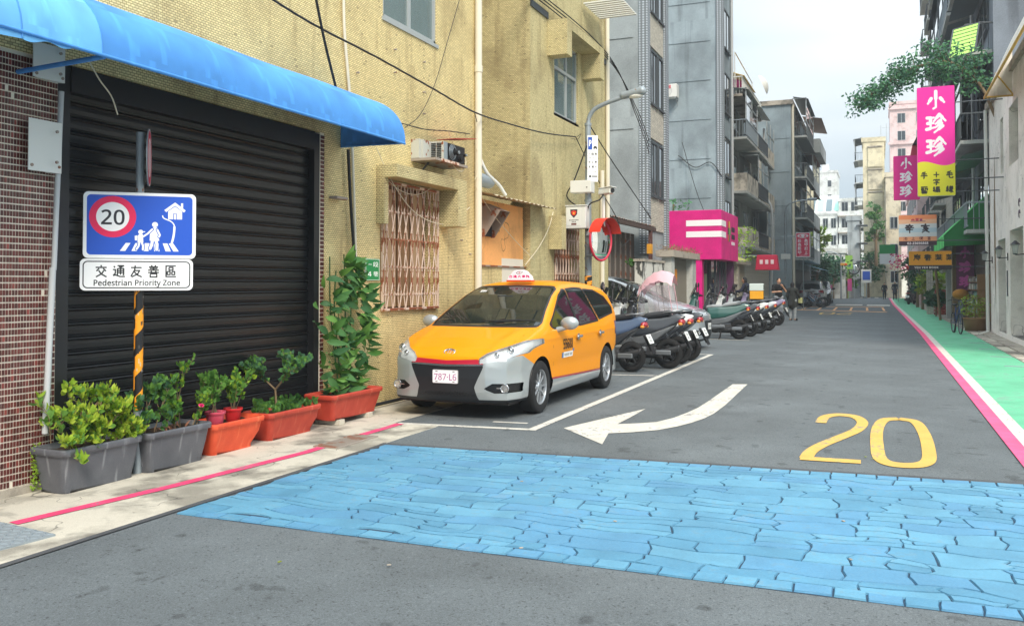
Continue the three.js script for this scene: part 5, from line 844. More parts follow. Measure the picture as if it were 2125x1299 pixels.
{ // rain canopy on the third scooter
  const c = thing('rain_canopy', 'pink and clear plastic rain canopy over the pale scooter', 'canopy', [-4.02, .12, -17.05], DOWN - .03), pink = phys(0xf0c2cc, .5, { transmission: .35, thickness: 0 }), clear = phys(0xe9e6ea, .15, { transmission: .8, thickness: 0 });
  const roof = []; for (let i = 0; i <= 8; i++) { const r = []; for (let j = 0; j <= 6; j++) { const u = i / 8, v = j / 6 - .5; r.push([v * .62 * (1 - .25 * Math.abs(u - .4)), 1.80 - 1.1 * v * v * .8 - (u - .35) ** 2 * .75 + .015 * Math.sin(i * 3 + j * 2), mixn(-.62, .55, u)]); } roof.push(r); }
  mk('roof', loft(roof), pink, c);
  const fr = []; for (let i = 0; i <= 8; i++) { const r = []; for (let j = 0; j <= 6; j++) { const u = i / 8, v = j / 6 - .5; r.push([v * mixn(.5, .6, u), mixn(1.5, .55, u), .52 + .12 * Math.sin(u * 2.6) - v * v * .5 + .02 * Math.sin(i * 5 + j * 3)]); } fr.push(r); } mk('screen', loft(fr), clear, c);
  for (const s of [-1, 1]) { const sd = []; for (let i = 0; i <= 8; i++) { const r = []; for (let j = 0; j <= 4; j++) { const u = i / 8, w = j / 4; r.push([s * (.27 + .04 * Math.sin(u * 6 + w * 9)), mixn(1.5, .55, u), mixn(-.55, .3, w * (1 - .3 * u))]); } sd.push(r); } mk('side_sheet', loft(sd), clear, c); mk('strut', rod([s * .22, .9, -.2], [s * .24, 1.62, -.05], .009), M.black, c); mk('ribbon', tube([[s * .26, 1.5, -.5], [s * .28, 1.1, -.6], [s * .24, .7, -.65]], .012, 14), pink, c); }
  c.scale.set(.85, .93, .58);
}
{ const b = thing('delivery_box', 'yellow and dark green delivery box strapped on the white scooter', 'box', [-3.55, .2, -28.45], DOWN + .06); mk('box', rbx(-.2, .2, .86, 1.12, -.2, .2, .02), std(0xe8a41c, .6), b); mk('lid', rbx(-.21, .21, 1.12, 1.34, -.21, .21, .02), std(0xc9d4cf, .6), b); mk('lid_window', rbx(-.15, .15, 1.16, 1.30, -.216, -.2, .004), std(0x27433f, .4), b); mk('rack', [rod([-.1, .78, -.15], [-.1, .86, -.15], .012), rod([.1, .78, .15], [.1, .86, .15], .012)], M.black, b); }
function makeBike(label, o) { // +z forward
  const t = thing('bicycle', label, 'bicycle', o.p, o.turn, o.group), R = .32, F = o.mat, tb = (a, b, r = .016) => rod(a, b, r, 6);
  for (const z of [.52, -.52]) { const w = new THREE.Group(); w.name = 'wheel'; w.position.set(0, R, z); t.add(w); mk('tyre', new THREE.TorusGeometry(R - .02, .02, 6, 32).rotateY(Math.PI / 2), M.tyre, w); const g = [new THREE.TorusGeometry(R - .045, .008, 5, 28).rotateY(Math.PI / 2), cyl(.03, .03, .08, 8).rotateZ(Math.PI / 2)]; for (let i = 0; i < 14; i++) g.push(rod([0, 0, 0], [0, (R - .05) * Math.cos(i * .449), (R - .05) * Math.sin(i * .449)], .002, 3)); mk('spokes', g, M.alloy, w); }
  mk('frame', [tb([0, .32, -.05], [0, .82, -.2]), tb([0, .36, -.06], [0, .78, .38], .02), tb([0, .70, -.16], [0, .84, .36]), tb([0, R, -.52], [0, .30, -.05], .011), tb([0, R, -.52], [0, .72, -.17], .010), tb([0, R, .52], [0, .9, .36], .014), tb([0, .9, .36], [0, 1.0, .33], .014)], F, t);
  mk('handlebar', [tube([[-.28, 1.0, .18], [-.2, 1.03, .3], [0, 1.02, .34], [.2, 1.03, .3], [.28, 1.0, .18]], .011, 16)], M.black, t);
  mk('saddle', net((x, y, z) => ellip([0, .88, -.24], [.09 - .05 * cl((z + .2) * 3, 0, .8), .04, .15])(x, y, z), [-.14, .14, .8, .96, -.45, 0], .02), M.black, t);
  mk('crank', [cyl(.08, .08, .015, 18).rotateZ(Math.PI / 2).translate(.05, .3, -.05), tb([.06, .3, -.05], [.08, .16, .03], .01), tb([-.06, .3, -.05], [-.08, .44, -.13], .01), rbx(.05, .14, .14, .16, .0, .07, .006), rbx(-.14, -.05, .43, .45, -.17, -.1, .006)], M.alloy, t);
  mk('mudguard', new THREE.CylinderGeometry(R + .02, R + .02, .05, 16, 1, true, -1.2, 2.2).rotateZ(Math.PI / 2).translate(0, R, -.52), M.black, t);
  if (o.basket) { const g = []; for (let i = 0; i < 6; i++) { const y = .72 + i * .045; g.push(tube([[-.16, y, .40], [.16, y, .40], [.16, y, .64], [-.16, y, .64]], .004, 24, 4, true)); } for (let i = 0; i <= 6; i++) g.push(rod([-.16 + i * .053, .72, .64], [-.16 + i * .053, .945, .64], .004, 4), rod([-.16 + i * .053, .72, .4], [-.16 + i * .053, .945, .4], .004, 4)); mk('basket', g, M.alloy, t).userData.kind = 'stuff'; }
  return t;
}
const bk0 = makeBike('dark slate framed bicycle in the row beside the white car', { p: [-3.9, 0, -59.5], turn: DOWN + .2, mat: std(0x3c4a58, .4), basket: 1, group: 'bicycles parked down the street' });
const bikeMat = bk0.getObjectByName('frame').material;
for (let i = 1; i < 7; i++) { const l = [0, 'pale blue', 'white', 0, 'red', 'silver', 0][i], c = copy(bk0, [-3.9 - (i % 2) * .12, 0, -59.5 - i * .62], DOWN + .2 + (i % 3) * .08, l ? l + ' framed bicycle in the row beside the white car' : undefined); if (l) paint(c, new Map([[bikeMat, std({ 'pale blue': 0x6f9cc4, white: 0xd0d2d0, red: 0x9a2c2c, silver: 0x9a9ea2 }[l], .4)]])); }
makeBike('dark blue bicycle seen end on beside the potted shrub', { p: [2.15, .02, -30.4], turn: .12, mat: std(0x24406e, .4) });

// ---------- people ----------
function person(label, p, turn, o) { // +z is the way they face
  const t = thing('person', label, 'person', p, turn), h = o.h ?? 1.7, k = h / 1.7, L = o.pose;
  const S = (a) => a.map(v => v * k), c = (a, b, r, q) => capsule(S(a), S(b), r * k, q * k);
  const legs = []; for (const s of [0, 1]) { const [hip, kn, an, toe] = L.legs[s]; legs.push(c(hip, kn, .082, .058), c(kn, an, .056, .04), c(an, toe, .036, .032)); }
  const arms = []; for (const s of [0, 1]) { const [sh, el, wr] = L.arms[s]; arms.push(c(sh, el, .05, .04), c(el, wr, .038, .028)); const d = [wr[0] - el[0], wr[1] - el[1], wr[2] - el[2]], l = Math.hypot(...d), e = d.map(v => v / l); const hd = [wr[0] + e[0] * .05, wr[1] + e[1] * .05, wr[2] + e[2] * .05]; arms.push(c(wr, hd, .03, .034)); for (let f = 0; f < 5; f++) { const o2 = (f - 2) * .017; arms.push(c([hd[0] + o2 * .7, hd[1], hd[2] + o2 * .7], [hd[0] + e[0] * (.07 - Math.abs(f - 2) * .012) + o2, hd[1] + e[1] * (.07 - Math.abs(f - 2) * .012) - .01, hd[2] + e[2] * .07 + .012], .010, .008)); } }
  const H = L.head, torso = [c(L.waist, L.chest, .125, .14), c([L.chest[0] - .12, L.chest[1] + .02, L.chest[2]], [L.chest[0] + .12, L.chest[1] + .02, L.chest[2]], .085, .085), c([L.waist[0] - .07, L.waist[1] - .06, L.waist[2]], [L.waist[0] + .07, L.waist[1] - .06, L.waist[2]], .105, .105)];
  const neck = c([L.chest[0], L.chest[1] + .08, L.chest[2]], [H[0], H[1] - .08, H[2]], .055, .05), head = union([ellip(S(H), [.073 * k, .108 * k, .09 * k]), ellip(S([H[0], H[1] - .05, H[2] + .02]), [.056 * k, .068 * k, .07 * k]), c([H[0], H[1] - .01, H[2] + .085], [H[0], H[1] - .035, H[2] + .105], .008, .013), ellip(S([H[0] - .076, H[1] - .01, H[2]]), [.014 * k, .03 * k, .02 * k]), ellip(S([H[0] + .076, H[1] - .01, H[2]]), [.014 * k, .03 * k, .02 * k])], .02 * k);
  const all = union([...legs, ...arms, ...torso, neck], .035 * k), body = (x, y, z) => Math.min(all(x, y, z), smin(head(x, y, z), neck(x, y, z), .02));
  const B = [-.7 * k, .7 * k, -.02, h + .06, -.6 * k, .6 * k];
  mk('body', net(body, B, .022), M.skin, t);
  const skirt = o.coat ? [c(L.waist, [L.waist[0], L.waist[1] - .28, L.waist[2]], .15, .19)] : [];
  const sleeve = o.long ? arms.filter((_, i) => i % 8 < 2) : L.arms.map(([sh, el]) => c(sh, [mixn(sh[0], el[0], .75), mixn(sh[1], el[1], .75), mixn(sh[2], el[2], .75)], .058, .056));
  const top = union([...torso, ...sleeve, ...skirt], .04 * k); mk('top', net((x, y, z) => smax(top(x, y, z) - .014 - .004 * Math.sin(x * 40 + y * 25) * Math.sin(z * 30), y - (H[1] - .12) * k, .01), B, .022), o.top, t);
  const pants = union([...legs.filter((_, i) => i % 3 < 2), torso[2]], .03 * k); mk('trousers', net((x, y, z) => smax(smax(pants(x, y, z) - .018 - .004 * Math.sin(y * 40), y - (L.waist[1] + .02) * k, .01), .07 - y, .01), B, .022), o.legs, t);
  for (const s of [0, 1]) { const a = L.legs[s][2], b = L.legs[s][3]; mk('shoe', net((x, y, z) => smax(c(a, b, .045, .043)(x, y, z), y - a[1] * k - .04, .01), B, .022), o.shoes ?? M.black, t); }
  mk('hair', net((x, y, z) => { const d = ellip(S([H[0], H[1] + .015, H[2] - .012]), [.082 * k, .113 * k, .1 * k])(x, y, z), X = z - H[2] * k - .055 * k + Math.max(0, (H[1] + .03) * k - y) * 1.3; let r = smax(d, X, .01); if (o.bob) r = smin(r, smax(c([H[0], H[1], H[2] - .03], [H[0], H[1] - .13, H[2] - .04], .085, .075)(x, y, z), z - H[2] * k - .0, .01), .03); return r; }, [(H[0] - .2) * k, (H[0] + .2) * k, (H[1] - .3) * k, (H[1] + .2) * k, (H[2] - .2) * k, (H[2] + .2) * k], .015), o.hair ?? M.hair, t);
  for (const s of [-1, 1]) mk('eye', new THREE.SphereGeometry(.009, 8, 6).translate((H[0] + s * .032) * k, (H[1] + .005) * k, (H[2] + .083) * k), M.black, t);
  mk('mouth', rbx(-.02, .02, -.004, .004, 0, .006, .002, 1).translate(H[0] * k, (H[1] - .062) * k, (H[2] + .085) * k), std(0x9c5a50, .7), t);
  if (o.extra) o.extra(t, k);
  return t;
}
const stand = { waist: [0, .97, 0], chest: [0, 1.33, 0], head: [0, 1.585, .02], legs: [[[-.09, .9, 0], [-.10, .48, .02], [-.11, .07, -.02], [-.13, .04, .13]], [[.09, .9, 0], [.10, .48, .02], [.11, .07, -.02], [.13, .04, .13]]], arms: [[[-.19, 1.38, 0], [-.25, 1.12, -.02], [-.24, .88, .08]], [[.19, 1.38, 0], [.25, 1.12, -.02], [.24, .88, .08]]] };
person('man in a black t-shirt standing with his hand raised to his face', [-4.05, 0, -39.8], .5, { h: 1.78, top: std(0x17181b, .9), legs: std(0xb9bdc2, .9), pose: { ...stand, arms: [[[-.2, 1.38, 0], [-.27, 1.12, .05], [-.1, 1.14, .26]], [[.2, 1.38, 0], [.27, 1.15, .12], [.08, 1.36, .2]]] } });
person('woman in a dark coat and grey trousers seen from behind holding a bag', [-3.4, 0, -38.9], 2.75, { h: 1.6, coat: 1, long: 1, bob: 1, top: std(0x2a2c28, .95), legs: std(0x9aa0a2, .9), pose: { ...stand, arms: [[[-.19, 1.38, 0], [-.25, 1.12, .06], [-.2, .98, .26]], [[.19, 1.38, 0], [.25, 1.1, -.02], [.24, .88, .08]]] }, extra: (t, k) => mk('hand_bag', rbx(-.30, -.14, .72, .95, .2, .3, .02), std(0xc9c98a, .7), t) });
const sit = { waist: [0, .9, -.12], chest: [0, 1.24, -.06], head: [0, 1.5, .0], legs: [[[-.1, .84, -.1], [-.2, .72, .3], [-.2, .38, .26], [-.21, .345, .4]], [[.1, .84, -.1], [.2, .72, .3], [.2, .38, .26], [.21, .345, .4]]], arms: [[[-.19, 1.3, -.04], [-.28, 1.08, .1], [-.25, 1.03, .3]], [[.19, 1.3, -.04], [.28, 1.08, .1], [.25, 1.03, .3]]] };
person('dark haired person in a navy jacket sitting on a scooter', [-5.05, .18, -36.6], DOWN, { h: 1.7, long: 1, bob: 1, top: std(0x20243a, .9), legs: std(0x22242b, .9), pose: sit });
const walk = { ...stand, legs: [[[-.09, .9, 0], [-.10, .5, .12], [-.10, .09, .16], [-.11, .045, .3]], [[.09, .9, 0], [.10, .5, .0], [.10, .1, -.22], [.11, .04, -.08]]], arms: [[[-.19, 1.38, 0], [-.24, 1.12, -.08], [-.22, .9, -.02]], [[.19, 1.38, 0], [.24, 1.12, .06], [.22, .95, .22]]] };
person('walker in a dark coat and pale hat on the green footway', [1.25, .011, -91], 0, { h: 1.74, long: 1, coat: 1, top: std(0x262b38, .9), legs: std(0x2a2d35, .9), pose: walk, hair: std(0xcfcac0, .9), extra: (t, k) => mk('hat_brim', cyl(.15, .15, .015, 18).translate(0, 1.66 * k, .0), std(0xcfcac0, .9), t) });
person('walker in black clothes beside the one in the pale hat', [.35, .011, -93], .1, { h: 1.6, long: 1, bob: 1, top: std(0x1d1e22, .9), legs: std(0x1b1c20, .9), pose: walk });
// ---------- lamp post with mirror, boxes, camera ----------
T.park = ctex(160, 700, (g, w, h) => { g.fillStyle = '#f1f3f4'; g.fillRect(0, 0, w, h); g.fillStyle = '#1d4fae'; g.fillRect(10, 26, 64, 190); g.fillStyle = '#f1f3f4'; g.font = 'bold 120px sans-serif'; g.save(); g.translate(42, 165); g.scale(.7, 1.1); g.textAlign = 'center'; g.fillText('P', 0, 0); g.restore(); g.fillStyle = '#23262b'; g.fillRect(92, 180, 56, 16); g.fillRect(100, 162, 40, 20); g.beginPath(); g.arc(102, 200, 9, 0, 7); g.arc(138, 200, 9, 0, 7); g.fill(); han(g, '一段色', 12, 262, 40, 6, '#23262b', 48); g.font = '30px sans-serif'; g.textAlign = 'left'; g.fillText('08  20', 22, 352); han(g, '台上車', 14, 384, 36, 5, '#23262b', 48); han(g, '友通十', 14, 456, 36, 5, '#23262b', 48); g.fillText('02-27256', 12, 560); g.beginPath(); g.arc(40, 620, 18, 0, 7); g.fill(); g.fillRect(66, 610, 84, 18); });
T.police = ctex(256, 300, (g, w, h) => { g.fillStyle = '#dadbd6'; g.fillRect(0, 0, w, h); g.fillStyle = '#2a2430'; g.beginPath(); g.moveTo(60, 30); g.lineTo(196, 30); g.lineTo(190, 110); g.lineTo(128, 170); g.lineTo(66, 110); g.fill(); g.fillStyle = '#d6402e'; g.beginPath(); g.arc(128, 88, 42, 0, 7); g.fill(); g.fillRect(80, 56, 96, 30); g.fillStyle = '#f0c23c'; g.beginPath(); g.arc(128, 92, 14, 0, 7); g.fill(); g.fillStyle = '#4a4a4a'; for (let i = 0; i < 7; i++) g.fillRect(40 + i * 26, 198, 18, 16); for (let i = 0; i < 3; i++) g.fillRect(90 + i * 28, 226, 18, 16); g.fillStyle = '#6b3b36'; g.fillRect(80, 256, 96, 30); });
{
  const p = thing('lamp_post', 'grey street lamp post carrying a white parking sign and control boxes', 'street lamp', [-5.37, 0, -16.95]);
  mk('pole', [rod([0, 0, 0], [0, 4.75, 0], .075, 14, .058), cyl(.07, .07, .05, 14).translate(0, 4.72, 0), cyl(.12, .1, .12, 14).translate(0, .06, 0), ...[2.05, 2.3, 3.2].map(y => cyl(.078, .078, .04, 14).translate(0, y, 0))], M.galv, p);
  mk('arm', tube([[0, 4.7, 0], [.02, 4.85, 0], [.12, 5.0, 0], [.3, 5.09, 0], [.75, 5.22, 0]], .042, 28, 10), M.galv, p);
  const head = mk('lamp_head', net(union([capsule([.72, 5.235, 0], [1.1, 5.30, 0], .07, .09)], .02), [.6, 1.25, 5.1, 5.45, -.14, .14], .022), M.galv, p); mk('lamp_glass', new THREE.SphereGeometry(1, 16, 10).scale(.17, .06, .07).translate(.96, 5.225, 0), std(0xe6e6de, .3), head);
  mk('hazard_band', new THREE.CylinderGeometry(.0745, .0755, .5, 16, 1, true).translate(0, 1.45, 0), std(0xffffff, .5, { map: T.poleStripe }), p, true);
  const s = new THREE.Group(); s.name = 'parking_sign'; s.position.set(.12, 4.02, .08); s.rotation.y = .45; p.add(s); face('plate', s, .21, .92, .012, T.park, [0, 0, 0], M.galv, .008);
  const b1 = mk('upper_box', rbx(-.30, .13, 3.34, 3.58, -.02, .24, .012), M.plastic, p); mk('lock', cyl(.012, .012, .012, 8).rotateX(Math.PI / 2).translate(.05, 3.44, .243), M.black, b1);
  const b2 = mk('lower_box', rbx(-.37, .04, 2.63, 3.07, .0, .3, .012), M.plastic, p); const q = new THREE.Group(); q.name = 'box_print'; q.position.set(-.20, 2.86, .305); p.add(q); face('label_print', q, .28, .36, .004, T.police, [0, 0, 0], M.plastic, .002);
  mk('box_lid', rbx(-.38, .05, 3.07, 3.09, -.01, .32, .006), M.plastic, b2);
}
{
  const m = thing('traffic_mirror', 'round convex traffic mirror with red hood on the lamp post', 'mirror', [-5.08, 2.4, -16.85], 76 * Math.PI / 180);
  mk('rim', [new THREE.TorusGeometry(.40, .025, 8, 40)], std(0xc22b44, .45), m); mk('back', new THREE.SphereGeometry(.7, 28, 10, 0, Math.PI * 2, 0, .62).rotateX(-Math.PI / 2).scale(1, 1, .6).translate(0, 0, .36), std(0xb9472f, .6), m);
  mk('mirror_glass', new THREE.SphereGeometry(1.3, 36, 14, 0, Math.PI * 2, 0, .306).rotateX(Math.PI / 2).translate(0, 0, -1.235), std(0xdfe6e8, .02, { metalness: 1 }), m);
  mk('hood', new THREE.CylinderGeometry(.43, .43, .26, 30, 1, true, -1.25, 2.5).rotateX(Math.PI / 2).rotateZ(Math.PI).translate(0, 0, .1), std(0xd8331f, .5), m);
  mk('bracket', [rod([-.05, -.3, -.04], [-.05, -.3, -.3], .02), rod([-.05, .1, -.04], [-.05, .1, -.3], .02)], M.galv, m);
}
{
  const c = thing('security_camera', 'white security camera on a short mast above the traffic mirror', 'camera', [-5.0, 2.82, -16.9]);
  mk('mast', rod([-.05, -.35, -.05], [-.05, .45, -.05], .03, 10), M.plastic, c); const h = mk('housing', rbx(-.06, .06, -.06, .06, -.2, .2, .02), M.plastic, c); h.position.set(.02, .54, 0); h.rotation.set(0, .9, -.12); const v = mk('visor', rbx(-.07, .07, .06, .075, -.2, .24, .006), M.plastic, h); mk('lens', cyl(.045, .045, .02, 16).rotateX(Math.PI / 2).translate(0, 0, .205), M.black, h);
}
wireOn([V(-5.37, 4.3, -16.9), V(-5.85 + .2, 3.6, -16.9), V(-5.8, 3.3, -16.9), V(-5.6, 3.1, -16.9), V(-5.42, 3.06, -16.85)], .014, 'loop of thick black cable beside the lamp post boxes');
wireOn([V(-5.36, 2.6, -16.87), V(-5.30, 3.1, -16.8), V(-5.1, 3.2, -16.85), V(-5.04, 3.3, -16.88)], .014, 'black cable linking the lower box to the security camera');
wireOn([V(-5.33, 4.7, -16.93), V(-5.3, 4.3, -18), V(-5.6, 3.6, -22), V(-6.4, 3.5, -26.5), V(-6.95, 3.9, -28.2)], .012, 'black cable sagging from the lamp post to the grey block');
wireOn([V(-5.04, 3.3, -16.88), V(-5.2, 2.9, -18.5), V(-5.8, 2.5, -21), V(-6.6, 2.9, -25)], .01, 'black cable drooping from the camera towards the shed');
for (let i = 0; i < 3; i++) wireOn([V(-5.78, 6.75 + i * .06, -12.7), V(-5.78, 6.72 + i * .05, -19.9), V(-6.2, 6.4 - i * .12, -24), V(-6.92, 6.2 - i * .2, -28.4)], .012, ['topmost', 'middle', 'lowest'][i] + ' of the black cables running from the ledge to the grey block');

// ---------- yard beyond the yellow block ----------
{
  const y = thing('yard_wall', 'weathered white yard wall with black stains beside the silver car', 'wall', [-6.1, 0, -25.1]); const st = dtex(512, 512, (u, v, o, i, j) => { const n = fbm(u * 9, v * 4, 9, 5), m = fbm(u * 30, v * 12, 30, 3), w = sst(.52, .6, n * .7 + m * .3); o[0] = mixn(206, 72, w); o[1] = mixn(204, 72, w); o[2] = mixn(196, 68, w); }, 2.6);
  mk('wall', bx(-.1, .1, 0, 2.15, -1.35, 1.35), std(0xffffff, .9, { map: st }), y); mk('cap', bx(-.13, .13, 2.15, 2.22, -1.38, 1.38), M.slab, y);
  const s = thing('lean_to_shed', 'rusty lean-to shed with slatted wall and steel post behind the yard', 'shed', [0, 0, 0]);
  for (let i = 0; i < 24; i++) mk('plank', bx(-7.25, -7.2, 1.0, 3.1, -23.0 - i * .19, -23.17 - i * .19), i % 3 ? std(0x5f5850, .9) : M.rustGrey, s);
  const lr = []; for (let i = 0; i <= 60; i++) { const t = i / 60; lr.push([mixn(-28, -22.4, t), Math.sin(t * 150) * .02]); } mk('roof', loft([lr.map(p => [-9, 3.75 + p[1], p[0]]), lr.map(p => [-6.6, 3.35 + p[1], p[0]])]), M.rustGrey, s);
  mk('beam', bx(-6.7, -6.6, 3.2, 3.32, -28, -22.4), std(0x4a3a34, .8), s); mk('post', bx(-6.7, -6.6, 0, 3.2, -27.5, -27.36), std(0x5a3a36, .7), s); mk('back_wall', bx(-9.2, -9, 0, 3.7, -28, -20.05), M.grey3, s); mk('yellow_box', rbx(-6.58, -6.45, 2.45, 2.75, -26.9, -26.65, .01), std(0xd99a2a, .6), s); mk('door_frame', [bx(-7.3, -7.1, 0, 2.2, -22.6, -22.45)], M.frame, s);
  const g = thing('gateway', 'grey concrete gateway with dry vines on its lintel and an orange poster', 'gate', [0, 0, 0]);
  mk('pier', bx(-6.1, -5.8, 0, 2.35, -27.0, -26.55), M.grey3, g); mk('pier', bx(-6.1, -5.8, 0, 2.35, -30.4, -29.8), M.grey3, g); mk('lintel', bx(-6.25, -5.7, 2.35, 2.55, -30.6, -26.4), M.slab, g); mk('gate_panel', bx(-6.05, -6.0, 0, 2.35, -29.8, -27.0), std(0x7d776c, .8), g); mk('poster', bx(-5.998, -5.99, 1.55, 2.0, -28.25, -27.8), std(0xdf8a1c, .7), g);
  reseed(3); const v = []; for (let i = 0; i < 420; i++) v.push(leafMerged(LG.thin, [rr(-6.2, -5.65), 2.55 + rr(-.05, .12), rr(-30.6, -26.4)], rdir(rr(-.6, .6)), rnd() * 6, rr(.8, 1.8))); mk('vines', v, std(0x83684a, .9), g).userData.kind = 'stuff';
  const t = thing('yard_plant', 'little green weed growing on top of the shed rail', 'plant', [-6.4, 2.0, -24.2]), w = []; for (let i = 0; i < 60; i++) w.push(leafMerged(LG.oval, [rr(-.12, .12), rr(0, .2), rr(-.2, .2)], rdir(.3), rnd() * 6, rr(.9, 1.6))); mk('foliage', w, M.leafG, t).userData.kind = 'stuff';
}
// ---------- blocks further down the left side ----------
const breeze = dtex(256, 256, (u, v, o) => { const a = u * 4 % 1, b = v * 6 % 1, d = Math.hypot(a - .5, b - .5); const k = d < .3 ? 196 : d < .36 ? 70 : 118; o[0] = k * .95; o[1] = k; o[2] = k * 1.05; }, .5); M.breeze = std(0xffffff, .8, { map: breeze });
const smallTile = dtex(256, 256, (u, v, o, i, j) => { const e = (v * 16 % 1) < .2 || (u * 8 % 1) < .08; const k = (e ? .72 : 1) * (.92 + .16 * HB[((i >> 5) * 71 + (j >> 4) * 31) & 65535]); o[0] = 196 * k; o[1] = 190 * k; o[2] = 176 * k; }, .9); M.smallTile = std(0xffffff, .75, { map: smallTile });
function winX(parent, X, d, z0, z1, y0, y1, mull = 1, fm = M.frame) { // window on a wall across x, facing d
  const a = (o, p) => [X + d * o, X + d * p]; const B = (o, p, ...r) => bx(Math.min(...a(o, p)), Math.max(...a(o, p)), ...r);
  const w = mk('window', [B(0, .06, y0, y0 + .06, z0, z1), B(0, .06, y1 - .06, y1, z0, z1), B(0, .06, y0 + .06, y1 - .06, z0, z0 + .06), B(0, .06, y0 + .06, y1 - .06, z1 - .06, z1), ...Array.from({ length: mull }, (_, i) => { const z = mixn(z0, z1, (i + 1) / (mull + 1)); return B(.01, .05, y0 + .06, y1 - .06, z - .03, z + .03); })], fm, parent);
  mk('pane', B(.005, .025, y0 + .06, y1 - .06, z0 + .06, z1 - .06), M.glassDark, w); mk('sill', B(0, .12, y0 - .06, y0, z0 - .05, z1 + .05), fm, w); return w;
}
function winZ(parent, Z, x0, x1, y0, y1, mull = 1, fm = M.frame) { // window on a wall facing +z
  const w = mk('window', [bx(x0, x1, y0, y0 + .06, Z, Z + .06), bx(x0, x1, y1 - .06, y1, Z, Z + .06), bx(x0, x0 + .06, y0 + .06, y1 - .06, Z, Z + .06), bx(x1 - .06, x1, y0 + .06, y1 - .06, Z, Z + .06), ...Array.from({ length: mull }, (_, i) => { const x = mixn(x0, x1, (i + 1) / (mull + 1)); return bx(x - .03, x + .03, y0 + .06, y1 - .06, Z + .01, Z + .05); })], fm, parent);
  mk('pane', bx(x0 + .06, x1 - .06, y0 + .06, y1 - .06, Z + .005, Z + .025), M.glassDark, w); return w;
}
function balcony(parent, X, d, z0, z1, y, dep, o = {}) { // slab, parapet or rails, posts, canopy
  const B = (o1, p1, ...r) => bx(Math.min(X + d * o1, X + d * p1), Math.max(X + d * o1, X + d * p1), ...r);
  const b = mk('balcony', [B(0, dep, y - .12, y, z0, z1)], o.slab ?? M.grey3, parent);
  if (o.parapet) mk('parapet', [B(dep - .1, dep, y, y + .9, z0, z1), B(0, dep - .1, y, y + .9, z1 - .1, z1), B(0, dep - .1, y, y + .9, z0, z0 + .1)], o.parapet, b);
  else { const g = [B(dep - .05, dep, y + .85, y + .9, z0, z1), B(dep - .05, dep, y + .1, y + .14, z0, z1), B(0, dep - .05, y + .85, y + .9, z1 - .05, z1)]; for (let z = z0; z < z1; z += .16) g.push(B(dep - .035, dep - .015, y + .14, y + .85, z, z + .02)); for (let q = .1; q < dep - .1; q += .16) g.push(B(q, q + .02, y, y + .85, z1 - .035, z1 - .015)); mk('railing', g, o.rail ?? M.steel, b); }
  if (o.enclosed) { const zs = [z0, (z0 + z1) / 2, z1 - .05]; mk('balcony_frame', [...zs.map(z => B(dep - .06, dep, y + .9, y + 2.5, z, z + .05)), B(dep - .06, dep, y + 1.7, y + 1.75, z0, z1), B(0, dep, y + 2.45, y + 2.5, z1 - .05, z1)], o.frame ?? M.frame, b); mk('balcony_glass', [B(dep - .04, dep - .025, y + .9, y + 2.45, z0 + .05, z1 - .05)], M.glassDark, b); }
  if (o.canopy) mk('canopy', [loft([[[X + d * .05, y + 2.6, z0 - .1], [X + d * .05, y + 2.6, z1 + .1]], [[X + d * (dep + .12), y + 2.38, z0 - .1], [X + d * (dep + .12), y + 2.38, z1 + .1]]])], o.canopy, b);
  return b;
}
{
  const b = thing('grey_apartment_block', 'tall bare concrete block with breeze block corner strips behind the lamp post', 'building', [0, 0, 0]), X = -7.0, z0 = -31.2, z1 = -28.3;
  mk('wall', bx(-13, X, 0, 21, z0, z1), M.grey1, b);
  mk('corner_strip', [bx(X, X + .08, 2.5, 21, z1 - .32, z1 - .001), bx(X - .2, X + .08, 2.5, 21, z1, z1 + .06)], M.breeze, b); mk('corner_strip', bx(X, X + .12, 2.5, 21, z0 + .02, z0 + .45), M.breeze, b);
  for (let k = 0; k < 6; k++) { const y = 3.4 + k * 3.05; mk('spandrel', bx(X, X + .05, y - .1, y + 1.0, z0 + .57, z1 - .47), M.smallTile, b); winX(b, X, 1, z0 + 1.5, z1 - .5, y + 1.05, y + 2.85, 1, M.frameDark); winX(b, X, 1, z0 + .6, z0 + 1.3, y + 1.05, y + 2.85, 0, M.frameDark); }
  for (let k = 1; k < 7; k++) mk('pour_line', bx(-12.9, X - .42, k * 3.0 + .6, k * 3.0 + .635, z1, z1 + .03), M.grey1, b);
}
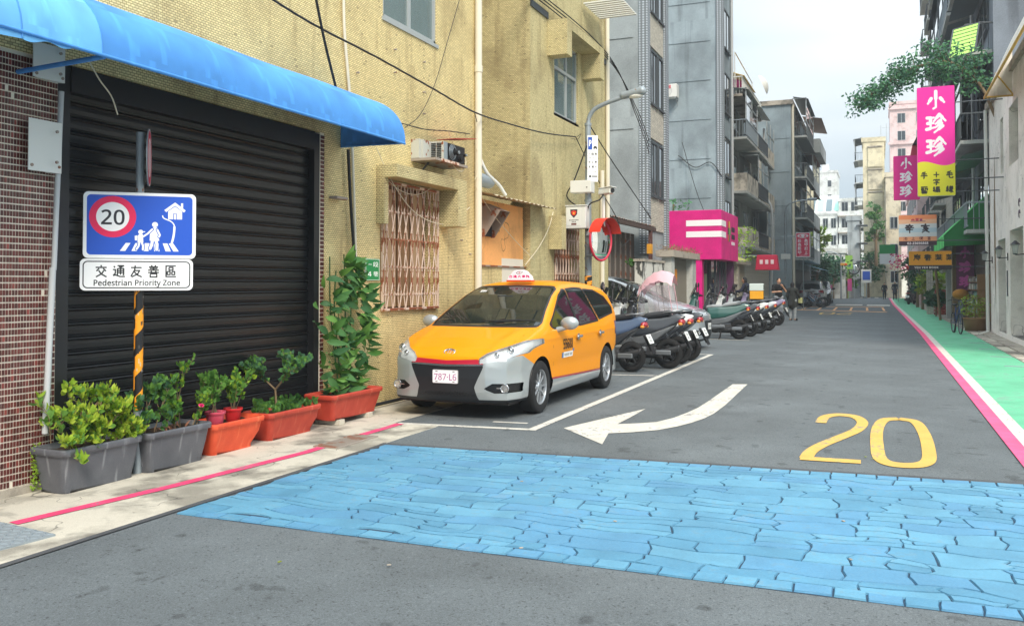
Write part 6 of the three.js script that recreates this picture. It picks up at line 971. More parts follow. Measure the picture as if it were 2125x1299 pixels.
{
  const b = thing('grey_apartment_block', 'bare concrete block with a white air conditioner behind the magenta shop', 'building', [0, 0, 0]), X = -6.8, z0 = -45, z1 = -42;
  mk('wall', bx(-15, X, 0, 23, z0, z1), M.grey2, b); mk('corner_strip', [bx(X, X + .1, 3, 23, z1 - .4, z1 - .01), bx(X - .22, X + .1, 3, 23, z1, z1 + .06)], M.breeze, b);
  for (let k = 0; k < 7; k++) { const y = 3.6 + k * 3.05; winX(b, X, 1, z0 + .7, z1 - .6, y, y + 1.9, 1, M.frameDark); }
  for (let k = 1; k < 12; k++) mk('pour_line', bx(-14.9, X - .5, k * 1.85, k * 1.85 + .035, z1, z1 + .03), M.grey2, b);
  mk('downpipe', rod([X + .08, 0, z0 + .2], [X + .08, 23, z0 + .2], .07, 8), M.pipeGrey, b);
  const a = thing('outdoor_unit', 'white air conditioner unit high on the bare concrete side wall', 'air conditioner', [-9.15, 10.3, -41.6]); mk('case', rbx(-.4, .4, 0, .62, -.25, .25, .02), M.plastic, a); mk('fan_grille', [.1, .17, .24].map(r => new THREE.TorusGeometry(r, .008, 5, 24).translate(-.08, .31, .255)), M.frame, a); mk('bracket', [bx(-.35, -.3, -.05, 0, -.38, .25), bx(.3, .35, -.05, 0, -.38, .25), rod([.32, -.3, -.38], [.32, -.02, .2], .015)], M.frame, a); mk('red_label', bx(-.05, .12, .4, .56, .25, .256), std(0xc8324a, .6), a);
  reseed(8); const t = thing('wall_shrub', 'shrub sprouting from the gap between the two grey blocks', 'plant', [-8.8, 4.2, -40.8]), w = []; for (let i = 0; i < 500; i++) w.push(leafMerged(LG.oval, [rr(-.9, .7), rr(-1.6, 1.2) , rr(-.4, .5)], rdir(.1), rnd() * 6, rr(1.4, 2.6))); mk('foliage', w, M.leafTree2, t).userData.kind = 'stuff'; mk('stem', rod([-.3, -4.2, -.2], [0, 1, 0], .05), M.bark, t);
}
wireOn([V(-8.8, 7.6, -41.9), V(-8.0, 7.0, -41.9), V(-7.3, 7.2, -41.9), V(-6.75, 6.5, -41.9)], .02, 'drooping dark cable on the bare concrete side wall');
wireOn([V(-8.6, 8.2, -41.8), V(-7.8, 5.6, -41.5), V(-7.2, 4.3, -41)], .016, 'slanting dark cable above the magenta shop');
{ // magenta shop
  M.magenta = std(0xffffff, .5, { map: painted(214, 14, 126, .02, 3) });
  const s = thing('magenta_shop', 'shop front with a bright magenta fascia box and two white stripes', 'shop', [0, 0, 0]), x0 = -7.25, x1 = -5.2, z1 = -32, z0 = -36;
  mk('fascia', [rbx(x0, x1, 2.4, 4.17, z0, z1, .015)], M.magenta, s);
  for (const y of [3.2, 3.6]) { mk('white_stripe', bx(-6.45, x1 + .006, y, y + .21, z1, z1 + .008), std(0xf1eef0, .5), s); mk('white_stripe', bx(x1, x1 + .007, y, y + .21, -33, z1 - .001), std(0xf1eef0, .5), s); }
  [[.0, 3.62, 0xc33a2c], [.22, 3.62, 0xd9c23a], [.0, 3.36, 0x3b2a2a], [.22, 3.36, 0x7fae3a], [.44, 3.36, 0x3c8f58], [0, 3.1, 0xc8552c], [.22, 3.1, 0x2f7a5a]].forEach(([dz, y, c]) => mk('logo_square', bx(x1, x1 + .01, y, y + .24, -33.65 - dz, -33.44 - dz), std(c, .5), s));
  for (const [y, h, c] of [[3.5, .18, 0x2a1c28], [3.22, .18, 0x2a1c28], [3.0, .12, 0xe9d8e2]]) mk('lettering_bar', bx(x1, x1 + .008, y, y + h, -35.1, -34.3), std(c, .6), s);
  mk('corner_pier', bx(-6.45, -5.9, 0, 2.4, -32.4, -32.05), M.magenta, s); mk('corner_pier', bx(-5.6, -5.35, 0, 2.4, -35.9, -35.6), std(0x5c2b52, .5), s);
  mk('shop_glass', bx(-5.7, -5.66, .2, 2.4, -35.6, -32.6), M.glassDark, s); mk('shop_glass', bx(-5.9, -5.66, .2, 2.4, -32.56, -32.52), M.glassDark, s); for (let i = 0; i < 4; i++) mk('mullion', bx(-5.72, -5.62, 0, 2.4, -33.4 - i * .72, -33.34 - i * .72), M.frameDark, s); mk('plinth', bx(-7.2, -5.62, 0, .2, -35.9, -32.2), M.slab, s); mk('back_wall', bx(-8.5, -7.25, 0, 4.0, -42, -31.9), M.grey3, s); mk('planting', [bx(-6.0, -5.8, .3, 1.9, -32.48, -32.44)], std(0x4b5a46, .9), s);
}
{ // old block with balconies
  const b = thing('balcony_block', 'old stepped apartment block with rusty balconies beyond the magenta shop', 'building', [0, 0, 0]), X = -7.3; reseed(21);
  mk('wall', [bx(-15, X, 0, 11.2, -60, -46)], M.grey3, b); mk('shop_wall', bx(X, X + .6, 0, 3, -59.9, -46.1), M.smallTile, b);
  const can = std(0xbcc2c0, .7), cream = std(0xffffff, .85, { map: concrete(206, 198, 184, .3, 3, 512) });
  for (let k = 0; k < 3; k++) { const y = 3.5 + k * 2.75; balcony(b, X, 1, -50.6, -46.1, y, 1.1, { parapet: k === 1 ? cream : k ? null : cream, enclosed: k === 2, canopy: k !== 1 ? can : null }); balcony(b, X, 1, -55.6, -51.0, y, 1.1, { rail: M.frameDark, enclosed: k === 1, canopy: can }); balcony(b, X, 1, -59.8, -56.0, y, 1.0, { parapet: cream, enclosed: k !== 1 }); for (const z of [-50, -54.8, -59]) winX(b, X, 1, z, z + 2.2, y + .9, y + 2.2, 1, M.frame); mk('recess_shade_sheet', bx(X, X + .02, y, y + 2.3, -50.5, -48.4), M.room, b); }  // flat darker sheet on the wall stands in for shade inside the balcony
  balcony(b, X, 1, -54, -46.1, 11.2, .9, { rail: M.plastic, slab: M.slab }); mk('roof_shed', [bx(-11, X - .1, 11.2, 13.0, -56, -49)], cream, b);
  const yr = []; for (let i = 0; i < 9; i++) for (let j = 0; j < 5; j++) yr.push(rbx(-.24, .24, 0, .03, -.24, .24, .01, 1).rotateZ(-.35).translate(X + .75 - j * .46, 12.2 + j * .17, -46.5 - i * .5)); mk('roof_tiles', yr, std(0xcfae62, .7), b).userData.kind = 'stuff'; mk('roof_frame', [rod([X + .5, 11.2, -46.3], [X + .5, 13.4, -46.3], .03), rod([X + .5, 13.4, -46.3], [X + .5, 13.2, -53], .03), rod([X + .5, 11.2, -53], [X + .5, 13.2, -53], .03)], M.plastic, b);
  mk('pink_bin', rbx(X + .1, X + .7, 11.3, 12.5, -48.6, -47.9, .15), std(0xd02a86, .6), b); mk('satellite_dish', new THREE.SphereGeometry(.8, 20, 8, 0, 6.3, 0, .9).rotateZ(-1.2).translate(X + .4, 13.3, -55), M.plastic, b); mk('downpipe', tube([[X + 1.15, 0, -56], [X + 1.15, 6.4, -56], [X + .8, 6.9, -56], [X + .8, 11, -56]], .07, 30, 7), M.pipeGrey, b);
}
{
  const b = thing('slab_block', 'plain grey gable end with downpipe past the old balconies', 'building', [0, 0, 0]), X = -5.3; mk('wall', bx(-14, X, 0, 13.2, -77, -60.3), M.grey2, b); mk('roof_edge', bx(-14.1, X + .15, 13.2, 13.5, -77.1, -60.15), M.slab, b); mk('downpipe', rod([X + .1, 0, -60.5], [X + .1, 13.2, -60.5], .09, 8), M.pipe, b);
  for (let k = 1; k < 6; k++) mk('pour_line', bx(-13.9, X - .02, k * 2.2, k * 2.2 + .04, -60.3, -60.27), M.grey2, b);
  const rail = std(0x6d7274, .6); for (let k = 0; k < 4; k++) { const y = 3.2 + k * 2.7; balcony(b, X, 1, -68.2, -61.4, y, .9, { rail, enclosed: k & 1, canopy: std(0x7b8080, .7) }); balcony(b, X, 1, -76.4, -69, y, .8 + (k === 3 ? .5 : 0), { parapet: M.grey3, enclosed: !(k & 1), canopy: std(0x8d6d5c, .7) }); winX(b, X, 1, -67, -63, y + .9, y + 2.2, 2); winX(b, X, 1, -75, -71, y + .9, y + 2.2, 2); }
  mk('roof_hut', bx(-9, X - .6, 13.5, 15, -74, -71), std(0xc47a4e, .8), b); mk('street_awning', loft([[[X, 3.0, -76], [X, 3.0, -62]], [[X + 1.6, 2.5, -76], [X + 1.6, 2.5, -62]]]), std(0x6f9fb8, .7), b); mk('shop_shutter', bx(X, X + .03, 0, 2.5, -76, -62), M.frameDark, b);
  const l = thing('street_light', 'grey street light bracket in front of the gable end', 'street lamp', [-4.9, 0, -52]); mk('pole', rod([0, 0, 0], [0, 5.6, 0], .07, 8), M.galv, l); mk('arm', tube([[0, 5.5, 0], [.1, 5.9, 0], [.5, 6.1, 0], [1.3, 6.2, 0]], .04, 16), M.galv, l); mk('lamp_head', rbx(1.2, 1.7, 6.15, 6.28, -.1, .1, .04), M.galv, l); mk('sign_box', rbx(-.25, .25, 2.9, 3.2, -.1, .1, .02), M.plastic, l);
  T.copy = ctex(200, 340, (g, w, h) => { g.fillStyle = '#d3164e'; g.fillRect(0, 0, w, h); g.strokeStyle = '#f3e9ec'; g.lineWidth = 10; g.strokeRect(5, 5, w - 10, h - 10); g.fillStyle = '#f3e9ec'; g.beginPath(); g.ellipse(100, 48, 76, 28, 0, 0, 7); g.fill(); han(g, '大友', 44, 28, 40, 7, '#d3164e', 70); han(g, '彩色影印', 28, 90, 50, 8, '#f6eef0', 0, 54); han(g, '色印訂上', 118, 90, 50, 8, '#f6eef0', 0, 54); g.fillStyle = '#f6eef0'; g.font = '24px sans-serif'; g.fillText('23671971', 50, 326); });
  const s = thing('hanging_sign', 'red copy shop sign with white characters hanging over the left kerb', 'sign', [-4.2, 3.82, -55], .0); face('plate', s, .82, 1.45, .02, T.copy, [0, 0, 0], M.plastic, .16); mk('bracket', [rod([-1.2, .5, -.08], [-.4, .5, -.08], .03), rod([0, -.75, -.08], [0, -3.82, -.08], .03)], M.steel, s);
  const r = thing('red_awning_box', 'small red shop sign under the grey street light', 'sign', [-4.9, 2.55, -43.5]); mk('box', prism([[-.5, -.35], [.5, -.35], [.42, .3], [-.42, .3]], .5, .03), std(0xc21d45, .6), r); mk('lettering', [-.25, 0, .25].map(x => rbx(x - .07, x + .07, -.1, .1, .53, .545, .01)), std(0xeccfd4, .6), r); mk('rod', rod([-1.2, .3, .1], [-.4, .3, .1], .03), M.steel, r);
  const u = thing('low_shop', 'low shop front with grey shutter, mossy awning and cream pillar', 'shop', [0, 0, 0]); mk('wall', bx(-7.2, -6.3, 0, 3.4, -46, -37), M.grey3, u); for (let i = 0; i < 18; i++) mk('shutter_slat', bx(-6.3, -6.27, .1 + i * .125, .215 + i * .125, -40.6, -38.2), M.steel, u); mk('cream_pillar', bx(-6.3, -6.1, 0, 3.2, -42.6, -42.1), M.smallTile, u); mk('mossy_awning', loft([[[-6.3, 2.9, -40.8], [-6.3, 2.9, -37.4]], [[-5.4, 2.55, -40.8], [-5.4, 2.5, -37.4]]]), std(0x9a9a52, .9), u); mk('beam', bx(-6.3, -6.0, 2.45, 2.6, -46, -41), M.slab, u); mk('panel', bx(-6.3, -6.27, 0, 2.45, -45.6, -42.7), std(0xa59c88, .8), u);
  reseed(17); const t = thing('street_shrub', 'yellow green shrub above the low shop awning', 'plant', [-5.9, 3.2, -41.2]), w = []; for (let i = 0; i < 300; i++) w.push(leafMerged(LG.oval, [rr(-.7, .7), rr(-.7, .9), rr(-.7, .7)], rdir(.2), rnd() * 6, rr(1.3, 2.2))); mk('foliage', w, M.leafY2, t).userData.kind = 'stuff'; mk('stem', rod([-.5, -.9, 0], [0, .3, 0], .03), M.bark, t);
}
// ---------- far end of the street ----------
const leafBig = leafGeo(.34, .2, .3);
function tree(label, p, o) { // tapered trunk, limbs, crown of leaf clumps with gaps
  const t = thing(o.name ?? 'street_tree', label, 'tree', p), limbs = [rod([0, 0, 0], [0, o.h * .45, 0], o.h * .03, 8, o.h * .02)], mats = o.mats, mass = mats.map(() => []);
  for (let i = 0; i < o.clumps; i++) {
    const a = rnd() * 6.28, r = Math.sqrt(rnd()) * o.r, y = o.h * mixn(.4, 1, rnd()), k = 1 - Math.abs(y / o.h - .68) * 1.3, c = V(Math.cos(a) * r * k, y, Math.sin(a) * r * k); limbs.push(rod([0, o.h * .4, 0], [c.x * .9, c.y, c.z * .9], o.h * .008, 4, .006));
    const cr = o.r * rr(.2, .36), m = Math.floor(rnd() * mats.length); for (let j = 0; j < (o.n ?? 26); j++) { const d = V(rr(-1, 1), rr(-1, 1), rr(-1, 1)); if (d.length() > 1) d.normalize(); mass[m].push(leafMerged(leafBig, [c.x + d.x * cr, c.y + d.y * cr * .8, c.z + d.z * cr], rdir(.1), rnd() * 6, rr(.6, 1.3) * (o.s ?? 1))); }
  }
  mk('trunk', limbs, M.bark, t); mass.forEach((g, i) => g.length && (mk('crown', g, mats[i], t).userData.kind = 'stuff')); return t;
}
reseed(60);
function slab(label, cat, x0, x1, z0, z1, h, mat, o = {}) { const b = thing(o.name ?? 'apartment_tower', label, cat, [0, 0, 0]); mk('wall', bx(x0, x1, 0, h, z0, z1), mat, b); mk('parapet', bx(x0 - .15, x1 + .15, h, h + .5, z0, z1 + .12), o.cap ?? mat, b); return b; }
const cream = std(0xffffff, .85, { map: concrete(214, 206, 178, .12, 4, 512) }), palePink = std(0xffffff, .85, { map: concrete(222, 196, 196, .1, 4, 512) }), paleWhite = std(0xffffff, .85, { map: concrete(216, 222, 222, .12, 4, 512) }), paleBeige = std(0xffffff, .85, { map: concrete(206, 198, 176, .2, 4, 512) });
{
  const b = slab('cream apartment block with panelled gable and stacked side balconies', 'building', -1.75, .55, -126, -110, 17.8, cream, { name: 'apartment_block' });
  for (let k = 0; k < 6; k++) { mk('gable_panel', bx(-1.2, .3, 1.9 + k * 2.6, 4.1 + k * 2.6, -110, -109.85), k % 2 ? cream : paleBeige, b); mk('panel_shade_bar', bx(-1.25, .35, 4.15 + k * 2.6, 4.28 + k * 2.6, -110, -109.75), M.slab, b); balcony(b, -1.75, -1, -116, -110.3, 2.8 + k * 2.6, .9, { rail: M.frameDark, enclosed: k % 2, canopy: std(0x6f7578, .7) }); }  // slab-grey bars added between the gable panels to stand for their shadow lines
  mk('antenna', [rod([.2, 18, -112], [.2, 20, -112], .03), rod([.8, 18, -113], [.8, 20.3, -113], .03), rod([.3, 19.8, -113], [1.3, 19.8, -113], .02)], M.frame, b);
  const c = slab('lower beige block joined to the cream gable', 'building', .6, 2.1, -118, -104, 13.0, paleBeige, { name: 'apartment_block' }); for (let k = 0; k < 3; k++) winZ(c, -104, 1.0, 1.8, 1.6 + k * 2.9, 2.9 + k * 2.9);
}
{
  const b = slab('pale pink tower with square windows and cornices far behind the signs', 'building', 1.8, 9, -184, -170, 33, palePink);
  for (let k = 0; k < 8; k++) { winZ(b, -170, 3.0, 4.3, 8 + k * 3.1, 9.7 + k * 3.1); winZ(b, -170, 6, 7.3, 8 + k * 3.1, 9.7 + k * 3.1); if (k % 2) mk('cornice', bx(1.5, 9.2, 10.4 + k * 3.1, 10.8 + k * 3.1, -170, -169.6), palePink, b); }
  const t = slab('grey tower rising behind the white terraced houses', 'building', -12, -8.3, -212, -200, 25, paleWhite); mk('tower_top', bx(-11.4, -10, 25, 27, -206, -201), paleWhite, t); for (let k = 0; k < 5; k++) winZ(t, -200, -10.2, -9.4, 10 + k * 3, 11.4 + k * 3, 0);
  const w = slab('white terraced building with sloping glass roofs at the end of the street', 'building', -14, -6.2, -162, -150, 12.4, paleWhite, { name: 'terraced_building' });
  for (let k = 0; k < 4; k++) for (let i = 0; i < 4; i++) winZ(w, -150, -10.8 + i * 1.2, -10 + i * 1.2, 2.2 + k * 2.7, 3.8 + k * 2.7);
  mk('sloping_roof', loft([[[-14, 12.6, -149.8], [-6.2, 12.6, -149.8]], [[-14, 16, -156], [-6.2, 16, -156]]]), paleWhite, w); for (let i = 0; i < 4; i++) mk('roof_glass', loft([[[-10.6 + i * 1.3, 13.1, -150.6], [-9.7 + i * 1.3, 13.1, -150.6]], [[-10.6 + i * 1.3, 15.3, -154.6], [-9.7 + i * 1.3, 15.3, -154.6]]]), std(i % 2 ? 0x9fd9c4 : 0x5c7076, .2), w);
  const v = slab('white stepped building next to the cream gable', 'building', -6.0, -2.6, -160, -150, 14.5, paleWhite, { name: 'terraced_building' }); for (let k = 0; k < 5; k++) { mk('balcony_band', bx(-6.1, -2.6, 1.8 + k * 2.6, 2.5 + k * 2.6, -149.4, -149.2), paleWhite, v); mk('balcony_slab', bx(-6.1, -2.6, 1.65 + k * 2.6, 1.8 + k * 2.6, -150, -149.2), M.slab, v); winZ(v, -150, -5.6, -4.6, 2.5 + k * 2.6, 4 + k * 2.6); winZ(v, -150, -4.2, -3.2, 2.5 + k * 2.6, 4 + k * 2.6); }
  const d = slab('dark grey narrow block with stacked canopies at the bend', 'building', -3.2, -2.0, -108, -101, 8.2, M.grey1, { name: 'apartment_block' }); for (let k = 0; k < 4; k++) mk('canopy', bx(-2.3, -1.2, 1.9 + k * 1.9, 2.02 + k * 1.9, -102.5, -100.6), M.frameDark, d);
  const h = slab('small white house with wide windows behind the palm', 'house', -7.6, -3.3, -104, -96, 4.6, paleWhite, { name: 'small_house' }); winZ(h, -96, -4.6, -3.5, 2.5, 4, 1); winZ(h, -96, -6.4, -5, 2.5, 4, 1);
  const fw = one('garden_wall', [bx(-5, 3, 0, 2.2, -116, -115.6)], paleWhite, 'pale boundary wall closing the far end of the street', 'wall');
  const lt = slab('left hand houses before the bend', 'house', -13, -6.0, -100, -78, 7, M.grey3, { name: 'row_house' }); for (let i = 0; i < 4; i++) winX(lt, -6.0, 1, -98 + i * 5, -95 + i * 5, 3.6, 5.2, 1); mk('awning', loft([[[-6, 2.9, -99], [-6, 2.9, -79]], [[-4.8, 2.5, -99], [-4.8, 2.5, -79]]]), std(0x7d8a8e, .7), lt);
}
{ // fan palm
  const t = thing('fan_palm', 'fan palm with a shaggy pale green crown beyond the parked cars', 'tree', [-5.6, 0, -88]); mk('trunk', rod([0, 0, 0], [.1, 5.4, 0], .22, 9, .17), M.bark, t); reseed(5); const g = [[], []];
  for (let i = 0; i < 60; i++) { const a = rnd() * 6.28, e = rr(-.9, 1.2), d = V(Math.cos(a) * Math.cos(e), Math.sin(e), Math.sin(a) * Math.cos(e)), b = V(.1, 5.6, 0).addScaledVector(d, rr(.5, 1.0)); for (let j = 0; j < 14; j++) { const s = (j / 13 - .5) * 2.2, dd = d.clone().applyAxisAngle(V(0, 1, 0), s).add(V(0, rr(-.35, .1), 0)); g[i % 2].push(leafMerged(LG.thin, b.toArray(), dd, rnd() * 3, rr(6, 9))); } }
  mk('crown', g[0], M.leafO, t).userData.kind = 'stuff'; mk('crown', g[1], M.leafY2, t).userData.kind = 'stuff';
}
reseed(91);
tree('dark round tree under the red copy shop sign', [-5.4, 0, -82], { h: 3.9, r: 1.5, clumps: 26, mats: [M.leafTree, M.leafD] });
tree('dark tree leaning over the far parked cars', [-4.4, 0, -95], { h: 4.2, r: 1.6, clumps: 26, mats: [M.leafTree, M.leafTree2] });
tree('small yellow green tree by the far traffic light', [-3.2, 0, -99], { h: 3.0, r: 1.1, clumps: 18, mats: [M.leafO, M.leafG] });
tree('dark leafy tree at the foot of the cream gable', [-1.2, 0, -104], { h: 4.6, r: 1.7, clumps: 30, mats: [M.leafD, M.leafTree2] });
tree('creeper hanging down the corner of the cream gable', [-.4, 3.4, -103], { name: 'creeper', h: 6.5, r: 1.0, clumps: 26, mats: [M.leafG, M.leafD2] });
{
  const s = thing('traffic_signal', 'far traffic signal with a red light on an arm', 'traffic light', [-3.6, 0, -94]); mk('pole', rod([0, 0, 0], [0, 4.4, 0], .08, 8), M.steel, s); mk('arm', tube([[0, 4.2, 0], [-.6, 4.6, 0], [-2.4, 4.7, 0]], .05, 12), M.steel, s); const h = mk('signal_head', rbx(-.05, .6, 3.3, 3.55, -.1, .1, .03), std(0xc08a2a, .6), s); mk('red_lens', cyl(.1, .1, .04, 12).rotateX(1.57).translate(.45, 3.42, .11), std(0xd03a2a, .4), h); mk('pink_banner', bx(.6, 1.0, .8, 2.0, 0, .05), std(0xc8488a, .7), s);
  const g = thing('shop_sign', 'green and white shop sign far down the right side', 'sign', [.55, 4.0, -80], 0); mk('green_band', bx(-.6, .6, 0, .75, -.05, .05), std(0x1f8f4c, .6), g); mk('white_band', bx(-.6, .6, -.85, 0, -.05, .05), std(0xdfe8ea, .6), g); mk('pole', rod([.8, -4, -.02], [.8, .7, -.02], .04), M.steel, g); mk('bracket', bx(.6, .84, -.1, .0, -.03, .03), M.steel, g);
  const b = thing('crossing_sign', 'small blue and white crossing sign on a pole at the bend', 'sign', [-1.35, 2.3, -100], 0); mk('plate', bx(-.5, .5, -.7, .7, -.03, .03), M.plastic, b); mk('blue_panel', bx(-.36, .36, -.4, .5, .03, .04), std(0x2a55b8, .5), b); mk('pole', rod([0, -2.3, -.06], [0, .6, -.06], .04), M.steel, b);
  const m = thing('traffic_mirror', 'round mirror on a pole beside the far green sign', 'mirror', [-2.5, 3.0, -98], 0); mk('glass', new THREE.SphereGeometry(.5, 16, 12).scale(1, 1, .2), std(0xc9d2d4, .1, { metalness: .8 }), m); mk('rim', new THREE.TorusGeometry(.5, .06, 6, 24), M.black, m); mk('pole', rod([0, -3, -.1], [0, 0, -.1], .05), M.steel, m);
  one('green_sign', [bx(-3.5, -2.6, 3.0, 4.4, -97.1, -97), rod([-3.05, 0, -97.1], [-3.05, 3, -97.1], .04)], std(0x7fae4a, .7), 'yellow green notice board next to the far round mirror', 'sign');
}
// ---------- right side ----------
{
  const stucco = std(0xffffff, .9, { map: concrete(240, 236, 230, .08, 3, 512), bumpMap: concB, bumpScale: .003 });
  const b = thing('white_house', 'white rendered house with deep doorways and wall lanterns', 'house', [0, 0, 0]), X = 3.2; const wx = (z0, z1, y0, y1) => bx(X, X + .5, y0, y1, z0, z1);
  mk('wall', [...wallBlocks(-31.6, -21, 0, 7.0, [[-29.6, -27.9, .16, 2.8], [-27.0, -24.6, .16, 2.95], [-28.75, -28.1, 4.65, 6.2], [-26.9, -25.2, 4.65, 6.2]], wx), bx(X + .5, X + 9, 0, 7, -31.6, -31.3), bx(X + .5, X + 9, 0, 7, -21.3, -21)], stucco, b); mk('back_wall', bx(X + .5, X + .6, 0, 7, -31.3, -21.3), M.room, b); mk('roof', bx(X - .1, X + 9, 7, 7.2, -31.7, -20.9), M.slab, b);
  mk('door_panel', bx(X + .36, X + .42, .2, 2.8, -29.55, -27.95), M.trim, b); mk('door_panel', bx(X + .36, X + .42, .2, 2.95, -26.95, -24.65), M.trim, b); mk('step', bx(X + .02, X + .5, .0, .16, -29.6, -27.9), M.slab, b); mk('step', bx(X + .02, X + .5, .0, .16, -27, -24.6), M.slab, b); mk('intercom', rbx(X - .02, X + .001, 1.2, 1.9, -27.6, -27.45, .006), M.frameDark, b);
  mk('window_glass', bx(X + .2, X + .24, 4.65, 6.2, -28.75, -28.1), M.glassDark, b); mk('window_glass', bx(X + .2, X + .24, 4.65, 6.2, -26.9, -25.2), M.glassDark, b);
  mk('wall_lettering', [0, 1].map(i => new THREE.TorusGeometry(.09, .02, 5, 14, 4.4).rotateY(-Math.PI / 2).translate(X - .005, 3.55 - i * .28, -25.1)), std(0x5a4a58, .6), b);
  for (const [z, lab] of [[-27.4, 'dark wall lantern between the two white doorways'], [-24.2, 'dark wall lantern beside the nearer white doorway'], [-31.0, 'dark wall lantern at the far corner of the white house']]) { const l = thing('wall_lantern', lab, 'lantern', [X, 2.35, z]); mk('bracket', [rod([0, -.1, 0], [-.22, -.12, 0], .014), bx(-.02, 0, -.18, .02, -.04, .04)], M.black, l); mk('glass', cyl(.06, .09, .2, 6).translate(-.22, .02, 0), phys(0xcfd4d2, .2, { transmission: .6, thickness: 0 }), l); mk('cap', [cyl(.13, .02, .1, 6).translate(-.22, .17, 0), cyl(.03, .07, .03, 6).translate(-.22, -.1, 0)], M.black, l); }
  one('downpipe', [rod([3.1, 0, -31.5], [3.1, 7, -31.5], .05, 8), rod([3.1, .05, -31.4], [2.7, .03, -29.9], .03, 8)], M.plastic, 'white downpipe at the corner of the white house', 'pipe');
  const a = thing('beige_awning', 'large beige canvas awning over the upper floor of the white house', 'awning', [0, 0, 0]), cv = std(0xffffff, .85, { map: fabT(212, 206, 196) }); mk('canvas', [loft([[[3.19, 7.85, -26], [3.19, 7.85, -18]], [[2.9, 7.2, -26], [2.9, 7.2, -18]], [[2.55, 6.4, -26], [2.55, 6.4, -18]]])], cv, a); mk('side_canvas', loft([[[3.19, 7.85, -26], [3.19, 6.4, -26]], [[2.55, 6.4, -26], [2.56, 6.39, -26]]]), cv, a); mk('front_rail', [rod([2.55, 6.38, -26.1], [2.55, 6.38, -18], .03), rod([2.55, 6.38, -26], [3.2, 6.38, -26], .025), rod([2.8, 7.0, -26], [3.2, 6.4, -26], .02)], std(0xc9a24a, .6), a);
}
{
  const d = thing('dark_block', 'dark tall apartment block with caged balconies behind the pink signs', 'building', [0, 0, 0]), X = 3.4, dk = std(0xffffff, .9, { map: greyWall(120, 128, 138) }); reseed(15);
  mk('wall', bx(X, X + 11, 0, 24, -50, -32), dk, d);
  for (let k = 0; k < 7; k++) { const y = 3.3 + k * 2.9; for (const [z0, z1] of [[-37.4, -32.3], [-43.2, -38], [-49.6, -43.8]]) { balcony(d, X, -1, z0, z1, y, .8 + (k % 2) * .15, { rail: k % 3 ? M.frameDark : M.steel, enclosed: (k + z0 | 0) % 2 === 0, frame: M.frameDark, canopy: std(k % 2 ? 0x4c5660 : 0x707a7e, .7) }); winX(d, X, -1, z0 + .8, z1 - .8, y + .9, y + 2.2, 2, M.frameDark); } }
  mk('pipe_run', rod([X - .12, 0, -37.7], [X - .12, 18, -37.7], .06), M.pipeGrey, d);
  const g = thing('striped_awning', 'lime green striped awning high on the dark block', 'awning', [0, 0, 0]); const P = (s, e) => [mixn(2.25, 3.0, e) - .22 * s, mixn(9.75, 8.6, s) + .16 * e, mixn(-31.95, -31.0, s)]; for (let i = 0; i < 8; i++) mk('stripe', loft([[P(i / 8, 0), P(i / 8, 1)], [P((i + .78) / 8, 0), P((i + .78) / 8, 1)]]), std(0xa9dc6a, .7), g); mk('frame', [rod(P(0, 0), P(1, 0), .025), rod(P(0, 1), P(1, 1), .025), rod(P(0, 0), P(0, 1), .025), rod(P(1, 0), P(1, 1), .025), rod(P(0, 1), [3.45, 9.9, -32.1], .025)], M.frameDark, g);
  const t2 = slab('tall tiled tower behind the overhanging branch', 'building', 3.4, 12, -72, -50.1, 26, M.smallTile, { name: 'apartment_block' }); for (let k = 0; k < 7; k++) for (const z of [-70, -64, -58]) { winX(t2, 3.4, -1, z, z + 3, 4 + k * 3, 5.7 + k * 3, 2, M.frameDark); balcony(t2, 3.4, -1, z - .4, z + 3.4, 3 + k * 3, .6, { rail: M.frameDark }); }
  const c = slab('pink and cream low buildings beyond the hanging signs', 'building', 2.6, 10, -100, -73, 9.5, palePink, { name: 'row_house' }); for (let k = 0; k < 3; k++) for (let i = 0; i < 5; i++) winX(c, 2.6, -1, -98 + i * 5, -95.5 + i * 5, 1.6 + k * 3, 3.1 + k * 3, 1); mk('awning_line', loft([[[2.6, 2.9, -100], [2.6, 2.9, -73]], [[1.3, 2.5, -100], [1.3, 2.5, -73]]]), std(0xbfa98a, .8), c);
  const rs = thing('red_stall_awning', 'black and red folded awning behind the big pink sign', 'awning', [2.0, 7.3, -42]); mk('top', prism([[-.7, 0], [1.3, 0], [1.3, .8], [-.3, .8]], 1.6, .02), M.black, rs); mk('red_skirt', prism([[-.9, -1.1], [1.3, -1.1], [1.3, 0], [-.7, 0]], 1.5, .02), std(0xc23a55, .7), rs);
}
